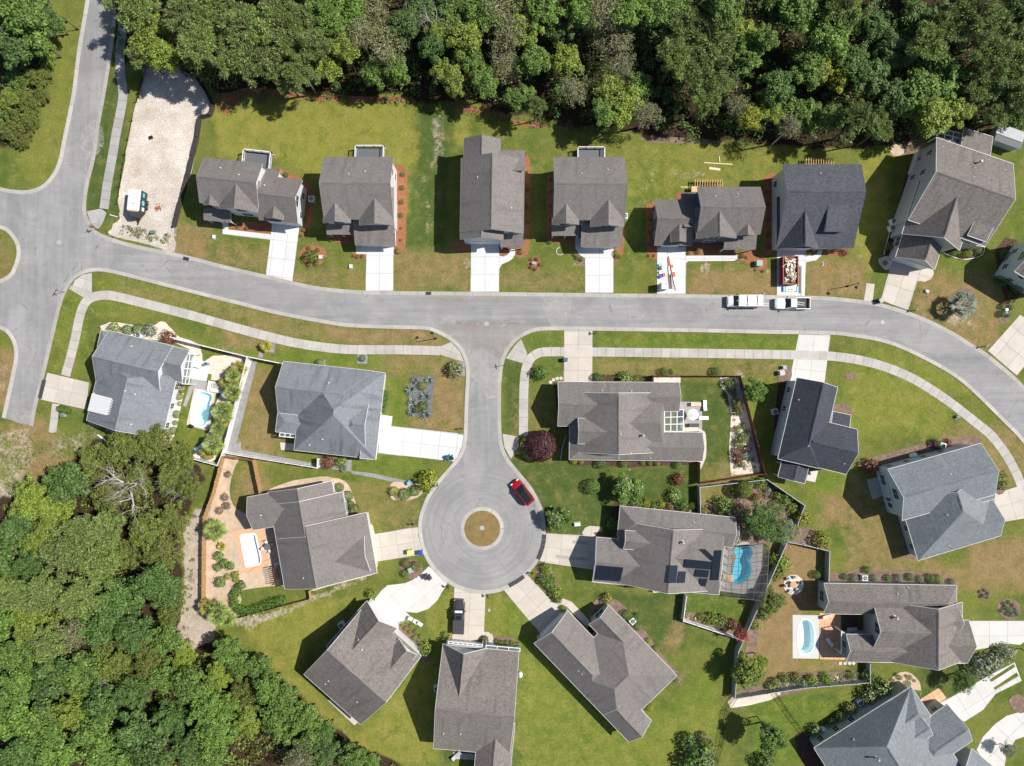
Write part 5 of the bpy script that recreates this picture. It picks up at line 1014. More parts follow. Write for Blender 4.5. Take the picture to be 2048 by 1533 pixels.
# bare dead trees
def dead_tree(px, py, sc, label, seed, lean=(0.5, .2)):
    rnd = random.Random(seed); root = empty('dead_tree', W(px, py), label, 'dead tree'); mb = MB()
    def br(p, d, l, r, lev):
        pts = [p]; rad = [r]; n = 4
        for i in range(n):
            d = (d + Vector((rnd.uniform(-.35, .35), rnd.uniform(-.35, .35), rnd.uniform(-.12, .2)))).normalized(); p = p + d * l / n; pts.append(p); rad.append(r * (1 - .7 * (i + 1) / n))
            if lev < 4 and i > 0:
                for _ in range(2 if lev < 2 else 1):
                    dd = (d + Vector((rnd.uniform(-1, 1), rnd.uniform(-1, 1), rnd.uniform(-.1, .5)))).normalized(); br(p, dd, l * rnd.uniform(.45, .7), rad[-1] * .7, lev + 1)
        mb.tube(pts, rad, 5 if lev < 2 else 4, cap=False)
    br(Vector((0, 0, 0)), Vector((0, 0, 1)), 3.6 * sc, .20 * sc, 0)
    for k in range(3): br(Vector((0, 0, 2.4 * sc)), Vector((math.cos(k * 2.1 + lean[0]), math.sin(k * 2.1 + lean[0]), .7)).normalized(), 3.4 * sc, .17 * sc, 1)
    mb.local('branches', M['bark_pale'], root)
dead_tree(285, 965, 1.35, 'bleached bare dead tree with twisting pale branches in the lower-left thicket', 3, (1.0, 0)); dead_tree(372, 965, .8, 'small bleached dead tree at the thicket edge near the white fence', 5); dead_tree(262, 1372, .9, 'bleached snag among the trees in the middle of the lower-left thicket', 8); dead_tree(640, 1490, 1.0, 'bare pale branches over the dark tree near the bottom edge', 11); dead_tree(890, 80, 1.5, 'bare white trunk leaning out of the top wood above the long blue house', 15); dead_tree(335, 1445, .9, 'bleached snag low in the lower-left thicket near the sandy clearing', 21)
# ---- shrubs
def blob_mesh(kind, seed, n=520, ls=.17, rough=.10, flower=None, fl=0, squash=.85):
    rng = np.random.default_rng(seed); d = sph(n, rng, .15); bump = 1 + rough * np.sin(d[:, :1] * 7 + seed) * np.cos(d[:, 1:2] * 6) + rng.normal(0, rough * .5, (n, 1))
    p = d * bump * np.array([1, 1, squash]); p[:, 2] = p[:, 2] + .72
    p[:, 2] = np.maximum(p[:, 2], .04); q = cards(p, d + np.array([0, 0, .25]), ls, .75, .35, rng)
    me = quads_mesh('foliage', q, LF[kind]); fm = None
    if flower:
        d2 = sph(fl, rng, .7); p2 = d2 * 1.04 * np.array([1, 1, squash]); p2[:, 2] += .72; cl = []
        for c in p2: cl.append(cards(c + rng.normal(0, .055, (7, 3)), np.tile(c - np.array([0, 0, .5]), (7, 1)), .10, .9, .4, rng))
        fm = quads_mesh('flowers', np.concatenate(cl), LF[flower])
    return me, fm
SH = {}
def shrub(px, py, r, kind, label, name='shrub', cat='shrub', group=None, flower=None, h=1.0, style='ball', squeeze=1.0, rz=0):
    z = m_(r) * .72 * h; k = (CAMH - z) / FPX; Rm = r * k; p = W(px, py, z); TN[0] += 1
    key = (kind, style, flower, TN[0] % 2)
    if key not in SH:
        if style == 'ball': SH[key] = blob_mesh(kind, 5 + TN[0], 1100, .13, .04, flower, 26)
        elif style == 'loose': SH[key] = blob_mesh(kind, 9 + TN[0], 420, .24, .22, flower, 30)
        elif style == 'big': SH[key] = blob_mesh(kind, 3 + TN[0], 3800, .095, .06, flower, 60)
    me, fm = SH[key]; root = empty(name, (p.x, p.y, 0), label, cat, group, rz=rz or random.uniform(0, 6.28) if squeeze == 1 else rz)
    c = link('foliage', me, root); c.scale = (Rm, Rm * squeeze, Rm * h)
    if fm: f = link('flowers', fm, root); f.scale = (Rm, Rm * squeeze, Rm * h)
    return root
def row(lst, kind, label, group, **k):
    for i, p in enumerate(lst): shrub(p[0], p[1], p[2], p[3] if len(p) > 3 else kind, label.format(ordw(i + 1)), group=group, **k)
row([(678.5, 975.5, 9.5), (677.5, 992.5, 7), (696.5, 992.5, 10), (701, 1011, 9), (708, 1019, 11), (708, 1040, 10.5)], 'H', '{} round clipped bush down the front bed of the brown house left of the cul-de-sac', 'clipped bushes by the spa-pool house', cat='bush', name='clipped_bush')
row([(788.6, 983, 9.5, 'Y'), (809, 989.5, 13, 'H'), (830, 982, 11, 'H')], 'H', '{} ball bush from the left in the small bed beside the round turning circle', 'ball bushes by the turning circle', name='clipped_bush', cat='bush')
row([(812.5, 1127, 9, 'O'), (832.5, 1133, 10, 'O'), (810.5, 1147, 8, 'H')], 'H', '{} bush round the green utility box left of the turning circle', 'bushes round the utility box', name='clipped_bush', cat='bush')
row([(1253, 1230, 10), (1272.5, 1234, 8), (1275.8, 1252.6, 9), (1298, 1281.7, 6, 'Y'), (1312, 1298, 7, 'L'), (1352, 1356, 9, 'L'), (1299.5, 1416, 8, 'Y')], 'H', '{} bush down the bed along the diagonal green-grey house', 'bushes by the diagonal green-grey house', name='clipped_bush', cat='bush')
row([(1905, 506.7, 8, 'H'), (1915.5, 503, 7, 'L'), (1933.5, 506.7, 10.5, 'L'), (1954.7, 502, 8, 'D')], 'H', '{} bush from the left in the front bed of the angled tan-roofed house', 'bushes by the angled house', name='clipped_bush', cat='bush')
row([(254.7, 660.4, 10.5), (276.6, 658.4, 11)], 'H', '{} round green bush from the left above the grey corner house', 'round bushes above the corner house', name='clipped_bush', cat='bush')
shrub(228, 656.3, 11, 'L', 'loose white-flowering shrub at the top left of the grey corner house', flower='W', style='loose'); shrub(299, 661, 12, 'S', 'spiky grey-green shrub beside the air conditioner of the corner house', style='loose'); shrub(336.8, 677, 14, 'C', 'copper-brown leafless-looking shrub at the corner of the pool fence', style='loose')
row([(364, 777, 9, 'O'), (357.4, 792.6, 8, 'O'), (360, 808, 5, 'L'), (353.3, 829, 8, 'H'), (350, 846, 5, 'O'), (345.8, 861.8, 8, 'H')], 'H', '{} bush down the white gravel strip between corner house and pool', 'bushes beside the pool house', name='clipped_bush', cat='bush')
shrub(129, 820, 16, 'H', 'clipped oval hedge beside the driveway of the grey corner house', name='hedge', cat='hedge', squeeze=.5, rz=R(-14), h=.6)
row([(771, 787, 6.5), (770, 797, 6.5), (768.5, 809, 6.5), (767, 820, 5.5)], 'H', '{} dark bush down the row at the front of the many-hipped grey house', 'hedge bushes of the hipped house', name='clipped_bush', cat='bush')
row([(750.5, 746, 3.5), (750, 753, 4, 'C'), (749, 759, 4), (747.5, 766, 4), (745, 773, 3.5, 'C')], 'O', '{} small plant down the narrow bed at the corner of the many-hipped grey house', 'bed plants of the hipped house')
shrub(845, 772, 8.5, 'Y', 'bright yellow-green bush among the blue agaves'); shrub(640, 726, 8.5, 'L', 'small two-tone bush on a grey gravel square above the hipped house'); shrub(725, 717, 6.5, 'H', 'small round bush on a grey gravel square beside the sidewalk'); shrub(910, 739, 15, 'O', 'bushy yellow and copper croton at the corner of the side street', flower='W', style='loose'); shrub(855, 961, 20, 'Y', 'spiky yellow-green bush on the curb of the turning circle', style='loose')
shrub(835, 818, 8, 'O', 'brownish grass clump between the blue agaves', style='loose'); shrub(848, 812, 9, 'O', 'coarse weed clump at the right of the agave bed', style='loose')
shrub(656, 925, 13, 'C', 'dark coppery shrub by the end of the white fence', style='loose'); shrub(682, 925, 10, 'L', 'leafy yellow-green plant at the white fence end', style='loose')
row([(456, 949, 6), (449, 995, 7), (453, 1012, 7), (439, 1022, 7)], 'T', '{} dry brown grass tuft down the tan gravel yard', 'dry tufts in the gravel yard', style='loose', name='grass_tuft', cat='grass tuft'); row([(437, 1113, 9), (448, 1127, 9), (435, 1135, 8), (460, 1132, 8), (440, 1165, 10)], 'B', '{} leafy plant down the wooden fence of the gravel yard', 'leafy plants in the gravel yard', style='loose'); row([(455, 1154, 6), (470, 1150, 7), (472, 1160, 6)], 'Y', '{} thin yellow shrub beside the spa patio', 'yellow shrubs by the spa patio', style='loose')
# U-shaped liriope hedge
for i, (x, y) in enumerate([(481, 1172), (473, 1181), (468, 1191), (467, 1202), (470, 1212), (477, 1219), (487, 1222), (498, 1222), (509, 1219), (520, 1216), (531, 1210), (542, 1206), (553, 1203), (563, 1201)]):
    shrub(x, y, 9.5, 'H', f'{ordw(i + 1)} clump along the curved dark hedge behind the spa-pool house', name='hedge_clump', cat='hedge', group='curved hedge clumps', style='loose', h=.7)
row([(804, 1249, 5), (814, 1244, 4.5), (812, 1257, 5), (822, 1253, 4.5), (820, 1265, 5), (832, 1264, 5), (830, 1276, 5.5), (841, 1274, 5)], 'L', '{} small round bush in the bed by the white diagonal house porch', 'porch bed bushes'); shrub(850, 1298, 13, 'L', 'big yellow-green leafy plant at the corner of the white diagonal house', style='loose'); shrub(740, 1188, 9, 'L', 'small palm-like shrub left of the white pale driveway', style='loose')
row([(994, 1283, 5), (1003, 1286, 5.5), (1013, 1286, 5.5), (1023, 1287, 5.5)], 'O', '{} bush from the left below the curved walk of the steep-gabled house', 'bushes by the steep-gabled house'); shrub(969, 1280, 7, 'O', 'brownish shrub inside the curve of the walk by the white porch', style='loose'); shrub(890, 1270, 6, 'L', 'small leafy tree beside the tail of the dark pickup', style='loose')
row([(1093, 1138, 10, 'L'), (1088, 1160, 11, 'B'), (1101, 1170, 11, 'B'), (1110, 1185, 11, 'L'), (1116, 1198, 9, 'O')], 'B', '{} leafy clump down the bed right of the lower driveway', 'bed clumps right of the lower driveway', style='loose'); shrub(1214, 1197, 10, 'Y', 'bright spiky shrub above the second gable of the diagonal green-grey house', style='loose'); shrub(1125, 1216, 6, 'L', 'round plant in the loop of the walk by the diagonal house garage')
shrub(1081, 893, 31, 'V', 'big round purple-leaved bush beside the side street', name='purple_bush', cat='bush', style='big'); shrub(1080, 746, 14, 'D', 'dark spreading bush on the lawn left of the driveway', style='loose'); shrub(1184.5, 973.8, 15.5, 'B', 'large rounded bush alone on the lawn below the wide brown house'); shrub(1357, 958.8, 12, 'C', 'dark reddish grass-like shrub on the lawn near the red-brown fence', style='loose')
shrub(1195, 756, 10, 'D', 'square clipped dark bush above the wide brown house', name='clipped_bush', cat='bush'); shrub(1251, 756, 13, 'B', 'hydrangea with cream flower heads above the wide brown house', flower='W', style='loose', cat='shrub'); shrub(1271, 759, 7, 'L', 'leafy bush between the hydrangea and the walled patio', style='loose'); row([(1328, 744, 9, 'D'), (1345, 743, 6, 'L'), (1432, 744, 10, 'D')], 'D', '{} bush from the left along the outside of the red-brown fence top', 'bushes outside the red-brown fence')
row([(1147.7, 923, 6.5), (1162, 923, 6)], 'Y', '{} bright yellow ball bush from the left below the wide brown house', 'yellow balls below the wide house'); row([(1201, 928, 10, 'D'), (1247, 928, 8, 'B'), (1285, 926, 5, 'L'), (1300, 927, 5, 'L'), (1314, 927, 6, 'L'), (1355, 930, 8, 'B')], 'B', '{} bush from the left in the lower bed of the wide brown house', 'lower bed bushes of the wide house')
row([(1248, 1001, 9, 'L', ), (1272, 1006, 12, 'B'), (1292, 1007, 9, 'Y'), (1307, 1012, 8, 'B'), (1322, 1011, 8, 'L'), (1337, 1014, 6, 'C'), (1364.7, 1010, 11, 'D'), (1385, 1012, 7, 'L'), (1227, 1049, 12, 'B')], 'B', '{} plant from the left in the top bed of the solar-panel house', 'top bed plants of the solar house', style='loose'); shrub(1349.6, 991.6, 13, 'B', 'hydrangea with cream blooms above the solar-panel house', flower='W', style='loose')
row([(1456, 766, 10, 'H'), (1464, 781, 8, 'O'), (1471, 806, 9, 'O'), (1477, 822, 9, 'O'), (1469, 790, 5, 'L'), (1487, 852, 6, 'B'), (1474, 860, 7, 'L'), (1485, 876, 11, 'O'), (1478, 888, 9, 'L'), (1491, 899, 8, 'V'), (1471, 905, 8, 'C'), (1475, 918, 9, 'C'), (1488, 913, 8, 'S'), (1482, 928, 8, 'O')], 'O', '{} plant down the white gravel border inside the red-brown fence', 'white gravel border plants', style='loose')
shrub(1474, 812, 8, 'O', 'red-flowering shrub in the white gravel border', flower='R', style='loose')
row([(1446, 1013, 17, 'B'), (1512, 995, 8, 'C'), (1521, 967, 11, 'L'), (1500, 968, 8, 'O'), (1535, 980, 7, 'S'), (1555, 992, 9, 'L'), (1570, 998, 12, 'B'), (1584, 1016, 10, 'L'), (1407, 1022, 6, 'Y')], 'B', '{} plant in the fenced back garden of the solar-panel house', 'back garden plants', style='loose'); shrub(1486, 979, 18, 'O', 'tall rounded conical bush in the fenced back garden', h=1.3, style='big')
shrub(1606, 1035, 15, 'Y', 'yellow-green bush outside the back garden fence corner', style='loose'); shrub(1643, 1081, 16, 'Y', 'yellow-green bush at the fence above the fire pit yard', style='loose')
row([(1423, 1239, 12, 'L'), (1442, 1241, 12, 'O'), (1465, 1249, 11, 'C'), (1402, 1234, 7, 'L')], 'L', '{} garden plant along the lower white fence of the solar-panel house', 'plants along the lower fence', style='loose'); row([(1552, 1120, 13), (1565, 1129, 16), (1555, 1146, 13)], 'L', '{} leafy bush down the grey fence left of the fire pit', 'bushes left of the fire pit', style='loose', name='leafy_bush', cat='bush'); shrub(1632, 1150, 8.5, 'H', 'round bush right of the fire pit'); shrub(1528, 1227, 12, 'B', 'bright green bush at the grey fence below the large bush', style='loose'); shrub(1512, 1252, 9, 'L', 'low leafy clump at the foot of the grey fence', style='loose')
row([(1690, 1154, 6.5), (1708, 1156.5, 8, 'S'), (1735, 1140.8, 8), (1748.6, 1156.5, 7, 'S'), (1776.3, 1156.5, 7), (1797, 1157, 8.5, 'S'), (1820.5, 1154.8, 8), (1840, 1158.5, 7, 'S'), (1860, 1157, 9), (1877.5, 1158.5, 9, 'L'), (1902, 1164, 6.5)], 'H', '{} bush from the left in the row above the twin-winged brown house', 'bush row above the twin-winged house')
row([(1960, 1184, 3), (1969, 1181, 3.5), (1976, 1188, 3.5), (1967, 1192, 4), (1962, 1194, 3), (1975, 1196, 3)], 'D', '{} small plant in the little round flower bed on the right lawn', 'little round bed plants'); row([(2008, 1208, 4), (2018, 1205, 4), (2026, 1212, 4, 'C'), (2012, 1216, 5), (2020, 1220, 5, 'S'), (2030, 1222, 5), (2014, 1228, 4), (2024, 1230, 5, 'S'), (2004, 1222, 4), (2034, 1230, 4)], 'D', '{} small plant in the larger oval flower bed by the right edge', 'oval bed plants')
row([(1762.5, 1375, 17), (1736, 1390, 15.5), (1700.6, 1417.7, 11.5, 'O'), (1681.5, 1434, 10, 'B'), (1664, 1446, 9, 'D'), (1629, 1459, 11, 'D')], 'D', '{} shrub from the right along the green-grey wall at the bottom right', 'shrubs along the green-grey wall', style='loose', flower='W'); row([(1569.5, 1357, 9), (1591, 1356, 10, 'O'), (1623, 1361, 11, 'L'), (1606, 1366, 8, 'S'), (1651.7, 1357, 10), (1703, 1351, 8, 'L'), (1736, 1352, 12), (1550, 1365, 9, 'L'), (1538, 1372, 7, 'L')], 'B', '{} bush along the grey fence line above the bottom right house', 'bushes on the lower grey fence', style='loose')
row([(1793, 1350, 4), (1800, 1356, 5), (1812, 1352, 3), (1820, 1356, 5), (1829, 1362, 3), (1786, 1362, 4), (1816, 1368, 6, 'H')], 'O', '{} small plant in the half-round gravel bed at the bottom right', 'half-round bed plants'); shrub(1965, 1334, 21, 'S', 'largest silvery bush beside the curving driveway', style='loose'); shrub(1985, 1322, 17, 'S', 'middle silvery bush beside the curving driveway', style='loose'); shrub(2012, 1306, 16, 'S', 'outermost silvery bush beside the curving driveway', style='loose'); shrub(1865, 1330, 12, 'L', 'low bright bush under the eave of the twin-winged house', style='loose', squeeze=.5, rz=.05)
row([(1374, 1481, 15, 'D'), (1417, 1495, 13, 'L'), (1397, 1514, 28, 'D'), (1385, 1535, 24, 'B'), (1530, 1527, 18, 'D'), (1405, 1475, 10, 'O')], 'D', '{} shrub of the clump at the bottom edge right of the diagonal house', 'bottom edge shrub clump', style='loose'); shrub(1741, 934, 15, 'C', 'dark bronze shrub at the left end of the blue-grey house', style='loose'); row([(1868, 888, 8, 'V'), (1877, 889, 7, 'B'), (1895, 886, 7, 'C'), (1997, 955, 14, 'O'), (2002, 970, 11, 'O')], 'B', '{} shrub from the left round the blue-grey house', 'shrubs round the blue-grey house', style='loose')
row([(1923, 590, 6), (2018, 603, 6), (2005, 613, 6, 'O'), (2021, 615, 6), (2003, 628, 7), (2016, 628, 7), (1778, 493, 8, 'L'), (1770, 526, 5, 'H'), (2020, 555, 14, 'D'), (2005, 560, 12, 'D'), (2035, 575, 12, 'D'), (2010, 510, 10, 'D')], 'H', '{} garden bush in the beds of the two houses at the upper right edge', 'upper right bed bushes')
row([(805, 349, 4.8), (803.5, 376, 4.8), (802.5, 404, 4.8), (802, 431, 5), (802, 457, 2.5, 'O'), (801, 480, 3, 'O'), (797, 502, 6, 'L')], 'D', '{} bush down the orange mulch strip beside the second new house', 'bushes beside the second new house'); row([(1063 - 9, 345, 3.2), (1054, 380, 3.2), (1054, 415, 3.2), (1054, 445, 3.4), (1052, 475, 4), (1041, 505, 5)], 'D', '{} small bush down the mulch strip right of the long blue house', 'bushes right of the long blue house'); row([(1100, 360, 3), (1100, 385, 3), (1100, 412, 3.2), (1100, 440, 3.2), (1100, 470, 3.5)], 'D', '{} small bush down the mulch strip left of the pale grey house', 'bushes left of the pale grey house')
row([(1299, 440, 3), (1299, 465, 3), (1298, 489, 3), (1298, 512, 3, 'O'), (1308, 512, 3, 'O')], 'D', '{} small bush down the mulch left of the navy house garage', 'bushes left of the navy garage'); row([(1378, 506, 4, 'L'), (1396, 504, 5, 'O'), (1484, 512, 5, 'D'), (1493, 515, 3, 'O'), (1515, 510, 3), (1512, 540, 3), (1526, 543, 3, 'O')], 'L', '{} small plant from the left in the front mulch of the navy house', 'front plants of the navy house'); row([(1534, 385, 3), (1535, 410, 4), (1536, 440, 4), (1536, 470, 5), (1537, 495, 4)], 'D', '{} bush down the mulch left of the charcoal-roofed house', 'bushes left of the charcoal house'); row([(1617, 507, 5, 'L'), (1623, 506, 4, 'O'), (1666, 504, 4, 'O'), (1690, 505, 7, 'C')], 'L', '{} plant from the left in front of the charcoal-roofed house', 'front plants of the charcoal house')
row([(617, 496, 4, 'O'), (636, 500, 4, 'O'), (646, 516, 4, 'O'), (617, 530, 4, 'O'), (632, 527, 5, 'O'), (605, 515, 4, 'O')], 'O', '{} small bush round the rim of the mulch circle on the first lawn', 'bushes round the mulch circle'); shrub(623, 513, 12, 'B', 'leafy young tree in the middle of the orange mulch circle', style='loose', h=1.4); row([(608, 460, 4.5, 'L'), (602, 471, 3.5, 'O'), (493, 457, 4, 'O'), (475, 455, 3, 'O'), (607, 440, 5), (620, 410, 3, 'L'), (572, 350, 5, 'D')], 'B', '{} small bush in the mulch round the first new house', 'bushes round the first new house'); row([(707, 512, 3), (715, 514, 4), (725, 513, 4), (661, 480, 4, 'B')], 'O', '{} small bush by the driveway top of the second new house', 'bushes by the second driveway')
row([(1150, 510, 4), (1155, 516, 4.5), (1163, 519, 4.5), (1233, 507, 6, 'L'), (1232, 513, 4), (1239, 514, 4), (1100, 484, 5, 'L')], 'O', '{} small bush in the front mulch of the pale grey house', 'front bushes of the pale grey house'); row([(1062, 520, 3), (1074, 520, 3), (1079, 530, 3.5), (1062, 535, 3.5), (1070, 539, 3.5), (1072, 518, 3)], 'C', '{} small plant round the little mulch ring by the fourth lawn', 'plants round the little mulch ring')
# yard trees
def flowers_mesh(kind, style, i, fk, n):
    q = BASEQ[(style, i)]; rng = np.random.default_rng(n); c = q.mean(1); up = c[:, 2] > -.1; idx = rng.choice(np.where(up)[0], n, replace=False); out = []
    for p in c[idx]: out.append(cards(p * 1.05 + rng.normal(0, .03, (6, 3)), np.tile(np.array([0, 0, 1.]), (6, 1)), .05, .9, .6, rng))
    return quads_mesh('flowers', np.concatenate(out), LF[fk])
FM = flowers_mesh('B', 'broad', 0, 'K', 26); FR = flowers_mesh('B', 'sparse', 0, 'R', 260)
tree(1258, 973, 38, 'B', 4.2, 'crape myrtle speckled with pale blossom above the solar-panel house', extra=('flowers', FM), zc=2.9); tree(1119, 1034, 30, 'B', 3.8, 'crape myrtle with pale blossom overhanging the turning circle kerb', extra=('flowers', FM), zc=2.6); tree(1482, 1270, 17, 'C', 4.4, 'small tree with vivid red blossom at the white fence corner', style='sparse', extra=('flowers', FR), zc=3.2)
tree(1538, 1042, 54, 'D', 6.5, 'large feathery grey-green tree hanging over the back garden fence', style='fine', zc=4.2); tree(1575, 1065, 30, 'S', 5.5, 'feathery lower bough tree right of the large feathery tree', style='fine', zc=3.5); tree(1512, 780, 28, 'B', 4.5, 'small leafy tree right of the red-brown fence', zc=3.0); tree(1498, 1342, 37, 'L', 5.5, 'round yellow-green tree throwing a long shadow on the lower lawn', zc=3.8); tree(1549, 1205, 25, 'O', 4.5, 'large olive bush-like tree beside the long grey fence', zc=3.0, style='broad')
tree(1545, 1478, 32, 'B', 7.5, 'leaning dark green tree on the bottom lawn', zc=5.5); tree(1535, 1462, 20, 'D', 6.5, 'smaller crown beside the leaning tree on the bottom lawn', zc=5.0); tree(1930, 1362, 28, 'D', 4.6, 'feathery dark green tree in front of the bottom right driveway', style='fine', zc=3.0); tree(1520, 1320, 22, 'L', 4.6, 'pale shoot-covered tree joined to the round yellow-green tree', zc=3.2, style='fine')
tree(2018, 1500, 18, 'S', 3.0, 'silver-green tree at the round drive by the right bottom edge', style='fine', zc=2.0)
# palms
def frond_mesh(kind, seed, n=27):
    """fan palm head: leaves on stalks, each a fan of narrow blades"""
    rng = np.random.default_rng(seed); out = []
    for k in range(n):
        a = k * 2.399 + rng.uniform(-.2, .2); el = rng.uniform(-.25, 1.15); L = rng.uniform(.35, .52); d = np.array([math.cos(a) * math.cos(el), math.sin(a) * math.cos(el), math.sin(el)]); side = np.array([-math.sin(a), math.cos(a), 0]); p = d * L
        out.append([-side * .012, side * .012, p + side * .012, p - side * .012])
        for j in range(11):
            b = (j - 5) / 5 * 1.15; e = d * math.cos(b) + side * math.sin(b); bl = rng.uniform(.42, .58) * (1 - .25 * abs(b)); q = p + e * bl + np.array([0, 0, -.16 * bl - .10 * abs(b)]); w = np.cross(e, np.array([0, 0, 1.0])); w = w / (np.linalg.norm(w) + 1e-6) * .03; m = p + e * bl * .55 + np.array([0, 0, -.02]); out.append([p, m - w, q, m + w])
    return quads_mesh('fronds', np.array(out), LF[kind])
FRN = {k: frond_mesh(k, i) for i, k in enumerate(('F', 'FY', 'FG'))}
PT = MB(); PT.tube([(0, 0, 0), (.03, .02, .5), (0, .04, 1)], [.16, .13, .12], 8); PTM = PT.mesh('trunk', M['bark'])
def palm(px, py, r, kind, h, label, group='palms', name='palm_tree'):
    k = (CAMH - h) / FPX; p = W(px, py, h); root = empty(name, (p.x, p.y, 0), label, 'palm', group, rz=random.uniform(0, 6)); f = link('fronds', FRN[kind], root, (0, 0, h)); s = r * k * 1.05; f.scale = (s, s, s * .8); t = link('trunk', PTM, root); t.scale = (1, 1, h)
for i, (x, y, r, k, h) in enumerate(((478, 738, 20, 'FY', 1.6), (466, 752, 20, 'F', 2.2), (452, 765, 17, 'FY', 1.4), (465, 785, 22, 'F', 2.4), (470, 768, 16, 'FY', 1.5), (447, 824, 27, 'F', 2.8), (437, 858, 19, 'F', 2.0), (428, 888, 26, 'F', 3.0), (416, 905, 17, 'FY', 1.6), (445, 845, 17, 'FY', 1.6))):
    palm(x, y, r, k, h, f'{ordw(i + 1)} palm down the row between the long pool and the white fence', 'palms along the white fence')
palm(430, 1061, 27, 'F', 3.0, 'large fan palm at the wooden fence above the spa patio'); palm(414, 1216, 20, 'FY', 2.6, 'yellowing palm, left of the three at the lower corner of the wooden fence'); palm(436, 1226, 28, 'F', 3.2, 'largest palm of the three at the lower corner of the wooden fence'); palm(455, 1238, 22, 'F', 2.4, 'right-hand palm of the three at the lower corner of the wooden fence'); palm(443, 1093, 10.5, 'FY', .5, 'small sago palm between the wooden fence and the spa patio'); palm(532, 692, 14, 'FY', 1.2, 'yellow-green round palm beside the sidewalk above the white fence'); palm(1926, 610, 31, 'FG', 2.4, 'big grey-green palm in a pale ring bed on the right lawn'); palm(687, 938, 9, 'FG', .4, 'blue-grey spiky agave at the end of the white fence', name='agave')
# agaves
def agave_mesh(seed):
    rng = random.Random(seed); mb = MB()
    for k in range(26):
        a = k * 2.399 + rng.uniform(-.15, .15); el = .15 + (k / 26) * 1.1; L = rng.uniform(.8, 1.0); d = Vector((math.cos(a) * math.cos(el), math.sin(a) * math.cos(el), math.sin(el))); s = Vector((-math.sin(a), math.cos(a), 0)); b = Vector((0, 0, .05)); w = .085
        mb.add([b - s * w * .6, b + s * w * .6, d * L * .5 - s * w, d * L * .5 + s * w, d * L, d * L * .5 + Vector((0, 0, -.07))], [(0, 1, 3, 2), (2, 3, 4), (0, 2, 5), (1, 5, 3), (2, 4, 5), (3, 5, 4)])
    return mb.mesh('leaves', LF['A'])
AGM = [agave_mesh(i) for i in range(2)]
for i, (x, y, r) in enumerate(((830, 761, 12), (858, 761, 13), (822, 780, 15), (852, 794, 17), (825, 805, 15), (823, 824, 14), (851.5, 829, 15))):
    p = W(x, y, .3); root = empty('agave', (p.x, p.y, 0), f'{ordw(i + 1)} blue-grey agave, counted down the grey gravel rectangle', 'agave', 'agaves in the gravel rectangle', rz=i * 1.3); l = link('leaves', AGM[i % 2], root, (0, 0, .05)); l.scale = (m_(r),) * 3

def groundcover(poly, n, mats, label, size=.22, zmax=.35, rad=(.15, .5)):
    """mixed low plants filling a garden bed"""
    rng = np.random.default_rng(int(poly[0][0]) + n); xs = [p[0] for p in poly]; ys = [p[1] for p in poly]; x = rng.uniform(min(xs), max(xs), n * 4); y = rng.uniform(min(ys), max(ys), n * 4); ok = sdist(x, y, poly) > 1.5; pts = list(zip(x[ok], y[ok]))[:n]
    for mi, mk in enumerate(mats):
        out = []
        for a, c in pts[mi::len(mats)]:
            p = W(a, c); r = rng.uniform(*rad); d = sph(26, rng, .5); q = np.array([p.x, p.y, .04]) + np.abs(d) * np.sign(d) * r * np.array([1, 1, 0]) + np.array([0, 0, 1]) * np.abs(d[:, 2:3]) * r * rng.uniform(.5, 1.1); out.append(cards(q, d + np.array([0, 0, .5]), size * rng.uniform(.6, 1.1), .6, .4, rng))
        if out: o = link('bed_plants', quads_mesh('bed_plants', np.concatenate(out), LF[mk])); tag(o, label + {'B': ', mid green', 'L': ', light green', 'D': ', dark green', 'O': ', olive', 'Y': ', yellow', 'C': ', bronze', 'S': ', silvery', 'W': ', cream blooms', 'T': ', dry', 'R': ', red blooms', 'H': ', fresh green', 'K': ', pale blooms'}[mk], 'bed plants', kind='stuff')
groundcover([(1400, 1010), (1460, 985), (1520, 960), (1595, 1008), (1580, 1045), (1540, 1080), (1480, 1080), (1400, 1030)], 150, 'BLOYCS', 'low plants filling the fenced back garden')
groundcover([(1372, 1228), (1460, 1240), (1475, 1262), (1420, 1250), (1368, 1238)], 60, 'LOW', 'low plants by the lower white fence')
groundcover([(1500, 1375), (1640, 1347), (1712, 1343), (1730, 1355), (1560, 1380)], 80, 'BLSWT', 'border plants above the bottom right house')
groundcover([(1535, 1105), (1575, 1095), (1560, 1160), (1515, 1235), (1505, 1225)], 70, 'BLO', 'rank growth along the long grey fence')
groundcover([(1184, 751), (1300, 753), (1300, 764), (1184, 765)], 40, 'DBO', 'bed plants above the wide brown house'); groundcover([(1245, 1000), (1395, 1013), (1393, 1028), (1240, 1014)], 70, 'BLDW', 'bed plants above the solar-panel house')
groundcover([(1442, 757), (1474, 757), (1520, 944), (1464, 950), (1462, 830)], 70, 'OLCT', 'sparse plants in the white gravel border', .16); groundcover([(1075, 1140), (1092, 1132), (1112, 1155), (1118, 1185), (1106, 1198)], 40, 'BLO', 'bed plants right of the lower driveway')
groundcover([(1815, 290), (1838, 264), (1848, 288), (1812, 310)], 16, 'TO', 'dry plants in the bed by the angled house'); groundcover([(382, 906), (420, 922), (440, 910), (425, 890)], 40, 'COT', 'dry plants at the foot of the palm row'); groundcover([(440, 745), (500, 722), (470, 830), (440, 900), (430, 860), (455, 780)], 50, 'LYO', 'low plants between the palms')
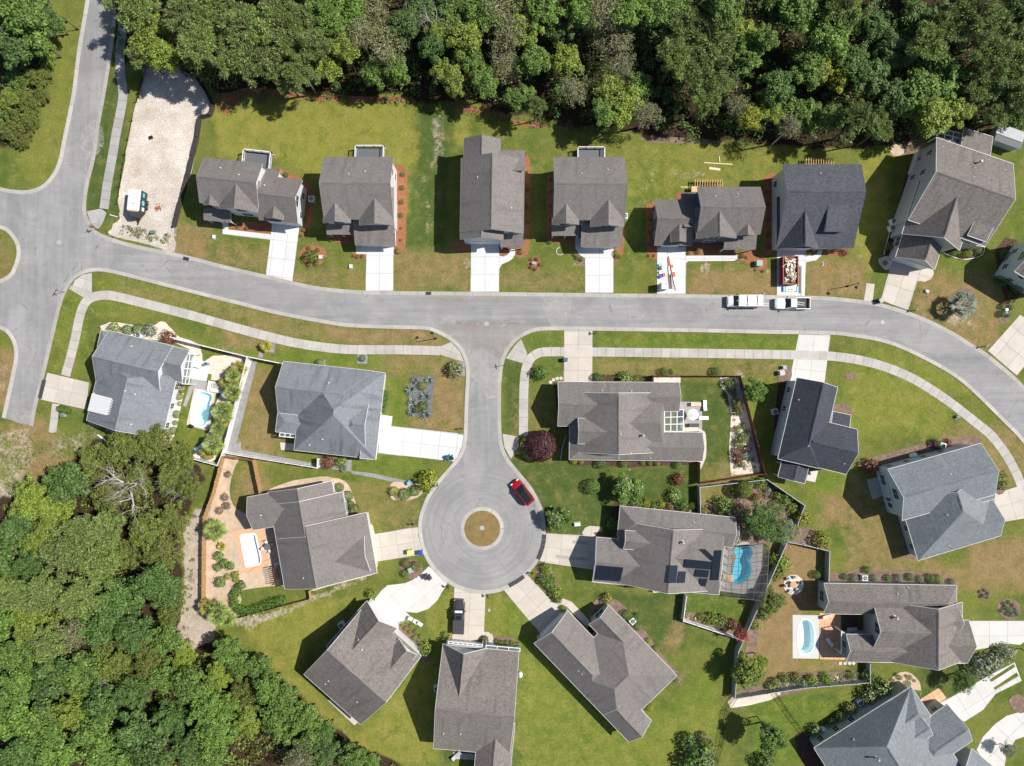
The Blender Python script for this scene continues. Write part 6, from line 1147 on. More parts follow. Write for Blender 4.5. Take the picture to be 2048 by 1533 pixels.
groundcover([(1990, 500), (2040, 480), (2040, 590), (2012, 600)], 50, 'DBO', 'dark bed plants at the right edge'); groundcover([(225, 460), (260, 475), (340, 492), (345, 470), (300, 462), (250, 450)], 70, 'LOT', 'weeds on the rough front of the sandy lot', .16); groundcover([(5, 860), (200, 870), (230, 880), (120, 925), (30, 990), (0, 990)], 160, 'OLT', 'weeds on the sandy waste ground at the left', .18)
groundcover([(430, 190), (520, 176), (700, 188), (900, 205), (1040, 232), (1250, 262), (1560, 290), (1560, 300), (1250, 276), (1040, 248), (880, 222), (700, 204), (480, 205), (440, 230)], 420, 'DBOT', 'weeds and low growth along the edge of the top wood', .22, .5, (.25, .9))
groundcover([(350, 1040), (385, 1010), (400, 1030), (385, 1200), (372, 1300), (345, 1260), (362, 1200)], 60, 'OLT', 'weeds along the sandy track', .2); groundcover([(400, 1310), (450, 1275), (520, 1310), (640, 1425), (720, 1490), (700, 1500), (600, 1420), (480, 1330)], 120, 'BLO', 'low growth along the thicket edge', .22, .5, (.3, .8))
groundcover([(20, 110), (110, 100), (100, 190), (60, 270), (20, 300), (0, 300)], 120, 'LOB', 'rank verge growth left of the top street', .2, .5, (.3, .9))
# ------------------------------------------------------------------ fences
def fence(label, pts, h, style, step=2.4, name='fence', posts=True):
    P = [W2(p) for p in pts]; c = sum(P, Vector()) / len(P); root = empty(name, c, label, 'fence'); mat = {'vinyl': 'white', 'wood': 'wood_fence', 'red': 'wood_red', 'grey': 'grey_fence', 'rail': 'black', 'silt': 'silt'}[style]
    for i in range(len(P) - 1):
        a, b2 = P[i], P[i + 1]; n = max(1, round((b2 - a).length / step)); d = (b2 - a).normalized(); ang = math.atan2(d.y, d.x); nn = Vector((-d.y, d.x, 0))
        for j in range(n):
            p, q = a.lerp(b2, j / n), a.lerp(b2, (j + 1) / n); m = (p + q) / 2; L = (q - p).length; mb = MB()
            if style in ('vinyl', 'grey'):
                mb.box((m.x, m.y, h * .5), (L - .12, .045, h - .12), ang); mb.box((m.x, m.y, h - .05), (L - .1, .10, .10), ang); mb.box((m.x, m.y, .1), (L - .1, .09, .12), ang)
            elif style in ('wood', 'red'):
                k = max(3, round(L / .15))
                for t in range(k):
                    s = p.lerp(q, (t + .5) / k); mb.box((s.x, s.y, h * .5 + random.uniform(-.02, .02)), (L / k - .014, .022, h), ang)
                for z in (.3, h * .55, h - .25): s = m - nn * .04; mb.box((s.x, s.y, z), (L, .045, .09), ang)
            elif style == 'rail':
                for z in (.25, h - .05): mb.box((m.x, m.y, z), (L, .035, .05), ang)
                k = max(3, round(L / .14))
                for t in range(k): s = p.lerp(q, (t + .5) / k); mb.box((s.x, s.y, h * .5), (.02, .02, h - .1), ang)
            else:
                k = 3
                for t in range(k):
                    s, e = p.lerp(q, t / k), p.lerp(q, (t + 1) / k); o1 = nn * random.uniform(-.3, .3); o2 = nn * .24
                    mb.add([s + o2, e + o2, e - o2 + Vector((0, 0, h)), s - o2 + o1 * .3 + Vector((0, 0, h * random.uniform(.85, 1)))], [(0, 1, 2, 3)])  # fabric slanted wide: the shape also stands in for the fence's shadow
            mb.build('panel', M[mat], root)
        if posts:
            for j in range(n + 1 if i == len(P) - 2 else n):
                p = a.lerp(b2, j / n); mb = MB(); w = .13 if style in ('vinyl', 'grey') else .10 if style != 'rail' else .06; mb.box((p.x, p.y, (h + .06) / 2), (w, w, h + .06), ang); mb.box((p.x, p.y, h + .08), (w + .04, w + .04, .05), ang); mb.build('post', M['wood_dark' if style == 'silt' else mat], root)
    return root
fence('white vinyl fence round the long pool yard of the grey corner house', [(352, 676), (360, 680), (502, 715), (453, 905), (443, 929), (343, 902)], 1.85, 'vinyl')
fence('white vinyl fence round the lawn of the many-hipped grey house, meeting the pool fence', [(508, 716), (566, 727.5)], 1.85, 'vinyl'); fence('white vinyl fence below the many-hipped grey house', [(455, 904), (640, 934), (641, 916)], 1.85, 'vinyl')
fence('weathered wooden fence along the left of the tan gravel yard', [(451, 913), (432, 985), (415, 1030), (413, 1080), (412, 1195)], 1.75, 'wood'); fence('short wooden fence between the gravel yard and the narrow side lawn', [(453, 912), (512, 920), (526, 988)], 1.75, 'wood'); fence('low wooden fence at the bottom of the spa-pool garden', [(470, 1236), (623, 1195), (621, 1180)], 1.1, 'wood')
fence('red-brown wooden fence round the back lawn of the wide brown house', [(1303, 764), (1303, 752), (1475, 752), (1524, 946), (1394, 966), (1395, 924)], 1.8, 'red')
fence('grey vinyl fence round the back garden of the solar-panel house', [(1396, 1030), (1394, 972), (1527, 957), (1601, 1008), (1587, 1046)], 1.8, 'grey'); fence('long grey vinyl fence between the pool cage and the fire pit yard', [(1566, 1080), (1470, 1296), (1463, 1388)], 1.9, 'grey')
fence('grey vinyl fence above the fire pit yard', [(1566, 1080), (1600, 1086), (1650, 1098), (1648, 1165)], 1.8, 'grey'); fence('white vinyl fence of the small lawn below the solar-panel house', [(1368, 1188), (1362, 1236), (1478, 1274)], 1.7, 'vinyl')
fence('dark grey fence behind the border above the bottom right house', [(1465, 1390), (1560, 1375), (1600, 1369), (1731, 1358), (1731, 1322)], 1.6, 'grey'); fence('black metal railing across the bottom lawn to the green-grey house', [(1551, 1385), (1575, 1420), (1612, 1470)], 1.2, 'rail'); fence('black metal railing down the left of the bottom lawn', [(1470, 1392), (1452, 1420), (1447, 1455), (1440, 1490), (1425, 1545)], 1.2, 'rail')
fence('black silt fence round the sandy building lot', [(236, 408), (246, 340), (257, 280), (274, 205), (292, 135), (315, 127), (345, 130), (382, 149), (404, 168), (420, 195), (428, 215), (422, 232), (401, 237), (396, 275), (378, 350), (362, 408), (350, 455)], .7, 'silt', 2.6, 'silt_fence')
# ------------------------------------------------------------------ pools
def pool(px, deck_px, label, deck_mat, inner, depth, water, rim='white', hole_in=True, deckz=.045, group=None):
    c = W2(px[0]); root = empty('swimming_pool', (c.x, c.y, 0), label, 'pool', group); P = [W2(p)[:2] for p in px]; cx = sum(p[0] for p in P) / len(P); cy = sum(p[1] for p in P) / len(P)
    ex = lambda k: [(cx + (p[0] - cx) * (1 + k / max(.5, math.hypot(p[0] - cx, p[1] - cy))), cy + (p[1] - cy) * (1 + k / max(.5, math.hypot(p[0] - cx, p[1] - cy)))) for p in P]
    if deck_px: mb = MB(); mb.poly([W2(p)[:2] for p in deck_px], -.02, deckz, [ex(.22)]); mb.build('pool_deck', M[deck_mat], root)
    mb = MB(); mb.poly(ex(.30), .0, deckz + .03, [P]); mb.build('coping', M[rim], root)
    n = len(P); mb = MB(); Q = ex(-.12); mb.add([(p[0], p[1], deckz + .02) for p in P] + [(q[0], q[1], -depth) for q in Q], [(i, (i + 1) % n, n + (i + 1) % n, n + i) for i in range(n)]); mb.poly(Q, -depth, -depth); mb.build('basin', M[inner], root)
    if water: mb = MB(); mb.poly(P, -.09, -.09); mb.build('water', M[water], root)
    return root
p1 = pool(POOL1, [(388.5, 776), (432, 786), (420, 855), (414, 862), (373, 850)], 'long pale pool with one curved side beside the grey corner house', 'conc_old', 'pool_in', 1.1, 'water')
sheet('patio', [(384, 757), (422, 766), (414, 784), (388, 775), (373, 812), (372, 814), (366, 812)], M['conc_dark'], z=.03); sheet('patio', [(383, 717), (421, 726), (413, 763), (380, 757)], M['conc_new'], z=.04); sheet('patio', [(416, 761), (448, 768), (442, 782), (432, 786), (414, 782)], M['conc_mid'], z=.042); sheet('patio', [(424, 748), (460, 758), (452, 765), (422, 760)], M['gravel_white'], z=.044)
p2 = pool(POOL2, [(1447, 1094), (1526, 1086), (1519, 1192), (1438, 1182)], 'kidney-shaped blue pool inside the dark screen cage', 'conc_dark', 'pool_blue', 1.4, 'water_b', 'conc_dark')
p3 = pool(POOL3, [(1585, 1230), (1639, 1231), (1638, 1318), (1585, 1317)], 'small oval white pool behind the twin-winged brown house', 'conc_mid', 'pool_white', 1.35, 'water')
pool(POOL4, [(466, 1063), (507, 1056), (528, 1058), (536, 1122), (521, 1143), (487, 1147)], 'white fibreglass spa pool on an orange patio', 'paver_orange', 'pool_white', .45, None)
mb = MB(); mb.poly([W2(p)[:2] for p in [(479, 1072), (484, 1067.5), (511, 1066), (514, 1072), (523, 1124), (519, 1130), (494, 1135.5), (490, 1131)]], .03, .16, [[W2(p)[:2] for p in POOL4]]); mb.build('spa_surround', M['white']); bpy.data.objects['spa_surround'].parent = bpy.data.objects['swimming_pool.003']; bpy.data.objects['spa_surround'].location = bpy.data.objects['spa_surround'].location - bpy.data.objects['swimming_pool.003'].location
sheet('patio', [(487, 1148), (521, 1144), (537, 1122), (575, 1160), (566, 1175), (490, 1179)], M['conc_dark'], z=.03); paved('patio', [(1639, 1226), (1690, 1228), (1712, 1230), (1712, 1268), (1690, 1268), (1692, 1320), (1640, 1319)], M['paver_orange'], (1639, 1226), 2, .9, .9, z=.04)
sheet('patio', [(1682, 1230), (1716, 1230), (1716, 1270), (1682, 1268)], M['wood_dark'], z=.05)
def cage():
    z = 2.9; root = empty('pool_cage', W(1482, 1140), 'dark screen pool cage with thin grey frame beside the solar-panel house', 'pool cage'); C = [(1447, 1094), (1526, 1087), (1520, 1192), (1438, 1184)]; B = [W2(p) for p in C]; T = [b_ + Vector((0, 0, z)) for b_ in B]; rz = Vector((0, 0, .9))
    bl = lambda u, v: (T[0] * (1 - u) + T[1] * u) * (1 - v) + (T[3] * (1 - u) + T[2] * u) * v + rz * (1 - abs(2 * u - 1) ** 2) * min(1, 4 * v, 4 * (1 - v))
    fr = MB()
    for k in range(7):
        v = k / 6
        for i in range(6): fr.beam(bl(i / 6, v), bl((i + 1) / 6, v), .05)
    for u in (0, .35, .68, 1):
        for k in range(6): fr.beam(bl(u, k / 6), bl(u, (k + 1) / 6), .05)
    for k in range(7):
        for u in (0, 1): p = bl(u, k / 6); fr.beam((p.x, p.y, 0), p, .07)
    for u in (.35, .68):
        for v in (0, 1): p = bl(u, v); fr.beam((p.x, p.y, 0), p, .07)
    for v in (0, 1):
        for zz in (1.0,): a, c = B[0 if v == 0 else 3], B[1 if v == 0 else 2]; fr.beam(a + Vector((0, 0, zz)), c + Vector((0, 0, zz)), .05)
    fr.build('frame', M['bronze'], root); sc = MB(); n = 6
    for i in range(n):
        for j in range(n): d = Vector((0, 0, .05)); sc.add([bl(i / n, j / n) + d, bl((i + 1) / n, j / n) + d, bl((i + 1) / n, (j + 1) / n) + d, bl(i / n, (j + 1) / n) + d], [(0, 1, 2, 3)])
    for a, c in ((0, 1), (1, 2), (2, 3)): sc.add([B[a], B[c], T[c], T[a]], [(0, 1, 2, 3)])
    sc.build('screen', M['screen'], root)
cage()
def pergola(label, C, z, nu, nv, house=None, cover='panel_glass', name='pergola', mat='white'):
    """white framed glazed porch roof (px corners at height z); part of a house when given"""
    P = [W2(p, z) for p in C]; root = HS[house].root; bl = lambda u, v: (P[0] * (1 - u) + P[1] * u) * (1 - v) + (P[3] * (1 - u) + P[2] * u) * v; fr = MB()
    for i in range(nu + 1): fr.beam(bl(i / nu, 0), bl(i / nu, 1), .13)
    for j in range(nv + 1): fr.beam(bl(0, j / nv), bl(1, j / nv), .125)
    for p in P: fr.beam((p.x, p.y, 0), p, .13)
    o = fr.build(name, M[mat], root)
    if cover:
        for i in range(nu):
            for j in range(nv): g = MB(); d = Vector((0, 0, .02)); e = .06; g.add([bl((i + e) / nu, (j + e) / nv) + d, bl((i + 1 - e) / nu, (j + e) / nv) + d, bl((i + 1 - e) / nu, (j + 1 - e) / nv) + d, bl((i + e) / nu, (j + 1 - e) / nv) + d], [(0, 1, 2, 3)]); g.build('pane', M[cover], o)
pergola('', [(371, 708), (390, 708), (377, 769), (364, 768)], 2.7, 2, 4, 9); pergola('', [(560, 866), (592, 869), (590, 876), (559, 873)], 2.8, 3, 1, 10); pergola('', [(1329, 821.5), (1367, 819), (1366, 863), (1329, 863)], 3.0, 3, 3, 15); pergola('', [(1683, 1263), (1694, 1270), (1694, 1316), (1683, 1308)], 2.7, 1, 3, 18); pergola('', [(1767, 943), (1778, 940), (1796, 1003), (1784, 1006)], 2.8, 1, 5, 17); pergola('', [(897, 1283), (965, 1290), (964, 1294), (896, 1287)], 2.7, 7, 1, 13, None); pergola('', [(972, 1291), (1040, 1297), (1040, 1303), (972, 1297)], 2.8, 3, 1, 13); pergola('', [(1872, 256), (1925, 268), (1918, 288), (1874, 274)], 2.7, 3, 2, 7)
# ------------------------------------------------------------------ vehicles (built along +x = front)
def loft(st, zb):
    """body: stations (x, half width, z top, shoulder) -> closed shell"""
    mb = MB(); ring = []; n = 8
    for x, w, zt in st: ring.append([(x, -w * .97, zb), (x, -w, zb + .25), (x, -w, zt - .22), (x, -w * .90, zt - .03), (x, 0, zt + .02), (x, w * .90, zt - .03), (x, w, zt - .22), (x, w, zb + .25), (x, w * .97, zb)])
    m = 9; vs = [p for r in ring for p in r]; fs = []
    for i in range(len(ring) - 1):
        for k in range(m - 1): fs.append((i * m + k, i * m + k + 1, (i + 1) * m + k + 1, (i + 1) * m + k))
        fs.append((i * m + m - 1, i * m, (i + 1) * m, (i + 1) * m + m - 1))
    fs += [tuple(range(m)), tuple(range((len(ring) - 1) * m + m - 1, (len(ring) - 1) * m - 1, -1))]; mb.add(vs, fs); return mb
def cabin(x0, x1, x2, x3, w0, w1, z0, z1):
    """glass house: base x0..x3 at z0 half width w0, roof x1..x2 at z1 half width w1"""
    mb = MB(); mb.add([(x0, -w0, z0), (x3, -w0, z0), (x3, w0, z0), (x0, w0, z0), (x1, -w1, z1), (x2, -w1, z1), (x2, w1, z1), (x1, w1, z1)], [(4, 5, 6, 7), (0, 1, 5, 4), (1, 2, 6, 5), (2, 3, 7, 6), (3, 0, 4, 7)]); return mb
def wheel_meshes(r):
    t = MB(); n = 18
    for y in (-.11, .11): pass
    vs = []; 
    for y, rr in ((-.11, r * .9), (-.09, r), (.09, r), (.11, r * .9)): vs += [(rr * math.cos(2 * math.pi * k / n), y, rr * math.sin(2 * math.pi * k / n)) for k in range(n)]
    fs = [(i * n + k, i * n + (k + 1) % n, (i + 1) * n + (k + 1) % n, (i + 1) * n + k) for i in range(3) for k in range(n)] + [tuple(range(n)), tuple(range(4 * n - 1, 3 * n - 1, -1))]; t.add(vs, fs)
    h = MB()
    for k in range(5): a = k * 1.2566; h.box((math.cos(a) * r * .3, 0, math.sin(a) * r * .3), (.10, .25, .10))
    h.box((0, 0, 0), (r * .3, .26, r * .3)); return t.mesh('tyre', M['tyre']), h.mesh('rim', M['metal'])
WH = wheel_meshes(.36)
def vehicle(label, cat, px, py, heading, kind, paint, name):
    p = W(px, py, .8); root = empty(name, (p.x, p.y, 0), label, cat, rz=heading); pm = M[paint]
    def wheels(xs, w):
        for x in xs:
            for s in (-1, 1): t = link('wheel', WH[0], root, (x, s * (w - .10), .36)); link('rim', WH[1], t)
    def lights(xf, xr, w, z):
        for s in (-1, 1): MB().box((xf, s * w, z), (.18, .34, .14)).local('headlight', M['fabric_white'], root); MB().box((xr, s * w * 1.02, z + .1), (.12, .22, .28)).local('tail_light', M['red'], root)
    def mirrors(x, w, z):
        for s in (-1, 1): MB().box((x, s * (w + .12), z), (.16, .26, .18)).local('mirror', pm if paint != 'carwhite' else M['black'], root)
    def bm(o):
        m = o.modifiers.new('b', 'BEVEL'); m.width = .05; m.segments = 2; m.limit_method = 'ANGLE'; o.data.polygons.foreach_set('use_smooth', [True] * len(o.data.polygons)); return o
    if kind == 'suv':
        bm(loft([(-2.3, .72, .95), (-2.2, .86, 1.08), (-1.4, .92, 1.12), (.6, .93, 1.08), (1.2, .92, 1.02), (1.9, .86, .92), (2.2, .72, .80), (2.3, .55, .66)], .28).local('body', pm, root))
        cabin(-2.0, -1.55, .25, 1.15, .84, .66, 1.06, 1.60).local('window_glass', M['autoglass'], root)
        r = MB(); r.add([(-1.78, -.63, 1.62), (.32, -.63, 1.62), (.32, .63, 1.62), (-1.78, .63, 1.62), (-1.7, -.52, 1.67), (.2, -.52, 1.67), (.2, .52, 1.67), (-1.7, .52, 1.67)], [(4, 5, 6, 7), (0, 1, 5, 4), (1, 2, 6, 5), (2, 3, 7, 6), (3, 0, 4, 7)]); r.local('roof_panel', M['autoglass'], root)
        for s in (-1, 1): MB().beam((-1.7, s * .66, 1.64), (.3, s * .66, 1.64), .09, .06).local('roof_rail', pm, root); MB().beam((.3, s * .66, 1.62), (1.15, s * .84, 1.07), .10, .06).local('pillar', pm, root); MB().beam((-1.6, s * .66, 1.62), (-2.0, s * .84, 1.07), .2, .06).local('pillar', pm, root)
        wheels((1.42, -1.35), .92); lights(2.12, -2.27, .62, .78); mirrors(.75, .92, 1.12)
    elif kind in ('pickup', 'pickup_cover'):
        bm(loft([(-.5, .94, 1.12), (.5, .95, 1.12), (1.3, .95, 1.12), (2.3, .93, 1.08), (2.65, .86, 1.0), (2.8, .66, .86)], .38).local('body', pm, root))
        bd = MB(); L0, L1, w = -2.85, -.5, .94
        bd.box(((L0 + L1) / 2, 0, .62), (L1 - L0, 2 * w - .02, .1)); bd.box(((L0 + L1) / 2, -w + .04, .80), (L1 - L0, .10, .74)); bd.box(((L0 + L1) / 2, w - .04, .80), (L1 - L0, .10, .74)); bd.box((L0 + .04, 0, .80), (.08, 2 * w - .16, .74)); bd.box((L1 - .04, 0, .85), (.08, 2 * w - .16, .64)); bd.local('cargo_bed', pm, root)
        ln = MB(); ln.box(((L0 + L1) / 2, 0, .68), (L1 - L0 - .2, 2 * w - .22, .03)); ln.local('bed_liner', M['rubber'], root)
        cabin(-.55, -.35, .55, 1.3, .88, .70, 1.10, 1.72).local('window_glass', M['autoglass'], root)
        r = MB(); r.add([(-.42, -.70, 1.73), (.58, -.70, 1.73), (.58, .70, 1.73), (-.42, .70, 1.73), (-.34, -.6, 1.80), (.5, -.6, 1.80), (.5, .6, 1.80), (-.34, .6, 1.80)], [(4, 5, 6, 7), (0, 1, 5, 4), (1, 2, 6, 5), (2, 3, 7, 6), (3, 0, 4, 7)]); r.local('roof_panel', pm, root)
        if kind == 'pickup_cover':
            for i in range(3): MB().box((L0 + .42 + i * .76, 0, 1.19), (.74, 1.74, .06)).local('bed_cover', M['rubber'], root)
            MB().box((.05, 0, 1.81), (.62, .9, .02)).local('sunroof', M['autoglass'], root); MB().box((.95, 0, 1.50), (.05, 1.25, .4), tilt=Matrix.Rotation(-.85, 3, 'Y')).local('sun_shade', M['ac'], root)
        for s in (-1, 1): MB().beam((.55, s * .72, 1.72), (1.3, s * .88, 1.12), .10, .06).local('pillar', pm, root); MB().beam((2.5, s * .45, 1.09), (1.4, s * .55, 1.15), .05, .03).local('hood_crease', pm, root)
        wheels((1.75, -1.75), .94); lights(2.62, -2.86, .68, .86); mirrors(1.0, .95, 1.25)
    elif kind == 'van':
        bm(loft([(-2.75, .96, 1.95), (-2.65, 1.0, 2.02), (.9, 1.0, 2.02), (1.25, .98, 1.86), (1.85, .97, 1.22), (2.35, .93, 1.08), (2.7, .80, .95), (2.78, .6, .8)], .32).local('body', pm, root))
        ws = MB(); ws.add([(1.22, -.80, 1.905), (1.22, .80, 1.905), (1.83, .86, 1.27), (1.83, -.86, 1.27)], [(0, 1, 2, 3)]); ws.local('windscreen', M['autoglass'], root)
        for s in (-1, 1):
            MB().box((1.0, s * .985, 1.45), (.85, .05, .5)).local('side_window', M['autoglass'], root)
            for x in (-1.8, -.2): MB().beam((x, -.85, 2.12), (x, .85, 2.12), .06).local('roof_rack', M['metal'], root)
        ld = MB()
        for y in (.5, .92): ld.beam((-3.6, y, 2.2), (1.35, y, 2.2), .06, .08)
        for k in range(19): ld.beam((-3.45 + k * .26, .5, 2.2), (-3.45 + k * .26, .92, 2.2), .035)
        l = ld.local('ladder', M['fabric_white'], root); MB().box((-2.95, -1.08, 1.2), (.5, .06, 1.5), .9).local('rear_door', pm, root)
        for k in range(7): MB().box((.85 - k * .3 - (.25 if k > 3 else 0), 1.005, 1.25), (.20, .02, .16)).local('lettering', M['bluebin'], root)
        wheels((1.75, -1.65), .98); lights(2.66, -2.76, .72, .82); mirrors(1.35, 1.0, 1.35)
    return root
vehicle('red SUV with black glass roof parked on the turning circle', 'car', 1045, 985, math.atan2(.78, -.625), 'suv', 'red', 'parked_car')
vehicle('dark grey pickup with covered bed parked nose-out on a driveway', 'pickup truck', 917.5, 1233, math.atan2(1, .035), 'pickup_cover', 'carblack', 'pickup_truck')
vehicle('white work van with a long ladder on its roof, parked at the kerb', 'van', 1488, 603, math.pi, 'van', 'carwhite', 'work_van')
wp = vehicle('white pickup with a ladder in its open bed, parked behind the van', 'pickup truck', 1584.5, 607.5, math.pi, 'pickup', 'carwhite', 'pickup_truck')
def ladder(c, L, w, rz, z, label, slope=0):
    root = empty('ladder', (c.x, c.y, z), label, 'ladder', rz=rz); mb = MB()
    for y in (-w / 2, w / 2): mb.beam((-L / 2, y, 0), (L / 2, y, slope), .06)
    n = int(L / .3)
    for k in range(n): x = -L / 2 + (k + .5) * L / n; mb.beam((x, -w / 2, slope * (x / L + .5)), (x, w / 2, slope * (x / L + .5)), .035)
    mb.local('ladder_rails', M['fabric_white'], root)
ladder(W(1600, 607, .9), 1.7, .4, -.15, .75, 'short white ladder lying in the bed of the white pickup')
def cargo_trailer():
    p = W(276, 408, 1.2); root = empty('cargo_trailer', (p.x, p.y, 0), 'dark enclosed cargo trailer with a pale roof on the sandy lot', 'trailer', rz=R(-96)); hw = 1.0; L0, L1, nz = -2.0, 1.35, 2.35; h = 2.5
    out = [(L0, -hw), (L1, -hw), (nz, -.25), (nz, .25), (L1, hw), (L0, hw)]
    mb = MB(); mb.poly(out, .45, h - .05); mb.local('body', M['dark'], root); rf = MB(); rf.poly(out[:2] + out[4:], h - .045, h + .03); rf.local('roof_panel', M['ac'], root)
    ns = MB(); ns.add([(L1, -hw, h + .031), (L1, hw, h + .031), (nz, .25, h - .35), (nz, -.25, h - .35)], [(0, 1, 2, 3)]); ns.local('sloped_nose', M['cardboard'], root)
    MB().box((.1, .1, h + .08), (.38, .38, .12)).local('roof_vent', M['white'], root)
    for x in (-.7, .35): MB().box((x, 0, h + .045), (.05, 1.95, .02)).local('roof_bow', M['metal'], root)
    for s in (-1, 1):
        g = MB(); g.cyl((0, 0, 0), .42, .02, 20); o = g.local('side_emblem', M['tarp_blue'], root); o.rotation_euler = (R(90), 0, 0); o.location = (-.1, s * (hw + .012), 1.5)
        MB().box((-1.35, s * (hw + .012), 1.55), (.65, .02, .5)).local('side_graphic', M['tarp_blue'], root); MB().box((.9, s * (hw + .012), 1.4), (.6, .02, .7)).local('side_graphic', M['ac'], root)
        for x in (-.45, .35): t = link('wheel', WH[0], root, (x, s * (hw + .06), .36)); link('rim', WH[1], t)
    MB().beam((nz - .1, 0, .5), (nz + .9, 0, .5), .1).beam((L1, -.7, .48), (nz + .6, 0, .5), .08).beam((L1, .7, .48), (nz + .6, 0, .5), .08).local('tow_hitch', M['black'], root)
cargo_trailer()
def skip_bin():
    a = W(1577.5, 542, .9); root = empty('skip_container', (a.x, a.y, 0), 'open red skip heaped with building rubbish on the driveway', 'skip', rz=R(90)); L, w, h = 4.5, 2.35, 1.7; b_ = MB()
    for s in (-1, 1): b_.box((0, s * w / 2, h / 2), (L, .08, h)); b_.box((s * L / 2, 0, h / 2), (.08, w, h))
    b_.box((0, 0, .15), (L, w, .1)); b_.local('skip_shell', M['dumpred'], root); r = MB()
    for s in (-1, 1):
        r.box((0, s * (w / 2 + .03), h), (L + .15, .13, .12))
        for k in range(6): r.box((-L / 2 + .4 + k * .75, s * (w / 2 + .07), h / 2), (.1, .08, h))
    r.local('rim_ribs', M['dumpred'], root); rnd = random.Random(4); rub = {'fabric_white': MB(), 'cardboard': MB(), 'wood_dark': MB(), 'ac': MB(), 'wood_pale': MB()}
    for k in range(150):
        kk = rnd.choice(['fabric_white', 'ac', 'ac', 'cardboard', 'cardboard', 'wood_dark', 'wood_dark', 'wood_pale']); s = (rnd.uniform(.15, .65), rnd.uniform(.1, .4), rnd.uniform(.06, .25)) if kk not in ('wood_dark', 'wood_pale') else (rnd.uniform(.8, 1.8), .09, .06)
        rub[kk].box((rnd.uniform(-1.75, 1.75), rnd.uniform(-.8, .8), 1.25 + rnd.uniform(0, .55)), s, rnd.uniform(0, 3.1), tilt=Matrix.Rotation(rnd.uniform(-.6, .6), 3, 'X') @ Matrix.Rotation(rnd.uniform(-.5, .5), 3, 'Y'))
    MB().box((0, 0, .75), (L - .2, w - .2, 1.1)).local('fill', M['mulch_brown'], root)
    rr = empty('rubbish_heap', (a.x, a.y, 0), 'mixed white and brown building rubbish heaped in the red skip', 'rubbish', kind='stuff', rz=R(90))
    for k, v in rub.items(): o = v.local('rubbish', M[k], rr); o['kind'] = 'stuff'
skip_bin()
def boxes(name, label, cat, spec, group=None):
    """spec: list of (px,py,w,d,h,z,rot,mat,part) ; px of the centre"""
    c = W(spec[0][0], spec[0][1]); root = empty(name, (c.x, c.y, 0), label, cat, group)
    for (x, y, w, d, h, z, rz, m, part) in spec:
        p = W(x, y, z + h); MB().box((p.x, p.y, z + h / 2), (w, d, h), R(rz)).build(part, M[m], root)
    return root
boxes('appliance_box', 'white and light blue wrapped package lying below the red skip', 'package', [(1582, 578.5, 1.55, .78, .3, .04, 0, 'fabric_white', 'carton'), (1569, 578.5, .35, .82, .32, .04, 0, 'tarp_blue', 'wrap_end'), (1595, 578.5, .35, .82, .32, .04, 0, 'tarp_blue', 'wrap_end'), (1578, 580, .28, .18, .02, .345, 0, 'wood_dark', 'print'), (1584, 579.5, .28, .18, .02, .345, 0, 'wood_dark', 'print')])
boxes('board_stack', 'long strip of dark brown boards lying beside the red skip', 'boards', [(1597.5, 556, .19, 4.4, .12, .04, 0, 'mulch_brown', 'board'), (1594.8, 548, .19, 2.8, .10, .04, 1, 'mulch_brown', 'board'), (1600, 560, .19, 4.4, .12, .04, 0, 'mulch_brown', 'board'), (1596.5, 562, .05, 2.9, .03, .17, 0, 'wood_pale', 'strap')]); boxes('trim_stack', 'long white trim boards lying right of the brown boards', 'boards', [(1604.5, 562, .22, 5.1, .12, .04, 0, 'white', 'board'), (1607, 562, .18, 5.0, .10, .04, 0, 'white', 'board')])
boxes('wrapped_lumber', 'bundle of white lumber wrapped in red-printed film on the driveway', 'lumber', [(1346, 541, .40, 4.9, .22, .04, 11, 'fabric_white', 'bundle'), (1344, 533, .41, .55, .03, .255, 11, 'orange', 'print_band'), (1348, 549, .41, .85, .03, .255, 11, 'orange', 'print_band'), (1352.5, 569, .38, 2.0, .2, .04, 8, 'fabric_white', 'bundle')]); boxes('wrapped_lumber', 'narrow red and white wrapped board bundle beside the larger one', 'lumber', [(1338.5, 529, .2, 2.3, .16, .04, 4, 'orange', 'bundle'), (1338.5, 541, .2, 1.4, .17, .04, 4, 'fabric_white', 'bundle')]); boxes('plank_pile', 'grey-brown planks lying flat in the middle of the driveway', 'planks', [(1340, 563, .45, 2.5, .07, .04, 3, 'mulch_brown', 'plank'), (1344, 565, .45, 2.3, .07, .04, 4, 'grey_fence', 'plank')]); boxes('rubbish_bags', 'blue, white and red rubbish bags at the left edge of the driveway', 'rubbish', [(1321, 530, .6, .4, .25, .04, 20, 'tarp_blue', 'bag'), (1325, 536, .5, .35, .2, .04, 60, 'wood_pale', 'bag'), (1320, 537, .5, .6, .2, .04, 20, 'dark', 'bag'), (1322, 545, .6, .5, .3, .04, 10, 'fabric_white', 'bag'), (1321, 553, .6, .5, .3, .04, 40, 'bluebin', 'bag'), (1328, 550, .4, .6, .3, .04, 15, 'orange', 'bag')])
def toilet():
    p = W(1329, 572, 2.2); root = empty('portable_toilet', (p.x, p.y, 0), 'white-roofed portable toilet at the foot of the driveway', 'toilet'); MB().box((0, 0, 1.05), (1.05, 1.1, 2.1)).local('cabin', M['ac'], root); MB().box((0, 0, 2.17), (1.12, 1.16, .16), taper=.85).local('roof_cap', M['white'], root); MB().box((0, -.56, 1.0), (.7, .04, 1.8)).local('door', M['grey_fence'], root); MB().cyl((.35, .35, 2.2), .06, .35, 8).local('vent_pipe', M['white'], root)
toilet()
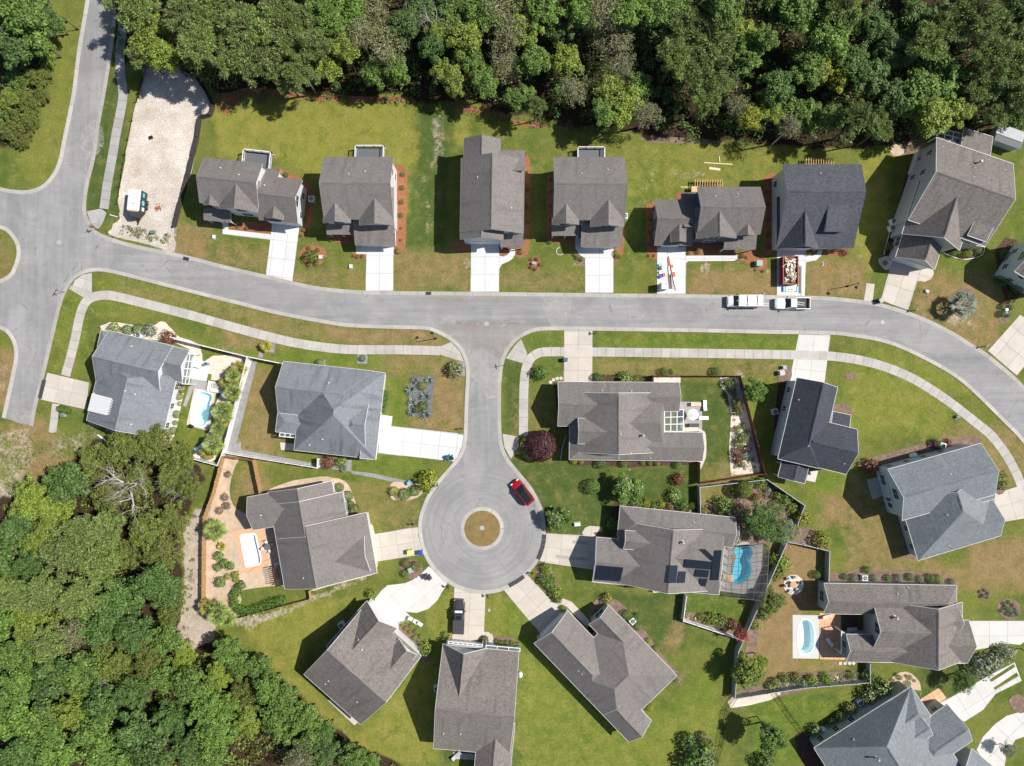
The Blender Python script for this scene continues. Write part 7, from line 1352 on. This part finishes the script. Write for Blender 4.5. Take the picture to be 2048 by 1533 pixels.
for i, (a, c, w, lb) in enumerate((((1407.7, 326), (1464.5, 329.5), .14, 'longest loose board lying on the back lawn'), ((1438, 313), (1439.5, 325), .14, 'short loose board standing off the long board'), ((1418, 337), (1440, 340), .38, 'small stack of pale boards on the back lawn'), ((1362, 375), (1380, 375), .12, 'thin board poking left from the deck frame'))):
    p, q = W2(a), W2(c); mb = MB(); mb.beam(p + Vector((0, 0, .06)), q + Vector((0, 0, .06)), w, .08); o = mb.build('loose_board', M['wood_pale']); tag(o, lb + ' of the navy house', 'board', 'loose boards behind the navy house')
def deck_frame(label, x0, y0, x1, y1, n, house):
    root = HS[house].root; z = 1.0; a, c = W(x0, y0, z), W(x1, y1, z)
    for i in range(n + 1): x = a.x + (c.x - a.x) * i / n; m = MB(); m.beam((x, a.y, z), (x, c.y, z), .07, .2); m.build('joist', M['wood_new'], root)
    m = MB(); m.beam((a.x, a.y - .3, z - .2), (c.x, a.y - .3, z - .2), .12, .22); m.build('beam', M['wood_new'], root)
    for i in range(4): x = a.x + (c.x - a.x) * i / 3; m = MB(); m.beam((x, a.y - .3, 0), (x, a.y - .3, z - .3), .14); m.build('deck_post', M['wood_new'], root)
deck_frame('', 1390, 359, 1445, 378, 11, 5); deck_frame('', 1612, 316, 1667, 332, 11, 6); m = MB(); q = [W2(p, 1.12) for p in ((1383, 373), (1397, 373), (1397, 384), (1383, 384))]; m.poly([p[:2] for p in q], 1.08, 1.12, bottom=True); m.build('plywood_sheet', M['wood_new'], HS[5].root)
# ------------------------------------------------------------------ street furniture
def lamp(px, py, label, arm):
    root = empty('street_lamp', W(px, py), label, 'street lamp', 'black street lamps', rz=arm); MB().cyl((0, 0, 0), .20, .5, 10, r2=.10).local('base_skirt', M['black'], root); MB().cyl((0, 0, .4), .07, 3.7, 8, r2=.05).local('pole', M['black'], root); MB().beam((0, 0, 3.95), (.75, 0, 4.1), .05).local('arm', M['black'], root)
    h = MB(); h.cyl((.72, 0, 3.62), .26, .22, 12, r2=.10); h.cyl((.72, 0, 3.84), .05, .25, 8); h.local('lamp_head', M['black'], root)
lamp(155.5, 59.5, 'black street lamp on the verge in the top left corner', R(-60)); lamp(1694.5, 573, 'black street lamp left of the short concrete stub on the north verge', R(-110)); lamp(871.8, 677.5, 'black street lamp on the brown verge at the side street corner', R(110))
def sign(px, py, label, kind, rz=0, name='street_sign'):
    root = empty(name, W(px, py), label, 'sign', 'street signs', rz=rz); MB().cyl((0, 0, 0), .035, 2.6, 8).local('pole', M['black'], root)
    for i in range(2): MB().box((0, 0, 2.45 - i * .22), (.8, .03, .18), i * 1.57).local('name_plate', M['greenbox'], root)
    if kind:
        m = MB(); n = 8; m.add([(.36 * math.cos(math.pi / 8 + k * math.pi / 4), -.05, 1.9 + .36 * math.sin(math.pi / 8 + k * math.pi / 4)) for k in range(n)] + [(.36 * math.cos(math.pi / 8 + k * math.pi / 4), -.07, 1.9 + .36 * math.sin(math.pi / 8 + k * math.pi / 4)) for k in range(n)], [tuple(range(n)), tuple(range(2 * n - 1, n - 1, -1))] + [(k, (k + 1) % n, n + (k + 1) % n, n + k) for k in range(n)]); m.local('sign_plate', M['red'], root)
sign(1013, 730, 'street sign pole on the strip left of the side sidewalk', 1, .2); sign(197, 459, 'street sign pole at the rounded corner ramp of the top street', 1, .6); sign(131, 585, 'street sign pole by the ramp above the grey corner house', 0, 1.0); sign(1, 689, 'thin sign post by the kerb at the left edge', 0, .3)
def mailbox(px, py, rz, label):
    root = empty('mailbox', W(px, py), label, 'mailbox', 'mailboxes at the kerb', rz=rz); MB().box((0, 0, .55), (.10, .10, 1.1)).local('post', M['black'], root); m = MB(); m.box((.1, 0, 1.18), (.52, .2, .16)); m.cyl((.1, 0, 1.22), .1, .06, 8); m.local('letter_box', M['black'], root); MB().beam((.0, 0, .8), (.3, 0, 1.1), .05).local('brace', M['black'], root)
for x, y, a, l in ((897, 1172, 2.2, 'black mailbox between the pale driveway and the pickup driveway'), (976, 1191, 1.7, 'black mailbox right of the pickup driveway'), (1064, 1145, .8, 'black mailbox right of the lower driveway on the turning circle'), (922, 857, 0, 'black mailbox above the wide white driveway at the side street'), (826, 1047, 0, 'black mailbox above the bin driveway left of the turning circle'), (1190, 667, 1.6, 'black mailbox right of the driveway below the main road'), (1825, 622, .9, 'black mailbox right of the angled house driveway'), (1964, 694, .9, 'black mailbox on the outside of the road bend at the right'), (2040, 1297, .3, 'black mailbox at the driveway mouth on the right edge')): mailbox(x, y, a, l)
def bin_(px, py, rz, mat, lid, label):
    root = empty('wheeled_bin', W(px, py, .5) * Vector((1, 1, 0)) if False else Vector((W(px, py, .9).x, W(px, py, .9).y, 0)), label, 'bin', 'wheeled bins', rz=rz); MB().box((0, 0, .5), (.52, .62, .95), taper=1.12).local('bin_body', M[mat], root); m = MB(); m.box((0, 0, 1.02), (.62, .72, .09), taper=.9); m.beam((-.25, .4, .98), (.25, .4, .98), .05); m.local('lid', M[lid], root)
    for s in (-1, 1): o = MB().cyl((0, 0, 0), .12, .06, 10).local('wheel', M['tyre'], root); o.rotation_euler = (0, R(90), 0); o.location = (s * .27, .33, .12)
bin_(818, 1106, .1, 'limebin', 'limebin', 'lime green wheeled bin at the driveway end'); bin_(840.5, 1107, .1, 'bluebin', 'bluebin', 'bright blue wheeled bin beside the kerb'); bin_(897, 916, .5, 'teal', 'teal', 'teal wheeled bin, left of the pair on the wide white driveway'); bin_(903, 917, .5, 'carblack', 'carblack', 'black wheeled bin, right of the pair on the wide white driveway'); bin_(852, 1155, .6, 'teal', 'dark', 'dark green wheeled bin, left of the pair on the pale driveway'); bin_(858, 1157, .7, 'dark', 'dark', 'black wheeled bin, right of the pair on the pale driveway'); bin_(1131, 720, 1.5, 'dark', 'teal', 'dark wheeled bin on the driveway of the wide brown house'); bin_(124, 831, .2, 'grey_fence', 'greenbox', 'grey-green wheeled bin below the oval hedge'); bin_(1762, 602, .5, 'dark', 'grey_fence', 'dark wheeled bin left of the angled house driveway')
def ubox(px, py, rz, s, mat, label, nm='utility_box'):
    z = s[2]; p = W(px, py, z); root = empty(nm, (p.x, p.y, 0), label, 'utility box', rz=rz); MB().box((0, 0, .05), (s[0] + .25, s[1] + .25, .1)).local('pad', M['conc_dark'], root); MB().box((0, 0, z / 2 + .08), (s[0], s[1], z - .1)).local('cabinet', M[mat], root); MB().box((0, 0, z), (s[0] + .06, s[1] + .06, .07), taper=.95).local('lid', M[mat], root)
ubox(821.5, 1141, .4, (.9, .8, .8), 'pale_box', 'pale green utility box between three bushes'); ubox(817.5, 967, .6, (.5, .5, .8), 'tarp_blue', 'light blue utility pedestal at the gravel path end'); ubox(1519.5, 526.5, 0, (.95, .9, .95), 'pale_box', 'pale green transformer box in the mulch ring by the charcoal-roofed house'); ubox(1068, 526.5, 0, (.6, .35, .6), 'pale_box', 'small green utility box in the little mulch ring'); ubox(641, 514.5, 0, (.6, .6, .5), 'stone', 'white lidded utility pedestal in the orange mulch circle'); ubox(304, 464, 0, (.7, .5, .6), 'greenbox', 'green utility pedestal on the rough edge of the sandy lot'); ubox(1570, 735, .1, (.55, .5, .7), 'pale_box', 'pale utility box in the mulch beside the slate house driveway'); ubox(1565, 746, .1, (.8, .7, .9), 'stone', 'tan stone-look utility cover above the slate house corner'); ubox(1154.5, 1049.5, .1, (.9, .5, .5), 'ac', 'pale grey utility box on the lawn above the striped driveway'); ubox(1855, 583, -.3, (.5, .4, .35), 'stone', 'small pale utility lid on the lawn right of the angled driveway'); ubox(427, 474, 0, (.35, .5, .3), 'white', 'small white utility stub on the first front lawn'); ubox(701, 533, 0, (.4, .5, .4), 'ac', 'grey utility stub on the second front lawn'); ubox(1917, 834, .5, (.5, .4, .5), 'greenbox', 'dark green pedestal by the curved sidewalk')
ubox(2014, 622.5, 0, (.4, .8, .5), 'white', 'white box among the bushes by the right edge drive')
def ac(px, py, rz, label, s=.9):
    h = .85; p = W(px, py, h); root = empty('air_conditioner', (p.x, p.y, 0), label, 'air conditioner', 'outdoor air conditioners', rz=rz); c = MB(); c.box((0, 0, .45), (s, s, .8)); c.local('casing', M['ac'], root); g = MB(); g.cyl((0, 0, .855), s * .40, .02, 18); g.local('fan_grille', M['dark'], root); f = MB()
    for k in range(4): f.box((.15 * math.cos(k * 1.57), .15 * math.sin(k * 1.57), .885), (.3, .07, .01), k * 1.57)
    f.local('fan_blades', M['metal'], root); MB().box((0, 0, .03), (s + .2, s + .2, .06)).local('pad', M['conc_dark'], root)
for x, y, a, l in ((622, 397.5, 0, 'air conditioner right of the first new house garage'), (1250, 432, 0, 'air conditioner peeping out right of the pale grey house'), (275.5, 671, .2, 'air conditioner above the grey corner house'), (682, 1251.5, .6, 'air conditioner in the shade left of the white diagonal house'), (1265.6, 1243.5, .75, 'air conditioner between clipped bushes by the diagonal green-grey house'), (1551, 824, .2, 'air conditioner left of the slate-roofed house'), (1887, 892, -.25, 'air conditioner above the blue-grey house'), (1730.5, 1157, 0, 'air conditioner in the bush row above the twin-winged house'), (1786, 456, .3, 'lower air conditioner left of the angled house'), (1789, 443, .3, 'upper air conditioner left of the angled house'), (1722, 1407, .6, 'air conditioner by the green-grey wall at bottom right'), (873, 1379, .1, 'air conditioner in the shade left of the steep-gabled house'), (1312, 1180, .1, 'air conditioner below the solar-panel house'), (1388, 1032, .1, 'air conditioner at the fence above the solar-panel house')): ac(x, y, a, l)
def tank(px, py, rz, L, label, r=.38):
    p = W(px, py, .8); root = empty('gas_tank', (p.x, p.y, 0), label, 'tank', 'white gas tanks', rz=rz); t = MB(); t.tube([(-L / 2, 0, .62), (-L / 2 + .12, 0, .62), (-L / 2 + .3, 0, .62), (L / 2 - .3, 0, .62), (L / 2 - .12, 0, .62), (L / 2, 0, .62)], [.1, r * .75, r, r, r * .75, .1], 14); t.local('tank_shell', M['white'], root, True)
    for s in (-1, 1): MB().box((s * L * .3, 0, .16), (.1, .5, .32)).local('tank_leg', M['ac'], root)
    MB().cyl((0, 0, .95), .14, .14, 10).local('valve_cap', M['white'], root)
tank(1818, 385, R(70), 1.35, 'white gas tank beside the tall wall of the angled house', .5); tank(1648, 1461, R(-40), 1.1, 'white gas tank by the green-grey wall at the bottom right', .42); tank(1041, 1351, R(88), 1.0, 'white gas tank right of the steep-gabled house', .36); tank(1828, 912, R(15), 1.3, 'white gas tank above the blue-grey house', .45)
boxes('storage_cabinet', 'pale grey flat-topped storage bin against the angled house', 'storage bin', [(1836, 325, .9, 3.6, 1.4, 0, -18, 'ac', 'cabinet'), (1833, 347, 1.0, .9, .9, 0, -18, 'white', 'cabinet')])
# kerb ramps, drains, manholes
def ramp(pts, label):
    root = empty('kerb_ramp', W2(pts[0]), label, 'kerb ramp', 'black rubber kerb ramps')
    for q in strip_pieces([W2(p)[:2] for p in pts], -.32, .32, .9):
        P = [p[0] for p in q] + [p[1] for p in reversed(q)]; P = [(p.x, p.y) for p in P]; P = P if area(P) > 0 else P[::-1]; MB().poly(P, .02, .115).build('ramp_section', M['rubber'], root)
ramp([(1089, 1069), (1088, 1082), (1085, 1096), (1080, 1110), (1076, 1119)], 'curved black rubber kerb ramp at the striped driveway'); ramp([(1018, 1172), (1034, 1163), (1048, 1153)], 'straight black rubber kerb ramp at the lower right driveway'); ramp([(89, 760), (80, 797)], 'black rubber kerb ramp at the grey corner house driveway')
for x, y, a, l in ((372.5, 518, -13, 'storm drain grate in the kerb below the first new house'), (857, 587, 0, 'storm drain grate in the kerb between second and third new houses')):
    root = empty('storm_drain', W(x, y), l, 'drain', 'storm drains', rz=R(a)); MB().box((0, 0, .06), (.95, .55, .06)).local('frame', M['dark'], root)
    for k in range(6): MB().box((-.38 + k * .15, 0, .10), (.05, .45, .03)).local('bar', M['black'], root)
for x, y, l in ((118, 485, 'manhole cover in the wide left junction'), (973, 648, 'manhole cover at the mouth of the side street'), (1765, 645, 'manhole cover on the road near the angled driveway'), (964, 1056, 'round iron cover in the middle of the turning island')):
    z = .085 if y > 1000 else .012; root = empty('manhole_cover', W(x, y), l, 'manhole', 'manhole covers'); MB().cyl((0, 0, z - .005), .40, .015, 22).local('rim', M['conc_dark'], root); MB().cyl((0, 0, z + .004), .31, .014, 20).local('lid', M['grey_fence'], root)
# ------------------------------------------------------------------ garden furniture
def table_set(px, py, label, r=.6, mat='deck_grey', chairs=4, cm='ac', z=.05, off_=1.0, rot=.4):
    c = W(px, py, .7); root = empty('garden_table', (c.x, c.y, z), label, 'table'); MB().cyl((0, 0, .68), r, .05, 20).local('table_top', M[mat], root); MB().cyl((0, 0, 0), .05, .68, 8).cyl((0, 0, 0), .3, .03, 12).local('pedestal', M['black'], root)
    for k in range(chairs):
        a = rot + k * 6.283 / chairs; ch = empty('garden_chair', (c.x + math.cos(a) * off_, c.y + math.sin(a) * off_, z), f'{ordw(k + 1)} chair round the {label}', 'chair', 'chairs round the ' + label, rz=a); MB().box((0, 0, .43), (.46, .46, .06)).local('seat', M[cm], ch); MB().box((.22, 0, .68), (.06, .44, .5)).local('backrest', M[cm], ch)
        for sx in (-1, 1):
            for sy in (-1, 1): MB().box((sx * .19, sy * .19, .21), (.04, .04, .42)).local('leg', M['black'], ch)
table_set(535, 1094, 'grey table on the spa patio', .55, 'deck_grey', 4, 'ac', .05, .8); table_set(1587, 1170, 'stone fire pit table in the pale gravel circle', .55, 'cardboard', 6, 'grey_fence', .02, 1.15, .2)
def umbrella(px, py, r, mat, label, h=2.3, z=.05):
    c = W(px, py, h); root = empty('parasol', (c.x, c.y, z), label, 'parasol', 'parasols'); MB().cyl((0, 0, 0), .03, h, 8).cyl((0, 0, 0), .28, .08, 14).local('pole', M['metal'], root); n = 8; mb = MB(); vs = [(r * math.cos(k * 6.2832 / n), r * math.sin(k * 6.2832 / n), h - .45) for k in range(n)] + [(0, 0, h)]; mb.add(vs, [(k, (k + 1) % n, n) for k in range(n)]); mb.local('canopy', M[mat], root)
umbrella(1387, 830, .98, 'fabric_white', 'white round parasol on the patio of the wide brown house'); umbrella(1458, 1158, 1.0, 'tan', 'tan parasol in the corner of the pool cage', 2.1)
def lounger(px, py, rz, mat, label, z=.05, fm='metal'):
    c = W(px, py, .4); root = empty('sun_lounger', (c.x, c.y, z), label, 'lounger', 'loungers and garden seats', rz=rz); MB().box((.25, 0, .34), (1.2, .6, .08)).local('cushion', M[mat], root); MB().box((-.62, 0, .50), (.62, .6, .08), tilt=Matrix.Rotation(.5, 3, 'Y')).local('backrest', M[mat], root)
    for sx in (-.7, .75):
        for sy in (-.26, .26): MB().box((sx, sy, .16), (.05, .05, .32)).local('leg', M[fm], root)
lounger(1392, 809, 0, 'tan', 'tan lounger at the top of the patio of the wide brown house'); lounger(1410, 811, 1.57, 'ac', 'pale grey seat beside the tan lounger'); lounger(1407, 836.5, 0, 'ac', 'grey seat right of the white parasol'); lounger(1388, 851, 0, 'dark', 'dark grill-like covered lounger below the white parasol'); lounger(1659, 1285, -.9, 'fabric_white', 'white-covered lounger in the shade of the twin-winged house', .06); lounger(1655, 1234, .2, 'tan', 'tan lounger on the orange paving by the oval pool', .06); lounger(1704, 1259, 0, 'ac', 'grey seat in the shaded corner of the brown patio', .07)
lounger(560, 1129, 0, 'ac', 'grey storage bench beside the spa patio', .04); lounger(826, 1241, -.6, 'ac', 'left of two pale chairs on the lawn by the white diagonal house'); lounger(836, 1246, -.6, 'ac', 'right of two pale chairs on the lawn by the white diagonal house'); lounger(913, 1512, .7, 'grey_fence', 'grey seat in the shade below the steep-gabled house')
def swing():
    c = W(551, 1150, 1); root = empty('garden_swing', (c.x, c.y, .04), 'dark red wooden slatted swing bench under the eave by the spa patio', 'bench', rz=R(-78))
    for k in range(9): MB().box((-1.3 + k * .33, 0, 1.9), (.10, 1.5, .06)).local('slat', M['wood_dark'], root)
    for sx in (-1.35, 1.35):
        for sy in (-.65, .65): MB().beam((sx, sy, 0), (sx, sy * .9, 1.9), .1).local('leg', M['wood_dark'], root)
    for k in range(4): MB().box((0, -.35 + k * .2, .5), (1.7, .14, .05)).local('seat_slat', M['wood_dark'], root)
swing()
boxes('kayak', 'light blue plastic boat lying on the grass at the foot of the palms', 'boat', [(398, 895, 1.9, .55, .28, .02, 30, 'tarp_blue', 'hull'), (398, 895, 1.2, .34, .06, .28, 30, 'ac', 'deck_well')]); boxes('pool_pump', 'black covered pump box at the end of the long pool', 'pump', [(381, 853, .6, .5, .6, .02, -20, 'black', 'cover'), (384, 851.5, .3, .5, .4, .02, -20, 'ac', 'filter')]); boxes('fire_table', 'pale square fire table with a stone top near the long pool', 'table', [(431, 771, 1.2, .7, .45, .04, -12, 'stone', 'table_top'), (431, 771, .8, .4, .04, .46, -12, 'gravel_dark' if 'gravel_dark' in M else 'conc_dark', 'burner')]); boxes('outdoor_bench', 'corner bench with grey cushions round the fire table', 'bench', [(418, 773, .55, 1.8, .4, .04, -12, 'ac', 'seat'), (432, 782.5, 2.2, .5, .4, .04, -12, 'ac', 'seat'), (444, 765, .5, 1.0, .4, .04, -12, 'fabric_white', 'seat')])
umbrella(409, 728, .32, 'teal', 'small closed teal parasol on the white patio', 1.6); umbrella(1442, 1138, .5, 'tarp_blue', 'small blue parasol at the left of the pool cage', 1.8)
boxes('hot_tub', 'white spa cover beside the glazed porch of the corner house', 'hot tub', [(390, 726, 1.6, 1.4, .75, .05, -12, 'fabric_white', 'cover')]); boxes('pool_toy', 'yellow float at the edge of the kidney-shaped pool', 'float', [(1468, 1113, .5, .45, .12, .06, 30, 'hydr_y', 'float_ring')])
# stepping stones, edging, rocks, bricks
for i, (x, y) in enumerate(((1680.5, 1327), (1690, 1327), (1699, 1327), (1707, 1327), (1101, 765), (1107, 760), (1114.5, 757.5), (1122, 757))):
    p = W(x, y); o = MB().box((p.x, p.y, .03), (.5, .5, .06), .3 * i).build('stepping_stone', M['stone']); tag(o, (f'{ordw(i + 1)} square stepping stone from the left below the twin-winged house' if i < 4 else f'{ordw(i - 3)} stepping stone from the left beside the wide brown house driveway'), 'paving stone', 'stepping stones')
def brickpile():
    c = W(318, 417); rnd = random.Random(2); root = empty('brick_pile', c, 'heap of red bricks on the sandy lot beside the trailer', 'bricks')
    for k in range(46): a = rnd.uniform(0, 6.28); r = abs(rnd.gauss(0, .38)); MB().box((c.x + math.cos(a) * r, c.y + math.sin(a) * r, .06 + max(0, .35 - r * .4) * rnd.uniform(0, 1)), (.22, .10, .07), rnd.uniform(0, 3)).build('brick', M['brick_red'], root)
brickpile()
boxes('black_sack', 'black plastic sack lying on the sandy lot', 'sack', [(301, 275, .6, .5, .25, 0, 20, 'black', 'sack')]); boxes('white_pipe', 'white plastic pipe lying on the verge beside the sandy lot', 'pipe', [(227, 432, 1.35, .12, .1, .05, -15, 'white', 'pipe')]); boxes('downspout', 'white drain pipe lying on the grass above the thicket', 'pipe', [(205, 877, 2.1, .25, .2, 0, -32, 'white', 'pipe')]); boxes('ac_hose', 'coiled blue hose on the grass beside the lower driveway', 'hose', [(978, 1221, .4, .5, .08, 0, 20, 'grey_fence', 'coil')])
def hose_arc(px, py, r, a0, a1, label):
    pts = [W(px + r * math.cos(t), py + r * math.sin(t), .05) for t in np.linspace(a0, a1, 12)]; o = MB().tube(pts, .05, 6).build('edging_hose', M['white']); tag(o, label, 'hose', 'white hoses on the lawns')
hose_arc(1120, 503, 7.5, 0.6, 4.7, 'white curved hose on the lawn before the pale grey house'); hose_arc(1642, 528, 5, -1.2, 1.2, 'short white curved hose on the lawn of the charcoal-roofed house')
def line_tube(pts, r, mat, name, label, cat, z=.06):
    o = MB().tube([W(p[0], p[1], z) for p in smooth_line(pts, 3)], r, 6).build(name, M[mat]); tag(o, label, cat); return o
line_tube([(1768, 510), (1778, 470), (1798, 415), (1820, 350), (1830, 312)], .06, 'white', 'bed_edging', 'white edging line along the dark bed of the angled house', 'edging'); line_tube([(1884, 504), (1900, 512), (1925, 519), (1950, 516), (1966, 508), (1969, 494)], .06, 'white', 'bed_edging', 'white curved edging of the front bed of the angled house', 'edging'); line_tube([(1121, 920), (1123, 905), (1126, 890), (1132, 872)], .05, 'white', 'bed_edging', 'white curved edging by the purple bush', 'edging')
line_tube([(462, 1130), (474, 1110), (493, 1097)], .04, 'tarp_blue', 'garden_hose', 'blue hose crossing the gravel to the spa pool', 'hose'); line_tube([(494, 1147), (520, 1128), (550, 1112)], .035, 'brick_red', 'garden_hose', 'red hose looping across the orange patio', 'hose')
boxes('garden_shed', 'grey metal-roofed shed at the right edge above the angled house', 'shed', [(2020, 272, 4.2, 2.6, 2.0, 0, -20, 'sid_grey', 'shed_wall'), (2022, 266, 4.6, 1.7, .12, 2.15, -20, 'grey_fence', 'roof_sheet'), (2018, 281, 4.6, 1.6, .12, 2.05, -20, 'deck_grey', 'roof_sheet')])
# rocks round the sand and road crumbs
def crumbs():
    rnd = random.Random(5); mb = MB()
    for k in range(260):
        x, y, sx, sy = rnd.choice([(165, 300, 30, 22), (180, 235, 12, 30), (390, 535, 20, 10), (980, 660, 70, 25), (450, 560, 40, 10), (60, 830, 20, 15), (300, 250, 25, 50), (270, 470, 40, 16)]); p = W(rnd.gauss(x, sx), rnd.gauss(y, sy)); s = rnd.uniform(.03, .12); mb.box((p.x, p.y, .02 + s * .3), (s, s * rnd.uniform(.5, 1), s * .6), rnd.uniform(0, 3), taper=.6)
    o = mb.build('stone_crumbs', M['stone']); tag(o, 'pale stone crumbs scattered on the road and sandy lot', 'gravel', kind='stuff')
crumbs()
